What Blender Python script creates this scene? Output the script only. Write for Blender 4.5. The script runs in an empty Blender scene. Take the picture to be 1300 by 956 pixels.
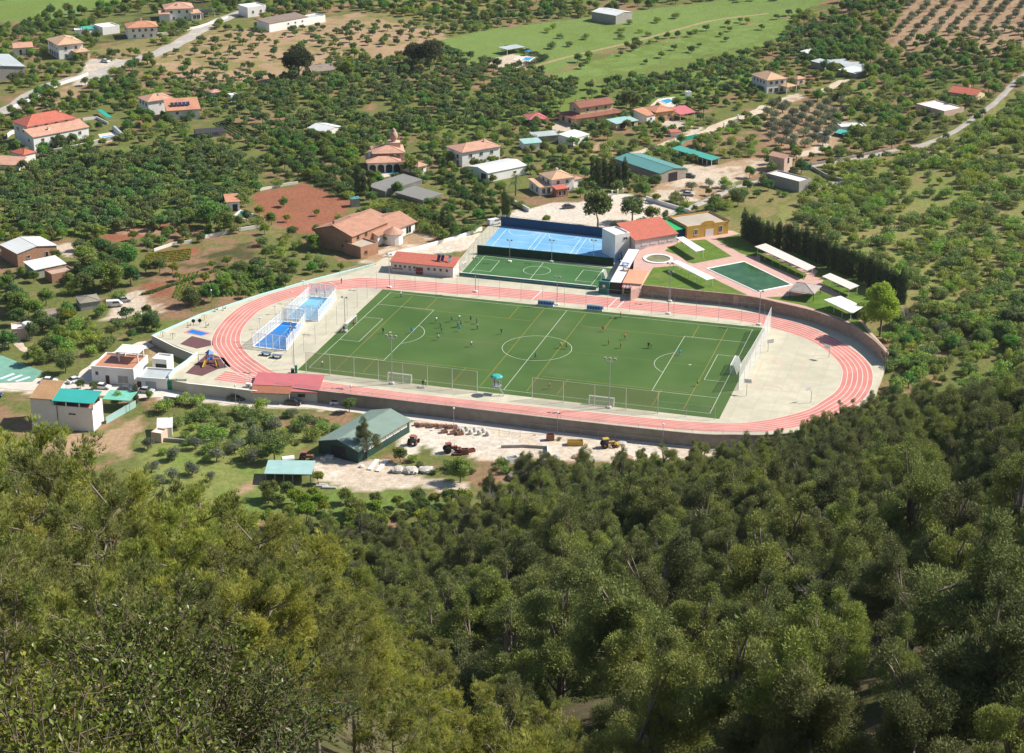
import bpy, math, random
import numpy as np
from mathutils import Vector, Matrix
random.seed(7); rng = np.random.default_rng(7)
S = bpy.context.scene
COL = S.collection
R = math.radians
PI = math.pi

# ------------------------------------------------------------------ camera model
F_PX, PITCH, ROLL, CAMH = 2403.9, .360419, -.0043108, 176.846
PX0, PY0 = 650., 433.5
OX, OY, TH = -51.7327, 449.711, -.285269          # near-left corner of the big pitch, its direction
PL, PW = 103.63, 60.91                            # pitch length and width
CT, ST = math.cos(TH), math.sin(TH)
cp_, sp_ = math.cos(PITCH), math.sin(PITCH)
cr_, sr_ = math.cos(ROLL), math.sin(ROLL)

def ray(px, py):
    X, Y = px - PX0, -(py - PY0)
    x = X*cr_ + Y*sr_; y = -X*sr_ + Y*cr_
    return np.array([x, F_PX*cp_ + y*sp_, -F_PX*sp_ + y*cp_])
def at(px, py, z=0.):
    d = ray(px, py); t = (z - CAMH)/d[2]
    return Vector((d[0]*t, d[1]*t, z))
def proj(x, y, z):
    x = np.asarray(x, float); y = np.asarray(y, float); z = np.asarray(z, float) - CAMH
    d = y*cp_ - z*sp_; u = y*sp_ + z*cp_
    d = np.where(d > .1, d, np.nan)
    X = F_PX*x/d; Y = F_PX*u/d
    return PX0 + X*cr_ - Y*sr_, PY0 - (X*sr_ + Y*cr_)
def UV(u, v, z=0.):
    return Vector((OX + u*CT - v*ST, OY + u*ST + v*CT, z))
def toUV(x, y):
    dx, dy = x - OX, y - OY
    return dx*CT + dy*ST, -dx*ST + dy*CT
CR = {1:(0,0),2:(330,0),3:(640,0),4:(970,0),5:(0,200),6:(330,170),7:(640,170),8:(970,200),
      11:(0,400),12:(300,340),13:(600,340),14:(900,340),15:(300,460),16:(560,460)}
K = 330/1300.
CS = {21:(0,120,165/1300.),22:(230,340,250/1300.),23:(400,160,200/1300.),24:(760,220,200/1300.),25:(760,300,200/1300.),26:(540,530,200/1300.),27:(380,360,.2)}
def C(n, x, y):
    if n in CS:
        a, b, k = CS[n]; return (a + x*k, b + y*k)
    return (CR[n][0] + x*K, CR[n][1] + y*K)
def CC(n, *pts): return [C(n, *p) for p in pts]

# ------------------------------------------------------------------ terrain
def sstep(a, b, x):
    t = np.clip((x - a)/(b - a), 0, 1); return t*t*(3 - 2*t)
def vnoise(x, y, seed=0):
    xi = np.floor(x).astype(np.int64); yi = np.floor(y).astype(np.int64)
    xf = x - xi; yf = y - yi
    def h(a, b):
        n = (a*374761393 + b*668265263 + seed*1442695041) & 0xffffffff
        n = ((n ^ (n >> 13))*1274126177) & 0xffffffff
        return ((n ^ (n >> 16)) & 0xffff)/65535.
    u = xf*xf*(3 - 2*xf); v = yf*yf*(3 - 2*yf)
    return (h(xi, yi)*(1-u) + h(xi+1, yi)*u)*(1-v) + (h(xi, yi+1)*(1-u) + h(xi+1, yi+1)*u)*v
def fbm(x, y, s, seed=0, o=4):
    r = 0; a = .5; t = 0
    for i in range(o):
        r = r + a*vnoise(x/s, y/s, seed + i*17); t += a; a *= .55; s /= 2.1
    return r/t
def footy(x):
    return 362 + 32*sstep(-60, -110, x) + 30*sstep(-16, 8, x) + 36*sstep(30, 105, x) + 32*sstep(105, 150, x)
def Hn(x, y):
    x = np.asarray(x, float); y = np.asarray(y, float)
    u, v = toUV(x, y)
    z = -2.7 + 2.7*sstep(-14, 70, v)                       # road level in front of the sports ground, fields behind
    z = z + 14*sstep(112, 300, x)*sstep(-20, 120, v) + 5*sstep(700, 1100, y)*sstep(0, 200, x)
    z = z + 2.7*sstep(60, 125, u)*sstep(70, 82, v)*sstep(190, 110, v)
    s = footy(x) - y
    sl = .40 + .05*sstep(0, 80, x)
    hill = np.where(s > 0, sl*np.maximum(s, 0) - 5*(1 - np.exp(-np.maximum(s, 0)/14.)) , 0)
    hill = hill + np.where(s > 0, 3*(fbm(x, y, 40, 5) - .5)*sstep(0, 40, s), 0)
    hill = np.minimum(hill, 140 - .55*np.minimum(y, 140) + 60)
    z = z + np.maximum(hill, 0)
    # the spur on the left the photographer looks over
    rd = 171 - .44*y - .0013*y*y - 6*sstep(.02, .16, (x + .06*y + 3)/np.maximum(y, 25)) * np.maximum(y, 25)/18
    rd = rd - 120*sstep(88, 150, y) - 1.1*np.maximum(x + .05*y, 0)
    rd = rd + 1.5*(fbm(x, y, 14, 9) - .5)
    return np.where(y < 165, np.maximum(z, rd), z)
def H(x, y): return float(Hn(x, y))
def G(px, py, dz=0.):
    """the point of the ground seen at a pixel (first hit walking out along the sight line)"""
    d = ray(px, py); n = d/np.linalg.norm(d)
    t = np.arange(20, 2500, 2.)
    P = n[None, :]*t[:, None]; P[:, 2] += CAMH
    below = P[:, 2] < Hn(P[:, 0], P[:, 1]) + dz
    if not below.any(): p = P[-1]
    else:
        i = int(np.argmax(below)); a, b = t[max(i-1, 0)], t[i]
        for _ in range(18):
            m = (a + b)/2; q = n*m; q[2] += CAMH
            if q[2] < H(q[0], q[1]) + dz: b = m
            else: a = m
        p = n*b; p[2] += CAMH
    return Vector(p)
def GF(px, py, dz=0.):
    """same but on the valley floor only (skips the spur and the pine slope)"""
    z = 0.
    for _ in range(12):
        p = at(px, py, z + dz); z = H(p.x, p.y)
    return Vector((p.x, p.y, z))

# ------------------------------------------------------------------ materials
def new_mat(name):
    m = bpy.data.materials.new(name); m.use_nodes = True
    nt = m.node_tree; b = nt.nodes['Principled BSDF']
    return m, nt, b
def L(nt, a, b): nt.links.new(a, b)
MATS = {}
def mat(name, col, rough=.8, var=.12, scale=1.5, metal=0., spec=.3, dirt=None, bump=0., stretch=None, alpha=None, emis=None):
    """plain surface with two scales of procedural mottling (object space)"""
    if name in MATS: return MATS[name]
    m, nt, b = new_mat(name); N = nt.nodes
    tc = N.new('ShaderNodeTexCoord'); mp = N.new('ShaderNodeMapping')
    if stretch: mp.inputs['Scale'].default_value = stretch
    L(nt, tc.outputs['Object'], mp.inputs[0])
    n1 = N.new('ShaderNodeTexNoise'); n1.inputs['Scale'].default_value = scale; n1.inputs['Detail'].default_value = 6
    L(nt, mp.outputs[0], n1.inputs['Vector'])
    n2 = N.new('ShaderNodeTexNoise'); n2.inputs['Scale'].default_value = scale*.17; n2.inputs['Detail'].default_value = 4
    L(nt, mp.outputs[0], n2.inputs['Vector'])
    r = N.new('ShaderNodeValToRGB'); r.color_ramp.elements[0].position = .3; r.color_ramp.elements[1].position = .7
    c = np.array(col)
    lo = np.clip(c*(1 - var), 0, 1); hi = np.clip(c*(1 + var), 0, 1)
    r.color_ramp.elements[0].color = (*lo, 1); r.color_ramp.elements[1].color = (*hi, 1)
    L(nt, n1.outputs[0], r.inputs[0])
    mx = N.new('ShaderNodeMix'); mx.data_type = 'RGBA'; mx.blend_type = 'MIX'
    r2 = N.new('ShaderNodeValToRGB'); r2.color_ramp.elements[0].position = .45; r2.color_ramp.elements[1].position = .75
    L(nt, n2.outputs[0], r2.inputs[0])
    ml = N.new('ShaderNodeMath'); ml.operation = 'MULTIPLY'; ml.inputs[1].default_value = .7
    L(nt, r2.outputs[0], ml.inputs[0]); L(nt, ml.outputs[0], mx.inputs['Factor'])
    d = dirt if dirt else tuple(np.clip(c*(1 - 1.6*var), 0, 1))
    L(nt, r.outputs[0], mx.inputs['A']); mx.inputs['B'].default_value = (*d, 1)
    L(nt, mx.outputs['Result'], b.inputs['Base Color'])
    b.inputs['Roughness'].default_value = rough; b.inputs['Metallic'].default_value = metal
    b.inputs['Specular IOR Level'].default_value = spec
    if alpha is not None: b.inputs['Alpha'].default_value = alpha
    if bump:
        bp = N.new('ShaderNodeBump'); bp.inputs['Strength'].default_value = bump; bp.inputs['Distance'].default_value = .1
        L(nt, n1.outputs[0], bp.inputs['Height']); L(nt, bp.outputs[0], b.inputs['Normal'])
    MATS[name] = m; return m
def leafmat(name, c1, c2, trans=.35, scale=.6, rough=.6, hue=.03, c3=None):
    m, nt, b = new_mat(name); N = nt.nodes
    tc = N.new('ShaderNodeTexCoord'); oi = N.new('ShaderNodeObjectInfo')
    n1 = N.new('ShaderNodeTexNoise'); n1.inputs['Scale'].default_value = scale; n1.inputs['Detail'].default_value = 5; n1.inputs['Roughness'].default_value = .7
    L(nt, tc.outputs['Object'], n1.inputs['Vector'])
    r = N.new('ShaderNodeValToRGB'); e = r.color_ramp.elements
    e[0].position = .36; e[1].position = .64; e[0].color = (*c1, 1); e[1].color = (*c2, 1)
    if c3: q = e.new(.8); q.color = (*c3, 1)
    L(nt, n1.outputs[0], r.inputs[0])
    hs = N.new('ShaderNodeHueSaturation')
    def rngmap(lo, hi, src):
        q = N.new('ShaderNodeMapRange'); q.inputs['To Min'].default_value = lo; q.inputs['To Max'].default_value = hi
        L(nt, src, q.inputs['Value']); return q.outputs[0]
    L(nt, rngmap(.5 - hue, .5 + hue, oi.outputs['Random']), hs.inputs['Hue'])
    wn = N.new('ShaderNodeTexWhiteNoise'); wn.noise_dimensions = '1D'; L(nt, oi.outputs['Random'], wn.inputs['W'])
    L(nt, rngmap(.7, 1.35, wn.outputs['Value']), hs.inputs['Value'])
    L(nt, rngmap(.85, 1.1, wn.outputs['Value']), hs.inputs['Saturation'])
    L(nt, r.outputs[0], hs.inputs['Color'])
    L(nt, hs.outputs[0], b.inputs['Base Color'])
    b.inputs['Roughness'].default_value = rough; b.inputs['Specular IOR Level'].default_value = .2
    tr = N.new('ShaderNodeBsdfTranslucent'); ms = N.new('ShaderNodeMixShader'); ms.inputs[0].default_value = trans
    L(nt, hs.outputs[0], tr.inputs['Color'])
    L(nt, b.outputs[0], ms.inputs[1]); L(nt, tr.outputs[0], ms.inputs[2])
    L(nt, ms.outputs[0], N['Material Output'].inputs['Surface'])
    MATS[name] = m; return m

def net_mat(name, col, alpha):
    m, nt, b = new_mat(name); N = nt.nodes; b.inputs['Base Color'].default_value = (*col, 1); b.inputs['Roughness'].default_value = .9
    b.inputs['Specular IOR Level'].default_value = 0
    tr = N.new('ShaderNodeBsdfTransparent'); ms = N.new('ShaderNodeMixShader'); ms.inputs[0].default_value = alpha
    L(nt, tr.outputs[0], ms.inputs[1]); L(nt, b.outputs[0], ms.inputs[2]); L(nt, ms.outputs[0], N['Material Output'].inputs['Surface'])
    MATS[name] = m; return m
# ------------------------------------------------------------------ object helpers
def set_tag(o, label=None, cat=None, group=None, kind=None):
    if label: o['label'] = label
    if cat: o['category'] = cat
    if group: o['group'] = group
    if kind: o['kind'] = kind
    return o
def thing(name, label, cat, loc, group=None, rz=0.):
    o = bpy.data.objects.new(name, None); COL.objects.link(o)
    o.location = loc; o.rotation_euler = (0, 0, rz); o.empty_display_size = .5
    return set_tag(o, label, cat, group)
class MB:
    def __init__(s): s.v = []; s.f = []; s.m = []
    def add(s, vs, fs, m=0):
        n = len(s.v); s.v += [tuple(v) for v in vs]
        s.f += [tuple(i + n for i in f) for f in fs]; s.m += [m]*len(fs)
    def box(s, x0, x1, y0, y1, z0, z1, m=0):
        s.add([(x0,y0,z0),(x1,y0,z0),(x1,y1,z0),(x0,y1,z0),(x0,y0,z1),(x1,y0,z1),(x1,y1,z1),(x0,y1,z1)],
              [(0,3,2,1),(4,5,6,7),(0,1,5,4),(1,2,6,5),(2,3,7,6),(3,0,4,7)], m)
    def obox(s, c, ax, hw, hd, z0, z1, m=0):
        """box centred on c, its length along direction ax (2D)"""
        a = Vector((ax[0], ax[1])).normalized(); b = Vector((-a.y, a.x)); c = Vector((c[0], c[1]))
        P = [c - a*hw - b*hd, c + a*hw - b*hd, c + a*hw + b*hd, c - a*hw + b*hd]
        s.prism(P, z0, z1, m)
    def prism(s, P, z0, z1, m=0):
        n = len(P)
        A = sum(P[i][0]*P[(i+1) % n][1] - P[(i+1) % n][0]*P[i][1] for i in range(n))
        if A < 0: P = P[::-1]
        s.add([(p[0], p[1], z0) for p in P] + [(p[0], p[1], z1) for p in P],
              [tuple(range(n))[::-1], tuple(range(n, 2*n))] + [(i, (i+1) % n, n + (i+1) % n, n + i) for i in range(n)], m)
    def sheet(s, P, z, m=0):
        n = len(P); A = sum(P[i][0]*P[(i+1) % n][1] - P[(i+1) % n][0]*P[i][1] for i in range(n))
        if A < 0: P = P[::-1]
        s.add([(p[0], p[1], z) for p in P], [tuple(range(n))], m)
    def tube(s, p0, p1, r0, r1=None, n=6, m=0, cap=True):
        r1 = r0 if r1 is None else r1
        p0 = Vector(p0); p1 = Vector(p1); d = (p1 - p0)
        if d.length < 1e-6: return
        d.normalize(); a = d.orthogonal().normalized(); b = d.cross(a)
        V = [];
        for p, r in ((p0, r0), (p1, r1)):
            for i in range(n):
                t = 2*PI*i/n; V.append(p + (a*math.cos(t) + b*math.sin(t))*r)
        F = [(i, (i+1) % n, n + (i+1) % n, n + i) for i in range(n)]
        if cap: F += [tuple(range(n))[::-1], tuple(range(n, 2*n))]
        s.add(V, F, m)
    def ball(s, c, r, n=8, k=6, m=0, sz=1.):
        c = Vector(c); V = [c + Vector((0, 0, -r*sz))]
        for j in range(1, k):
            a = -PI/2 + PI*j/k
            for i in range(n):
                t = 2*PI*i/n; V.append(c + Vector((r*math.cos(a)*math.cos(t), r*math.cos(a)*math.sin(t), r*sz*math.sin(a))))
        V.append(c + Vector((0, 0, r*sz))); F = []
        for i in range(n): F.append((0, 1 + (i+1) % n, 1 + i))
        for j in range(k-2):
            for i in range(n):
                a = 1 + j*n; F.append((a + i, a + (i+1) % n, a + n + (i+1) % n, a + n + i))
        t = 1 + (k-2)*n
        for i in range(n): F.append((t + i, t + (i+1) % n, len(V)-1))
        s.add(V, F, m)
    def lathe(s, c, prof, n=16, m=0, cap=False):
        c = Vector(c); V = []; F = []
        for r, z in prof:
            for i in range(n):
                t = 2*PI*i/n; V.append((c.x + r*math.cos(t), c.y + r*math.sin(t), c.z + z))
        for j in range(len(prof)-1):
            for i in range(n): F.append((j*n + i, j*n + (i+1) % n, (j+1)*n + (i+1) % n, (j+1)*n + i))
        if cap: F.append(tuple(range((len(prof)-1)*n, len(prof)*n))); F.append(tuple(range(n))[::-1])
        s.add(V, F, m)
    def build(s, name, mats, parent=None, smooth=False, org=None):
        """org: subtract this world point (for parts written in world coordinates under a thing)"""
        me = bpy.data.meshes.new(name)
        v = s.v
        if org is not None: v = [(a[0]-org[0], a[1]-org[1], a[2]-org[2]) for a in v]
        me.from_pydata(v, [], s.f)
        if not isinstance(mats, (list, tuple)): mats = [mats]
        for m in mats: me.materials.append(m)
        if len(mats) > 1: me.polygons.foreach_set('material_index', s.m)
        if smooth: me.polygons.foreach_set('use_smooth', [True]*len(s.f))
        me.update()
        o = bpy.data.objects.new(name, me); COL.objects.link(o)
        if parent: o.parent = parent
        return o
def struct(o): o['kind'] = 'structure'; return o
def kids(o): return [c for c in o.children]
def dup(root, loc, rz=None, label=None, group=None, sc=None):
    r = root.copy(); COL.objects.link(r); r.location = loc
    if rz is not None: r.rotation_euler = (0, 0, rz)
    if label: r['label'] = label
    if group: r['group'] = group
    if sc is not None: r.scale = sc
    for ch in PARTS.get(root.name, ()):
        c = ch.copy(); COL.objects.link(c); c.parent = r
        for g in PARTS.get(ch.name, ()):
            d = g.copy(); COL.objects.link(d); d.parent = c
    return r
PARTS = {}
def reg(root):
    """remember the parts of a prototype for dup()"""
    ks = [o for o in COL.objects if o.parent == root]
    PARTS[root.name] = ks
    for k in ks:
        g = [o for o in COL.objects if o.parent == k]
        if g: PARTS[k.name] = g
    return root

def inpoly(x, y, P):
    x = np.asarray(x, float); y = np.asarray(y, float); r = np.zeros(x.shape, bool); n = len(P)
    j = n - 1
    for i in range(n):
        xi, yi = P[i][0], P[i][1]; xj, yj = P[j][0], P[j][1]
        c = ((yi > y) != (yj > y)) & (x < (xj - xi)*(y - yi)/((yj - yi) if yj != yi else 1e-9) + xi)
        r ^= c; j = i
    return r
EXCL = []          # world footprints nothing is planted on
def excl(P, grow=1.2):
    c = sum((Vector((p[0], p[1])) for p in P), Vector((0, 0)))/len(P); Q = []
    for p in P:
        d = Vector((p[0], p[1])) - c; Q.append(tuple(Vector((p[0], p[1])) + (d.normalized()*grow*1.4 if d.length > 0 else d)))
    xs = [q[0] for q in Q]; ys = [q[1] for q in Q]
    EXCL.append((min(xs), max(xs), min(ys), max(ys), Q))
def free(x, y):
    x = np.asarray(x, float); y = np.asarray(y, float); ok = np.ones(x.shape, bool)
    for a, b, c, d, Q in EXCL:
        m = ok & (x > a) & (x < b) & (y > c) & (y < d)
        if m.any():
            i = np.where(m)[0]; ok[i[inpoly(x[i], y[i], Q)]] = False
    return ok

# ------------------------------------------------------------------ colours
WHITE = mat('white_render', (.82,.81,.79), .85, .04, .8, dirt=(.70,.67,.61))
CREAM = mat('cream_render', (.62,.50,.30), .85, .07, .8)
OCHRE = mat('ochre_render', (.60,.36,.08), .85, .08, .8)
PINKW = mat('pink_render', (.62,.45,.36), .85, .07, .8)
WHITE_SH = mat('shaded_white_render', (.66,.58,.57), .85, .05, .8)  # white render coloured with the darker pinkish tone it takes in shade
GREYW = mat('concrete_block', (.36,.34,.31), .9, .14, 1.2)
BRICK = mat('bare_brick', (.40,.22,.14), .9, .18, 2.5)
STONE = mat('rubble_stone', (.31,.24,.19), .95, .35, 3.0, bump=.6)
DSTONE = mat('retaining_concrete', (.30,.26,.22), .92, .16, .6, dirt=(.20,.17,.14))
T_SAL = mat('salmon_tiles', (.50,.285,.205), .9, .25, 2.6, bump=.5, dirt=(.34,.20,.15))
T_RED = mat('red_tiles', (.44,.13,.09), .85, .2, 2.2, bump=.4, dirt=(.38,.11,.07))
T_ORG = mat('orange_tiles', (.48,.23,.14), .85, .2, 2.2, bump=.4)
T_BRN = mat('brown_tiles', (.25,.10,.07), .85, .2, 2.2, bump=.4)
T_BEI = mat('beige_tiles', (.52,.34,.22), .85, .15, 2.2, bump=.4)
PINKM = mat('pink_metal_roof', (.48,.14,.15), .6, .06, .5)
TEAL = mat('teal_metal_roof', (.10,.26,.25), .55, .08, .5, stretch=(1,1,1))
TEALL = mat('pale_teal_roof', (.30,.47,.45), .6, .08, .5)
GRNM = mat('green_metal_roof', (.18,.25,.21), .5, .08, .4)
TURQ = mat('turquoise_roof', (.06,.34,.28), .6, .08, .6)
WMET = mat('white_metal_roof', (.60,.62,.61), .55, .06, .5)
GMET = mat('grey_metal_roof', (.40,.44,.45), .55, .1, .5)
DGRN = mat('dark_green_metal', (.02,.06,.05), .6, .1, .5)
FLATR = mat('flat_roof_felt', (.42,.37,.30), .95, .12, .6)
DARK = mat('dark_opening', (.02,.02,.022), .5, .2, 2)
GLASS = mat('window_glass', (.03,.04,.05), .12, .2, 2, spec=.6)
WFRM = mat('window_frame', (.60,.58,.54), .6, .05, 2)
WOODD = mat('dark_wood', (.10,.05,.03), .8, .2, 3)
STEEL = mat('galvanised_steel', (.42,.44,.46), .45, .08, 2, metal=.5)
WPAINT = mat('white_paint', (.78,.78,.76), .6, .04, 2)
CONC = mat('pale_concrete', (.495,.465,.355), .9, .10, .35, dirt=(.40,.38,.30))
def joints(m, size=4.5, dark=.80):
    nt = m.node_tree; N = nt.nodes; b = N['Principled BSDF']; src = b.inputs['Base Color'].links[0].from_socket
    tc = N.new('ShaderNodeTexCoord'); mp = N.new('ShaderNodeMapping'); mp.inputs['Rotation'].default_value = (0, 0, -TH); L(nt, tc.outputs['Object'], mp.inputs[0])
    br = N.new('ShaderNodeTexBrick'); br.offset = 0; br.inputs['Scale'].default_value = 1; br.inputs['Brick Width'].default_value = size; br.inputs['Row Height'].default_value = size; br.inputs['Mortar Size'].default_value = .05
    br.inputs['Color1'].default_value = (1,1,1,1); br.inputs['Color2'].default_value = (.93,.93,.92,1); br.inputs['Mortar'].default_value = (dark,dark,dark,1); L(nt, mp.outputs[0], br.inputs['Vector'])
    mx = N.new('ShaderNodeMix'); mx.data_type = 'RGBA'; mx.blend_type = 'MULTIPLY'; mx.inputs['Factor'].default_value = 1; L(nt, src, mx.inputs['A']); L(nt, br.outputs[0], mx.inputs['B']); L(nt, mx.outputs['Result'], b.inputs['Base Color'])
joints(CONC)
CONCW = mat('white_concrete', (.68,.66,.62), .9, .06, .5)
PAVE = mat('pink_paving', (.50,.32,.27), .9, .1, .8, dirt=(.52,.34,.29))
NETG = mat('green_net', (.02,.33,.25), .8, .15, 2)
SOIL = mat('red_soil', (.30,.13,.07), .95, .2, .5)
YEL = mat('yellow_plastic', (.48,.31,.05), .5, .05, 2)
ORNG = mat('orange_paint', (.27,.12,.075), .8, .3, 3)
REDP = mat('red_plastic', (.55,.04,.04), .5, .08, 2)
BLUP = mat('blue_plastic', (.03,.18,.50), .5, .08, 2)
BLK = mat('black_rubber', (.02,.02,.02), .8, .1, 2)
PANEL = mat('solar_panel', (.02,.03,.07), .15, .1, 2, spec=.7)
CAMROLL = -ROLL
EXPO = .66
# ================================================================== THE SPORTS GROUND
def catmull(P, n=8, closed=True):
    out = []; m = len(P)
    for i in range(m if closed else m-1):
        p0, p1, p2, p3 = [Vector(P[(i+k-1) % m] if closed else P[min(max(i+k-1, 0), m-1)]) for k in range(4)]
        for j in range(n):
            t = j/n
            out.append(.5*((2*p1) + (p2-p0)*t + (2*p0-5*p1+4*p2-p3)*t*t + (3*p1-p0-3*p2+p3)*t**3))
    if not closed: out.append(Vector(P[-1]))
    return out
TIN = [(-4,63.1),(32,66.4),(65,67),(97,67.1),(110.4,62.9),(119.3,57.3),(125.6,49.4),(129.8,40.5),(131.1,32),(130.9,24.3),(128.7,16.8),(124.5,7.6),(113.5,-2.6),(100,-6.2),(75,-7.6),(46.6,-8.6),(20,-8.6),(-3.5,-6.5),(-13.2,-.8),(-20.3,6.1),(-24.8,13),(-27.8,21.5),(-29,30),(-29,38),(-26,46.5),(-20.4,54.5),(-12.6,60.4)]
TOUT = [(-7,71.9),(30,74.5),(65,75),(97,74.9),(113,70.6),(123,63.5),(131.5,54),(137,43.5),(139,32.5),(138.4,21),(135.4,11.8),(129.5,2.5),(118,-7),(101,-11.5),(75,-13),(46.6,-13.4),(18,-13.6),(-8,-12.6),(-18.5,-7.2),(-26.5,2.0),(-31.5,9),(-34.6,19),(-36,30),(-35.5,39.5),(-31.7,50.5),(-25.5,60.5),(-16.5,68)]
tin = catmull(TIN); tout = catmull(TOUT)
def uvp(P, z): return [UV(p[0], p[1], z) for p in P]
SLAB = [at(*p) for p in [(193,426),(254,399),(330,374),(400,354),(475,335),(487,327),(585,327),(622,284),(640,281),(800,303),(806,330),(790,372)]] + \
       uvp([(75,80),(97,79.6),(114,76),(126,68.5),(136,57),(141,44.5),(140.6,32),(140.2,20),(137.5,9),(132,-1.5),(119,-10),(102,-14.2),(75,-15),(46,-15),(18,-15),(-6,-15)], 0) + \
       [at(*p) for p in [(330,497),(239,487),(213,482),(221,472),(250,450)]]
bm = MB(); bm.prism(SLAB, -8, 0, 0)
slab = struct(bm.build('sports_ground_concrete', CONC)); excl(SLAB, .8)
SLABP = [(p.x, p.y) for p in SLAB]

def ground_mat(name, c1, c2, c3, s1, s2, rough=.95, bump=.15):
    m, nt, b = new_mat(name); N = nt.nodes
    tc = N.new('ShaderNodeTexCoord')
    a = N.new('ShaderNodeTexNoise'); a.inputs['Scale'].default_value = s1; a.inputs['Detail'].default_value = 6; L(nt, tc.outputs['Object'], a.inputs['Vector'])
    r = N.new('ShaderNodeValToRGB'); e = r.color_ramp.elements; e[0].position = .35; e[1].position = .65; e[0].color = (*c1, 1); e[1].color = (*c2, 1)
    L(nt, a.outputs[0], r.inputs[0])
    c = N.new('ShaderNodeTexNoise'); c.inputs['Scale'].default_value = s2; c.inputs['Detail'].default_value = 8; L(nt, tc.outputs['Object'], c.inputs['Vector'])
    r2 = N.new('ShaderNodeValToRGB'); e = r2.color_ramp.elements; e[0].position = .55; e[1].position = .7; e[0].color = (0,0,0,1); e[1].color = (.8,.8,.8,1)
    L(nt, c.outputs[0], r2.inputs[0])
    mx = N.new('ShaderNodeMix'); mx.data_type = 'RGBA'; L(nt, r2.outputs[0], mx.inputs['Factor']); L(nt, r.outputs[0], mx.inputs['A']); mx.inputs['B'].default_value = (*c3, 1)
    L(nt, mx.outputs['Result'], b.inputs['Base Color']); b.inputs['Roughness'].default_value = rough; b.inputs['Specular IOR Level'].default_value = .15
    if bump:
        bp = N.new('ShaderNodeBump'); bp.inputs['Strength'].default_value = bump; bp.inputs['Distance'].default_value = .15
        L(nt, a.outputs[0], bp.inputs['Height']); L(nt, bp.outputs[0], b.inputs['Normal'])
    MATS[name] = m; return m
TRACK = ground_mat('track_rubber', (.48,.185,.155), (.56,.235,.20), (.39,.18,.15), .18, .08)
TURF = ground_mat('artificial_turf', (.048,.103,.024), (.070,.130,.033), (.088,.134,.045), .06, .045, bump=0)
TURF2 = ground_mat('court_turf', (.045,.12,.04), (.06,.145,.05), (.04,.10,.035), .12, .05, bump=0)
LAWN = ground_mat('lawn_grass', (.075,.14,.02), (.12,.19,.028), (.16,.17,.05), .5, .15)
CBLUE = ground_mat('blue_court_paint', (.12,.32,.53), (.18,.39,.58), (.28,.48,.62), .12, .1, bump=0)
PBLUE = mat('padel_blue', (.01,.17,.50), .8, .06, .4)
LW = mat('line_white', (.52,.56,.46), .8, .06, 1); LY = mat('line_yellow', (.28,.22,.04), .8, .1, 1)
LWT = mat('line_white_track', (.78,.70,.66), .8, .06, 1); LWF = mat('line_white_faded', (.60,.68,.74), .8, .1, 1); LPK = mat('line_pink', (.58,.36,.30), .8, .1, 1)

def ring(mb, A, B, z, m=0, closed=True):
    n = len(A); V = [UV(p[0], p[1], z) for p in A] + [UV(p[0], p[1], z) for p in B]
    F = [(i, (i+1) % n, n + (i+1) % n, n + i) for i in range(n if closed else n-1)]
    F = [tuple(reversed(f)) for f in F]
    mb.add(V, F, m)
def lerp2(a, b, t): return a*(1-t) + b*t
bm = MB(); ring(bm, tin, tout, .02)
q = [at(*p) for p in [(286,471),(337,479.5),(324,489.5),(271,482.5)]]; bm.sheet(q, .016)
struct(bm.build('running_track', TRACK))
bm = MB()
for k in range(7):
    t = .012 + k*.976/6; w = .009 if k in (0, 6) else .0085
    ring(bm, [lerp2(a, b, t-w) for a, b in zip(tin, tout)], [lerp2(a, b, t+w) for a, b in zip(tin, tout)], .035)
for k in range(6):
    t = k/5.; a = q[0].lerp(q[3], t); b = q[1].lerp(q[2], t)
    bm.obox(((a.x+b.x)/2, (a.y+b.y)/2), (b-a)[:2], (b-a).length/2, .07, .02, .032)
for u in (62, 64.5, 40):                                   # start and finish marks across the far straight
    bm.sheet(uvp([(u,66.9),(u+.25,66.9),(u+.9,75),(u+.65,75)], 0), .045)
struct(bm.build('track_lane_lines', LWT))

bm = MB(); bm.sheet(uvp([(-3.1,63.0),(-2.2,-2.6),(106.4,-2.6),(106.7,63.2)], 0), .02)
struct(bm.build('football_pitch', TURF))
def line(mb, a, b, w, z=.036, m=0):
    a = Vector(a); b = Vector(b); d = (b-a).normalized(); n = Vector((-d.y, d.x))*w/2
    mb.sheet(uvp([a-n, b-n, b+n, a+n], 0), z, m)
def arc(mb, c, r, a0, a1, w, z=.036, m=0, n=40):
    A = []; B = []
    for i in range(n+1):
        t = a0 + (a1-a0)*i/n; A.append((c[0] + (r-w/2)*math.cos(t), c[1] + (r-w/2)*math.sin(t))); B.append((c[0] + (r+w/2)*math.cos(t), c[1] + (r+w/2)*math.sin(t)))
    V = uvp(A, z) + uvp(B, z); k = n+1
    mb.add(V, [(i, k+i, k+i+1, i+1) for i in range(n)], m)
w = .12; bm = MB(); U, V_ = PL, PW; c = V_/2
for a, b in [((0,0),(U,0)),((U,0),(U,V_)),((U,V_),(0,V_)),((0,V_),(0,0)),((U/2,0),(U/2,V_))]: line(bm, a, b, w)
for s, o in ((1,0),(-1,U)):
    for dep, hw in ((16.5,20.16),(5.5,9.16)):
        line(bm, (o,c-hw), (o+s*dep,c-hw), w); line(bm, (o+s*dep,c-hw), (o+s*dep,c+hw), w); line(bm, (o+s*dep,c+hw), (o,c+hw), w)
    th = math.acos(5.5/9.15); arc(bm, (o+s*11,c), 9.15, -th if s > 0 else PI-th, th if s > 0 else PI+th, w)
    arc(bm, (o+s*11,c), .25, 0, 2*PI, .2, n=10)
arc(bm, (U/2,c), 9.15, 0, 2*PI, w, n=64)
struct(bm.build('pitch_lines', LW))
bm = MB(); w = .14
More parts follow.
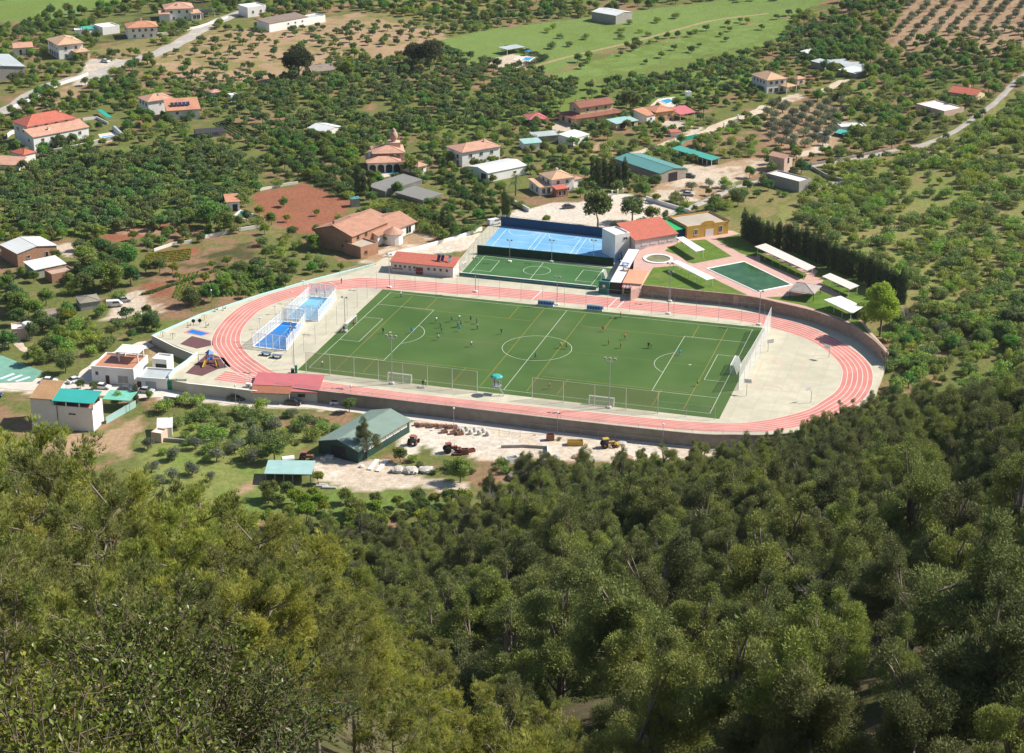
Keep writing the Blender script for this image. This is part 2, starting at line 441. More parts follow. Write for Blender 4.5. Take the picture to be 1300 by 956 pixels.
for u0, u1 in ((7,45.5),(57.5,97)):
    line(bm, (u0,1), (u0,60), w, .03); line(bm, (u1,1), (u1,60), w, .03); m_ = (u0+u1)/2
    line(bm, (u0,30.5), (u1,30.5), w*.5, .03)
    for v0, v1 in ((1,11.5),(60,50)):
        line(bm, (m_-12,v0), (m_-12,v1), w, .03); line(bm, (m_+12,v0), (m_+12,v1), w, .03); line(bm, (u0+1,v1), (u1-1,v1), w, .03)
struct(bm.build('training_pitch_lines', LY))

# small sided courts behind the far straight
def pxs(P, z=0): return [at(p[0], p[1], z) for p in P]
bm = MB(); bm.sheet(pxs([(584,348.5),(759,366),(778,341),(607,322)]), .02); struct(bm.build('small_turf_court', TURF2))
bm = MB(); bm.sheet(pxs([(607,320),(636,287),(800,306),(783,334)]), .02); struct(bm.build('blue_hard_court', CBLUE))
def wpoly(mb, P, w, z, close=False, zz=None):
    P = list(P); n = len(P)
    for i in range(n if close else n-1):
        a, b = P[i], P[(i+1) % n]; d = Vector((b.x-a.x, b.y-a.y)).normalized(); nn = Vector((-d.y, d.x))*w/2
        mb.sheet([(a.x-nn.x,a.y-nn.y),(b.x-nn.x,b.y-nn.y),(b.x+nn.x,b.y+nn.y),(a.x+nn.x,a.y+nn.y)], z)
def bil(Q, s, t):
    return (Q[0]*(1-s) + Q[1]*s)*(1-t) + (Q[3]*(1-s) + Q[2]*s)*t
bm = MB()
Q = pxs([(584,348.5),(759,366),(778,341),(607,322)])
b = lambda s, t: bil(Q, s, t)
wpoly(bm, [b(.06,.1), b(.94,.1), b(.94,.93), b(.06,.93)], .14, .034, True); wpoly(bm, [b(.5,.1), b(.5,.93)], .14, .036)
for s in (.06,.94):
    k = .13 if s < .5 else -.13; wpoly(bm, [b(s,.25), b(s+k,.25), b(s+k,.78), b(s,.78)], .14, .038)
wpoly(bm, [b(.5,.52) + Vector((4*math.cos(t*PI/12), 4*math.sin(t*PI/12), 0)) for t in range(24)], .14, .04, True)
struct(bm.build('turf_court_lines', LW))
bm = MB(); Q = pxs([(607,320),(636,287),(800,306),(783,334)]); Q = [Q[0],Q[3],Q[2],Q[1]]
for i in range(3):                                          # three worn cross courts and one long one
    s0, s1 = .06 + .31*i, .33 + .31*i
    wpoly(bm, [b(s0,.1), b(s1,.1), b(s1,.9), b(s0,.9)], .16, .034, True); wpoly(bm, [b(s0,.5), b(s1,.5)], .14, .036)
    m_ = (s0+s1)/2
    for t, sg in ((.1,1),(.9,-1)):
        cc = b(m_, t); d = (b(m_,.5)-cc).normalized(); e = Vector((-d.y, d.x, 0))
        wpoly(bm, [cc + e*(4.6*math.cos(k*PI/12)) + d*(4.6*math.sin(k*PI/12)) for k in range(13)], .18, .038)
struct(bm.build('hard_court_lines', LWF))

# ground slab of the pool terrace
TZ = 3.0
TERR = [at(p[0], p[1], TZ) for p in [(806,320),(786,373),(814,364),(816,363),(850,366.5),(900,371.7),(950,377),(1001.5,388.2),(1030,395),(1052,402),(1072,410),(1090,418.7),(1110,433),(1126,449),(1129,447),(1106,421),(1082,392),(1056,355),(1010,326),(985,314),(930,293),(885,290),(860,300)]]
TERR[1] = at(801,369,TZ); 
bm = MB(); bm.prism(TERR, -3, TZ); struct(bm.build('pool_terrace_paving', PAVE)); excl(TERR, .6)
TERRP = [(p.x, p.y) for p in TERR]
bm = MB()
for P in (CC(24,(545,640),(600,600),(690,560),(880,545),(1100,685),(780,745),(735,735),(690,700),(640,670)),
          CC(25,(640,243),(450,258),(362,402),(800,447),(1242,492),(950,350),(880,350)),
          CC(24,(965,545),(1160,500),(1290,560),(1400,640),(1290,690),(1180,665)),
          CC(8,(-20,478),(30,490),(215,585),(200,612),(-20,520)),
          CC(8,(285,625),(330,600),(500,700),(520,760),(480,745)),
          CC(8,(10,700),(180,690),(290,662),(470,770),(450,830),(380,800),(200,740)),
          CC(8,(250,590),(280,560),(-20,430),(20,425),(470,600),(560,700),(560,800),(520,740),(400,660)), [(1066,400),(1084,398),(1104,424),(1122,441),(1118,440),(1092,417)]):
    bm.sheet([at(p[0], p[1], TZ) for p in P], TZ + .02 + .004*len(bm.f))
struct(bm.build('terrace_lawn', LAWN))
# pool: white coping, a dark blue rim below it and green water
def mwater(name, col, rough=.06, var=.25, sc=.25):
    m, nt, b = new_mat(name); N = nt.nodes
    tc = N.new('ShaderNodeTexCoord'); a = N.new('ShaderNodeTexNoise'); a.inputs['Scale'].default_value = sc; L(nt, tc.outputs['Object'], a.inputs['Vector'])
    r = N.new('ShaderNodeValToRGB'); e = r.color_ramp.elements; e[0].position = .35; e[1].position = .65
    e[0].color = (*[x*(1-var) for x in col], 1); e[1].color = (*[min(1, x*(1+var)) for x in col], 1)
    L(nt, a.outputs[0], r.inputs[0]); L(nt, r.outputs[0], b.inputs['Base Color']); b.inputs['Roughness'].default_value = rough
    w = N.new('ShaderNodeTexNoise'); w.inputs['Scale'].default_value = 1.6; L(nt, tc.outputs['Object'], w.inputs['Vector'])
    bp = N.new('ShaderNodeBump'); bp.inputs['Strength'].default_value = .12; bp.inputs['Distance'].default_value = .05; L(nt, w.outputs[0], bp.inputs['Height']); L(nt, bp.outputs[0], b.inputs['Normal'])
    MATS[name] = m; return m
WGRN = mwater('green_pool_water', (.030,.095,.022), .12); WGRN.node_tree.nodes['Principled BSDF'].inputs['Specular IOR Level'].default_value = .25; WOLV = mwater('stale_pool_water', (.20,.19,.07), .15); WBLU = mwater('blue_pool_water', (.06,.36,.62), .08, .15, .5)
def poolpoly(name, label, P, z, wmat, rim=WPAINT, cw=.9, hh=.12, group=None):
    """a pool: raised coping ring and the water inside it"""
    c = sum(P, Vector())/len(P); root = thing(name, label, 'pool', (c.x, c.y, z), group)
    Q = [p + (p-c).normalized()*cw for p in P]; n = len(P)
    A = sum(P[i].x*P[(i+1) % n].y - P[(i+1) % n].x*P[i].y for i in range(n))
    if A < 0: P = P[::-1]; Q = Q[::-1]
    bm = MB(); V = [(p.x,p.y,z) for p in Q] + [(p.x,p.y,z+hh) for p in Q] + [(p.x,p.y,z+hh) for p in P] + [(p.x,p.y,z) for p in P]
    F = []
    for k in range(3):
        for i in range(n): j = (i+1) % n; F.append((k*n+i, k*n+j, (k+1)*n+j, (k+1)*n+i))
    bm.add(V, F); bm.build('coping', rim, root, org=root.location)
    bm = MB(); bm.sheet([p + (p-c).normalized()*.01 for p in P], z + .05); bm.build('water', wmat, root, org=root.location)
    excl(P, 1.5); return root
poolpoly('swimming_pool', 'large four sided public pool of green water on the pink terrace', [at(p[0],p[1],TZ) for p in [(899,341.5),(944.6,332.8),(1004,361.4),(961,370)]], TZ+.01, WGRN, cw=.75)
c = at(835.4,329,TZ)
poolpoly('wading_pool', 'round wading pool with a white rim and murky water', [c + Vector((3.6*math.cos(t*PI/18), 3.6*math.sin(t*PI/18), 0)) for t in range(36)], TZ+.01, WOLV, cw=.8, hh=.25)
# other ground markings on the slab
bm = MB()
for P in (CC(11,(900,145),(960,105),(1060,130),(1065,150),(985,168)), CC(11,(928,290),(1040,190),(1120,215),(1155,258),(1090,270),(1010,305))): bm.sheet(pxs(P), .02)
struct(bm.build('playground_rubber_floor', mat('playground_floor', (.13,.06,.065), .95, .15, 1)))
bm = MB(); bm.sheet(pxs(CC(11,(915,88),(960,66),(1060,90),(1010,106))), .02); bm.sheet(pxs(CC(11,(932,86),(962,72),(1045,92),(1005,102))), .035, 1)
struct(bm.build('exercise_floor', [mat('exercise_pink', (.55,.25,.25)), PBLUE]))
bm = MB()
P = pxs([(953,492),(1003.6,498),(1020.6,460),(969.5,456)])
wpoly(bm, P, .16, .014, True); 
for t in (.5,): wpoly(bm, [P[0].lerp(P[1], t), P[3].lerp(P[2], t)], .12, .018)
for k, (a, b_) in enumerate(((0,1),(3,2))):
    cc = P[a].lerp(P[b_], .5); d = ((P[3]-P[0]) if k == 0 else (P[0]-P[3])).normalized(); e = Vector((-d.y, d.x, 0))
    wpoly(bm, [cc + e*(3.*math.cos(i*PI/10)) + d*(3.*math.sin(i*PI/10)) for i in range(11)], .14, .022)
struct(bm.build('worn_court_lines', LPK))
# kerb strip, pale blue, along the back of the ground
bm = MB()
E_ = pxs([(193,426),(254,399),(330,374),(400,354),(475,335)])
for a, b_ in zip(E_, E_[1:]):
    bm.obox(((a.x+b_.x)/2 + .3, (a.y+b_.y)/2 - .5), (b_-a)[:2], (b_-a).length/2, .45, 0, .25)
struct(bm.build('perimeter_kerb', mat('kerb_pale_blue', (.42,.60,.58), .8, .06)))

# ------------------------------------------------------------------ walls round the sports ground
def wallrun(name, label, P, z0, z1, th, m, cat='wall', cap=None, closed=False):
    """one wall: a strip of thickness th along P (world points), from z0 to z1"""
    o = thing(name, label, cat, (P[0].x, P[0].y, z0(P[0]) if callable(z0) else z0))
    bm = MB(); n = len(P); N_ = []
    for i in range(n):
        a = P[max(i-1, 0)]; b = P[min(i+1, n-1)]; d = Vector((b.x-a.x, b.y-a.y)).normalized(); N_.append(Vector((-d.y, d.x))*th/2)
    f0 = (lambda p: z0) if not callable(z0) else z0
    f1 = (lambda p: z1) if not callable(z1) else z1
    V = []
    for p, nn in zip(P, N_):
        V += [(p.x-nn.x, p.y-nn.y, f0(p)), (p.x+nn.x, p.y+nn.y, f0(p)), (p.x+nn.x, p.y+nn.y, f1(p)), (p.x-nn.x, p.y-nn.y, f1(p))]
    F = []
    for i in range(n-1):
        a = 4*i; b = a+4
        F += [(a, b, b+3, a+3), (a+1, a+2, b+2, b+1), (a+3, b+3, b+2, a+2)]
    F += [(0, 3, 2, 1), (4*n-4, 4*n-3, 4*n-2, 4*n-1)]
    bm.add(V, F); bm.build('wall', m, o, org=o.location)
    if cap:
        bm = MB(); V = []
        for p, nn in zip(P, N_):
            k = 1.25; z = f1(p); V += [(p.x-nn.x*k, p.y-nn.y*k, z), (p.x+nn.x*k, p.y+nn.y*k, z), (p.x+nn.x*k, p.y+nn.y*k, z+.1), (p.x-nn.x*k, p.y-nn.y*k, z+.1)]
        F = []
        for i in range(n-1):
            a = 4*i; b = a+4; F += [(a, b, b+3, a+3), (a+1, a+2, b+2, b+1), (a+3, b+3, b+2, a+2), (a, a+1, b+1, b)]
        bm.add(V, F); bm.build('coping', cap, o, org=o.location)
    return o
front = catmull([(-4,-15.2),(18,-15.2),(46,-15.2),(75,-15.2),(102,-14.4),(112,-12.2),(119,-10.2),(126,-6.3),(132,-1.7),(135,3)], 5, False)
wallrun('retaining_wall', 'long weathered concrete retaining wall carrying the near straight of the running track', uvp(front, 0), -4.2, .7, .35, DSTONE)
pw = catmull([(p.x, p.y) for p in TERR[3:14]], 4, False)
wallrun('stone_wall', 'curved stone retaining wall below the pool lawns, beside the far bend of the track', [Vector((p[0], p[1], 0)) for p in pw], -3, TZ+.35, .5, mat('stone_facing', (.34,.26,.20), .95, .22, 1.2, dirt=(.24,.18,.14), bump=.4))
wallrun('concrete_wall', 'stained concrete wall under the outdoor gym corner of the sports ground', pxs([(193,426.5),(207,433.5),(222,441),(250,452)]), -4.2, .15, .3, mat('pale_weathered_wall', (.40,.37,.31), .9, .12, .7), cap=WHITE)
wallrun('playground_wall', 'low pale wall with a blue top stepping down beside the playground', pxs([(250,451),(237,462),(221,473),(214,482)]), -4.2, .9, .3, WHITE, cap=MATS['kerb_pale_blue'])
wallrun('boundary_wall', 'pale rendered wall between the green gate and the pink roofed gatehouse', pxs([(237,488),(283,493),(326,498)]), -4.2, .3, .3, mat('beige_render', (.52,.49,.42), .9, .08, .6), cap=WHITE)
# ================================================================== THE LAND
def axis(a, b, st, outer):
    return np.concatenate([-np.array(outer[0])[::-1] if False else np.array(outer[0]), np.arange(a, b, st), np.array(outer[1])])
gx = np.concatenate([[-6000,-3000,-1600,-900,-600,-450,-370], np.arange(-320, 320.1, 1.7), [370,450,600,900,1600,3000,6000]])
gy = np.concatenate([[-3000,-800,-200,-60,-10], np.arange(5, 1060, 1.7), [1090,1150,1250,1450,1800,2400,3500,6000,9000]])
X, Y = np.meshgrid(gx, gy); Z = Hn(X, Y)
Z = Z + .25*(fbm(X, Y, 9, 3) - .5)*sstep(0, 30, footy(X) - Y)
X1, Y1 = X, Y
for P, zt in ((SLABP, -.6), (TERRP, TZ - .7)):
    m = inpoly(X, Y, P); Z[m] = np.minimum(Z[m], zt)
Z0 = Z
n_y, n_x = X.shape
vc = np.zeros((n_y, n_x, 3))
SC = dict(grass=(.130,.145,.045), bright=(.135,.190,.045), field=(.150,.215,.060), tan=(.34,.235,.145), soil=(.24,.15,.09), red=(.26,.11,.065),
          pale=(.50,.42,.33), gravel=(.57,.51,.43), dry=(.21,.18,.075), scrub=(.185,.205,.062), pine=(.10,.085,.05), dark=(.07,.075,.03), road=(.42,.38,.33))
OPENC = ('field','red','gravel','pale','road','tan','soil')
N1 = fbm(X, Y, 14, 1); N2 = fbm(X, Y, 4, 2); N3 = fbm(X, Y, 45, 4)
def two(a, b, t):
    t = t[..., None]; return np.array(SC[a])*(1-t) + np.array(SC[b])*t
vc[:] = two('grass', 'soil', sstep(.48, .62, N1*.6 + N2*.4))
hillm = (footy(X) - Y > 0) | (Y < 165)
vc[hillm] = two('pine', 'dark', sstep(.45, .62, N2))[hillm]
REG = [  # polygon in picture coordinates projected on the valley floor, colours, how much of the second, edge raggedness
 ([(0,195),(90,185),(330,200),(330,170),(640,150),(640,120),(380,105),(190,100),(0,175)], 'grass','soil',.25,2),
 ([(0,200),(60,195),(240,180),(330,200),(330,250),(250,280),(120,300),(0,300)], 'grass','bright',.5,3),
 ([(-80,5),(60,-4),(185,-4),(60,28),(-80,26)], 'field','bright',.5,1.5),
 ([(35,30),(150,10),(330,-4),(230,40),(100,60)], 'grass','dark',.4,1.5),
 ([(195,82),(262,42),(330,36),(460,15),(560,28),(565,52),(500,78),(440,70),(380,100),(300,108),(215,98)], 'tan','dry',.4,2.5),
 ([(118,64),(215,40),(300,33),(212,80),(128,78)], 'dry','tan',.3,1.5),
 ([(0,140),(40,118),(110,105),(95,125),(20,150)], 'tan','dry',.4,1.5),
 ([(440,5),(620,-4),(650,8),(600,35),(560,40),(470,22)], 'dry','grass',.5,2),
 ([(556,52),(600,42),(660,32),(760,20),(900,2),(950,-4),(1060,-4),(1010,18),(900,38),(760,66),(700,95),(650,82),(575,82)], 'field','bright',.35,1.2),
 ([(690,99),(800,62),(905,38),(1010,20),(1000,40),(960,62),(850,92),(740,112)], 'bright','field',.6,1.2),
 ([(470,172),(560,140),(660,115),(745,100),(960,55),(975,110),(850,132),(700,150),(560,168)], 'bright','grass',.45,2),
 ([(1120,60),(1155,0),(1165,-4),(1420,-6),(1420,50),(1290,62),(1250,75),(1190,58),(1150,70)], 'tan','soil',.35,1.5),
 ([(970,140),(1080,128),(1075,165),(1060,192),(985,195),(968,175)], 'tan','soil',.4,1.5),
 ([(1035,110),(1100,100),(1120,115),(1110,135),(1050,135)], 'scrub','dry',.5,2),
 ([(980,255),(1020,232),(1080,195),(1190,185),(1300,110),(1420,60),(1420,460),(1230,450),(1120,430),(1060,380),(990,300)], 'scrub','dry',.55,4),
 ([(870,262),(985,235),(1010,225),(1040,250),(985,262),(960,300),(900,290)], 'dry','grass',.5,2),
 (CC(6,(-40,300),(230,245),(470,345),(430,400),(300,505),(180,500),(0,400)), 'red','red',0,1),
 (CC(6,(-40,400),(60,470),(200,530),(300,600),(540,650),(0,790)), 'dry','grass',.6,2),
 (CC(6,(850,420),(1000,390),(1120,430),(940,500),(870,470)), 'dry','grass',.5,1.5),
 (CC(5,(480,400),(600,360),(860,312),(950,330),(960,370),(700,400),(560,430)), 'red','tan',.35,1),
 (CC(5,(740,480),(850,460),(1000,450),(970,500),(900,520),(720,545)), 'red','soil',.3,.8),
 (CC(5,(1030,400),(1300,365),(1330,420),(1160,480),(1040,470)), 'soil','grass',.35,1),
 (CC(5,(700,640),(880,590),(1060,545),(1130,600),(1050,680),(900,720),(760,700)), 'red','soil',.4,1),
 (CC(5,(1050,600),(1130,550),(1300,520),(1330,650),(1200,700),(1080,700)), 'grass','soil',.3,1),
 (CC(5,(1000,470),(1300,420),(1300,540),(1150,540),(900,600),(700,620)), 'soil','dark',.4,1.5),
 ([(0,300),(60,300),(70,330),(100,380),(90,420),(0,440)], 'grass','soil',.4,2),
 ([(122,478),(150,430),(185,412),(232,402),(190,430),(130,470)], 'bright','grass',.4,1),
 (CC(5,(500,820),(560,760),(640,690),(690,655),(780,720),(850,765),(800,790),(700,780),(620,810)), 'pale','tan',.2,.8),
 (CC(5,(270,440),(390,420),(380,500),(290,480)), 'pale','tan',.3,.8),
 ([(-60,475),(40,478),(60,486),(240,492),(330,500),(425,500),(640,520),(940,548),(970,560),(930,578),(800,588),(690,584),(640,577),(640,560),(520,530),(420,520),(330,517),(150,503),(-60,495)], 'gravel','pale',.5,.8),
 (CC(15,(815,330),(860,300),(1000,300),(1300,340),(1330,470),(1230,495),(1150,460),(1010,460),(940,420),(860,470),(830,440)), 'gravel','pale',.3,.6),
 (CC(15,(370,505),(520,470),(680,475),(780,510),(960,580),(1150,605),(1150,660),(1020,650),(900,625),(640,650),(430,600)), 'pale','gravel',.5,.8),
 (CC(16,(280,390),(560,370),(700,390),(960,390),(980,490),(700,475),(540,480),(300,470)), 'gravel','pale',.4,.6),
 ([(180,545),(400,545),(340,600),(330,640),(180,640)], 'scrub','bright',.4,2),
 (CC(15,(0,640),(100,570),(150,560),(140,600),(40,660)), 'tan','pale',.3,.6),
 (CC(15,(150,610),(1100,680),(1100,760),(900,760),(300,900),(0,700)), 'bright','grass',.5,2),
 (CC(11,(150,590),(500,590),(690,500),(720,560),(640,640),(700,760),(600,700),(250,700)), 'tan','grass',.4,1),
 (CC(15,(300,515),(390,480),(690,480),(640,520)), 'pale','tan',.5,.8),
 (CC(11,(740,140),(800,150),(960,210),(850,260),(740,250)), 'scrub','tan',.3,1),
 (CC(6,(480,640),(560,600),(640,560),(780,490),(860,500),(860,540),(700,590),(600,650)), 'tan','pale',.4,.5),
 (CC(7,(-10,405),(110,380),(250,345),(390,340),(500,310),(300,420),(-10,460)), 'gravel','pale',.3,.5),
 (CC(7,(-10,450),(120,385),(390,335),(520,300),(640,300),(720,330),(920,390),(830,420),(600,480),(480,480),(0,462)), 'gravel','pale',.3,.5),
 (CC(6,(600,612),(820,560),(1100,490),(1200,450),(1300,370),(1330,465),(1200,470),(1100,570),(900,600)), 'gravel','pale',.3,.5),
 (CC(7,(880,150),(1000,160),(1300,110),(1330,175),(1150,250),(1000,310),(960,340),(740,330),(760,280),(800,230),(900,220)), 'pale','tan',.45,1),
 ([(1128,452),(1160,425),(1215,403),(1235,420),(1215,445),(1170,455)], 'tan','soil',.4,1.5),
 (CC(1,(360,430),(440,300),(500,290),(640,300),(650,330),(500,420)), 'road','pale',.4,.6),
 (CC(3,(0,280),(40,270),(180,300),(100,340),(0,330)), 'pale','tan',.2,.5),
 (CC(3,(190,620),(280,600),(380,640),(320,680)), 'pale','tan',.2,.5),
 (CC(3,(760,600),(850,600),(1000,640),(960,680),(840,650)), 'pale','road',.4,.6),
 (CC(3,(380,780),(480,700),(600,740),(540,800)), 'dry','tan',.5,1),
 (CC(4,(140,780),(320,700),(340,740),(250,780)), 'pale','tan',.3,.6),
 (CC(4,(50,500),(170,465),(210,480),(100,525)), 'pale','tan',.3,.6),
 (CC(4,(620,570),(690,480),(720,470),(660,540),(640,600)), 'tan','pale',.3,.8),
 (CC(4,(700,740),(800,720),(980,820),(850,810)), 'pale','tan',.3,.8),
 (CC(2,(1130,310),(1180,285),(1300,280),(1300,340),(1200,350)), 'pale','tan',.2,.6),
]
for P, a, b_, mixv, rag in REG:
    W_ = [GF(*p) for p in P]
    ex = X + (vnoise(X/3.1, Y/3.1, 31) - .5)*2*rag; ey = Y + (vnoise(X/3.1, Y/3.1, 57) - .5)*3*rag
    m = inpoly(ex, ey, [(p.x, p.y) for p in W_])
    t = sstep(.62 - mixv*.3, .72 - mixv*.3, N1*.5 + N2*.5) if mixv else np.zeros_like(N1)
    vc[m] = two(a, b_, t)[m]
# tyre marks and tracks through the fields
def strip_world(P, w, n=8):
    pts = catmull([(p.x, p.y) for p in P], n, False); return pts
vc *= (.86 + .28*N2)[..., None]; vc *= (.92 + .16*N3)[..., None]
V = np.stack([X1, Y1, Z0], -1).reshape(-1, 3)
idx = np.arange(n_y*n_x).reshape(n_y, n_x)
Fq = np.stack([idx[:-1,:-1], idx[:-1,1:], idx[1:,1:], idx[1:,:-1]], -1).reshape(-1, 4)
def np_mesh(name, V, Fq, mats, parent=None, smooth=False, mi=None, loc=None):
    me = bpy.data.meshes.new(name); k = Fq.shape[1]
    me.vertices.add(len(V)); me.vertices.foreach_set('co', np.asarray(V, np.float32).ravel())
    me.loops.add(Fq.size); me.loops.foreach_set('vertex_index', Fq.astype(np.int32).ravel())
    me.polygons.add(len(Fq)); me.polygons.foreach_set('loop_start', np.arange(0, Fq.size, k, dtype=np.int32))
    me.polygons.foreach_set('loop_total', np.full(len(Fq), k, np.int32))
    if not isinstance(mats, (list, tuple)): mats = [mats]
    for m in mats: me.materials.append(m)
    if mi is not None: me.polygons.foreach_set('material_index', np.asarray(mi, np.int32))
    if smooth: me.polygons.foreach_set('use_smooth', np.ones(len(Fq), bool))
    me.update(calc_edges=True); me.validate(clean_customdata=False)
    return me
me = np_mesh('ground', V, Fq, [], smooth=True)
ca = me.color_attributes.new('Col', 'FLOAT_COLOR', 'POINT')
ca.data.foreach_set('color', np.concatenate([vc.reshape(-1, 3), np.ones((len(V), 1))], 1).astype(np.float32).ravel())
m, nt, b = new_mat('land'); N = nt.nodes
at_ = N.new('ShaderNodeVertexColor'); at_.layer_name = 'Col'
tc = N.new('ShaderNodeTexCoord'); n1 = N.new('ShaderNodeTexNoise'); n1.inputs['Scale'].default_value = .9; n1.inputs['Detail'].default_value = 8; n1.inputs['Roughness'].default_value = .7
L(nt, tc.outputs['Object'], n1.inputs['Vector'])
r = N.new('ShaderNodeMapRange'); r.inputs['From Min'].default_value = .3; r.inputs['From Max'].default_value = .7; r.inputs['To Min'].default_value = .68; r.inputs['To Max'].default_value = 1.3; L(nt, n1.outputs[0], r.inputs['Value'])
mx = N.new('ShaderNodeVectorMath'); mx.operation = 'SCALE'; L(nt, at_.outputs['Color'], mx.inputs[0]); L(nt, r.outputs[0], mx.inputs['Scale'])
L(nt, mx.outputs[0], b.inputs['Base Color']); b.inputs['Roughness'].default_value = 1; b.inputs['Specular IOR Level'].default_value = .05
bp = N.new('ShaderNodeBump'); bp.inputs['Strength'].default_value = .5; bp.inputs['Distance'].default_value = .25; L(nt, n1.outputs[0], bp.inputs['Height']); L(nt, bp.outputs[0], b.inputs['Normal'])
me.materials.append(m)
o = bpy.data.objects.new('ground', me); COL.objects.link(o); struct(o)

def road(name, P, w, mt, dz=.06, world=False, ex=True):
    pts = catmull([((p.x, p.y) if world else tuple(GF(*p)[:2])) for p in P], 10, False)
    Vv = []; n = len(pts)
    for i in range(n):
        a = pts[max(i-1, 0)]; b = pts[min(i+1, n-1)]; d = (b-a).normalized(); nn = Vector((-d.y, d.x))
        ww = w/2*(1 + .12*math.sin(i*.9))
        for k in (-1, 0, 1):
            q = pts[i] + nn*ww*k; Vv.append((q.x, q.y, H(q.x, q.y) + dz + (.05 if k == 0 else -.02)))
        if ex and i < n-1:
            q = [pts[i] - nn*(w/2+.6), pts[i+1] - nn*(w/2+.6), pts[i+1] + nn*(w/2+.6), pts[i] + nn*(w/2+.6)]
            excl([(v.x, v.y) for v in q], .1)
    F = []
    for i in range(n-1):
        for k in (0, 1): F.append((3*i+k, 3*i+k+1, 3*i+k+4, 3*i+k+3)[::-1] if False else (3*i+k+1, 3*i+k, 3*i+k+3, 3*i+k+4))
    bm = MB(); bm.add(Vv, F); return struct(bm.build(name, mt))
ASPH = ground_mat('worn_asphalt', (.33,.31,.28), (.42,.39,.35), (.50,.45,.38), .5, .12)
DIRT = ground_mat('pale_dirt', (.48,.39,.29), (.58,.49,.38), (.42,.32,.22), .6, .15)
DRYP = ground_mat('dry_path', (.27,.21,.10), (.33,.27,.14), (.20,.20,.07), .6, .15)
GRAV = ground_mat('white_gravel', (.53,.48,.41), (.62,.56,.49), (.50,.42,.33), .5, .12)
FRONTROAD = [(-60,484),(60,489),(150,497),(240,499),(330,508),(420,513),(520,526),(640,539),(760,550),(860,559),(945,567)]
road('road_below_the_track', FRONTROAD, 7.5, GRAV, .07)
road('lane', [(100,494),(118,470),(140,455),(160,446),(190,436)], 5, GRAV, .1)
road('country_road', [(-20,150),(12,138),(55,112),(95,100),(125,92),(160,80),(200,67),(232,52),(262,34),(300,18),(340,8)], 7.5, ASPH)
road('country_lane', [(1310,88),(1290,103),(1277,117),(1258,135),(1236,150),(1210,168),(1173,183),(1135,191),(1085,202),(1031,211),(985,224),(930,240),(890,258),(850,275)], 2.8, ASPH)
road('farm_track', CC(3,(100,350),(300,290),(640,210),(860,150),(1060,100),(1320,68)), 2.4, DRYP, .05, ex=False)
road('farm_track', CC(3,(640,775),(760,740),(900,690),(1000,665),(1090,620),(1250,565),(1310,530)), 4.5, DIRT, .07)
road('farm_track', CC(4,(250,470),(330,440),(380,410),(430,400)), 4, DIRT, .07)
road('footpath', CC(11,(0,150),(70,125),(110,165),(160,190)), 2.2, DIRT, .07)
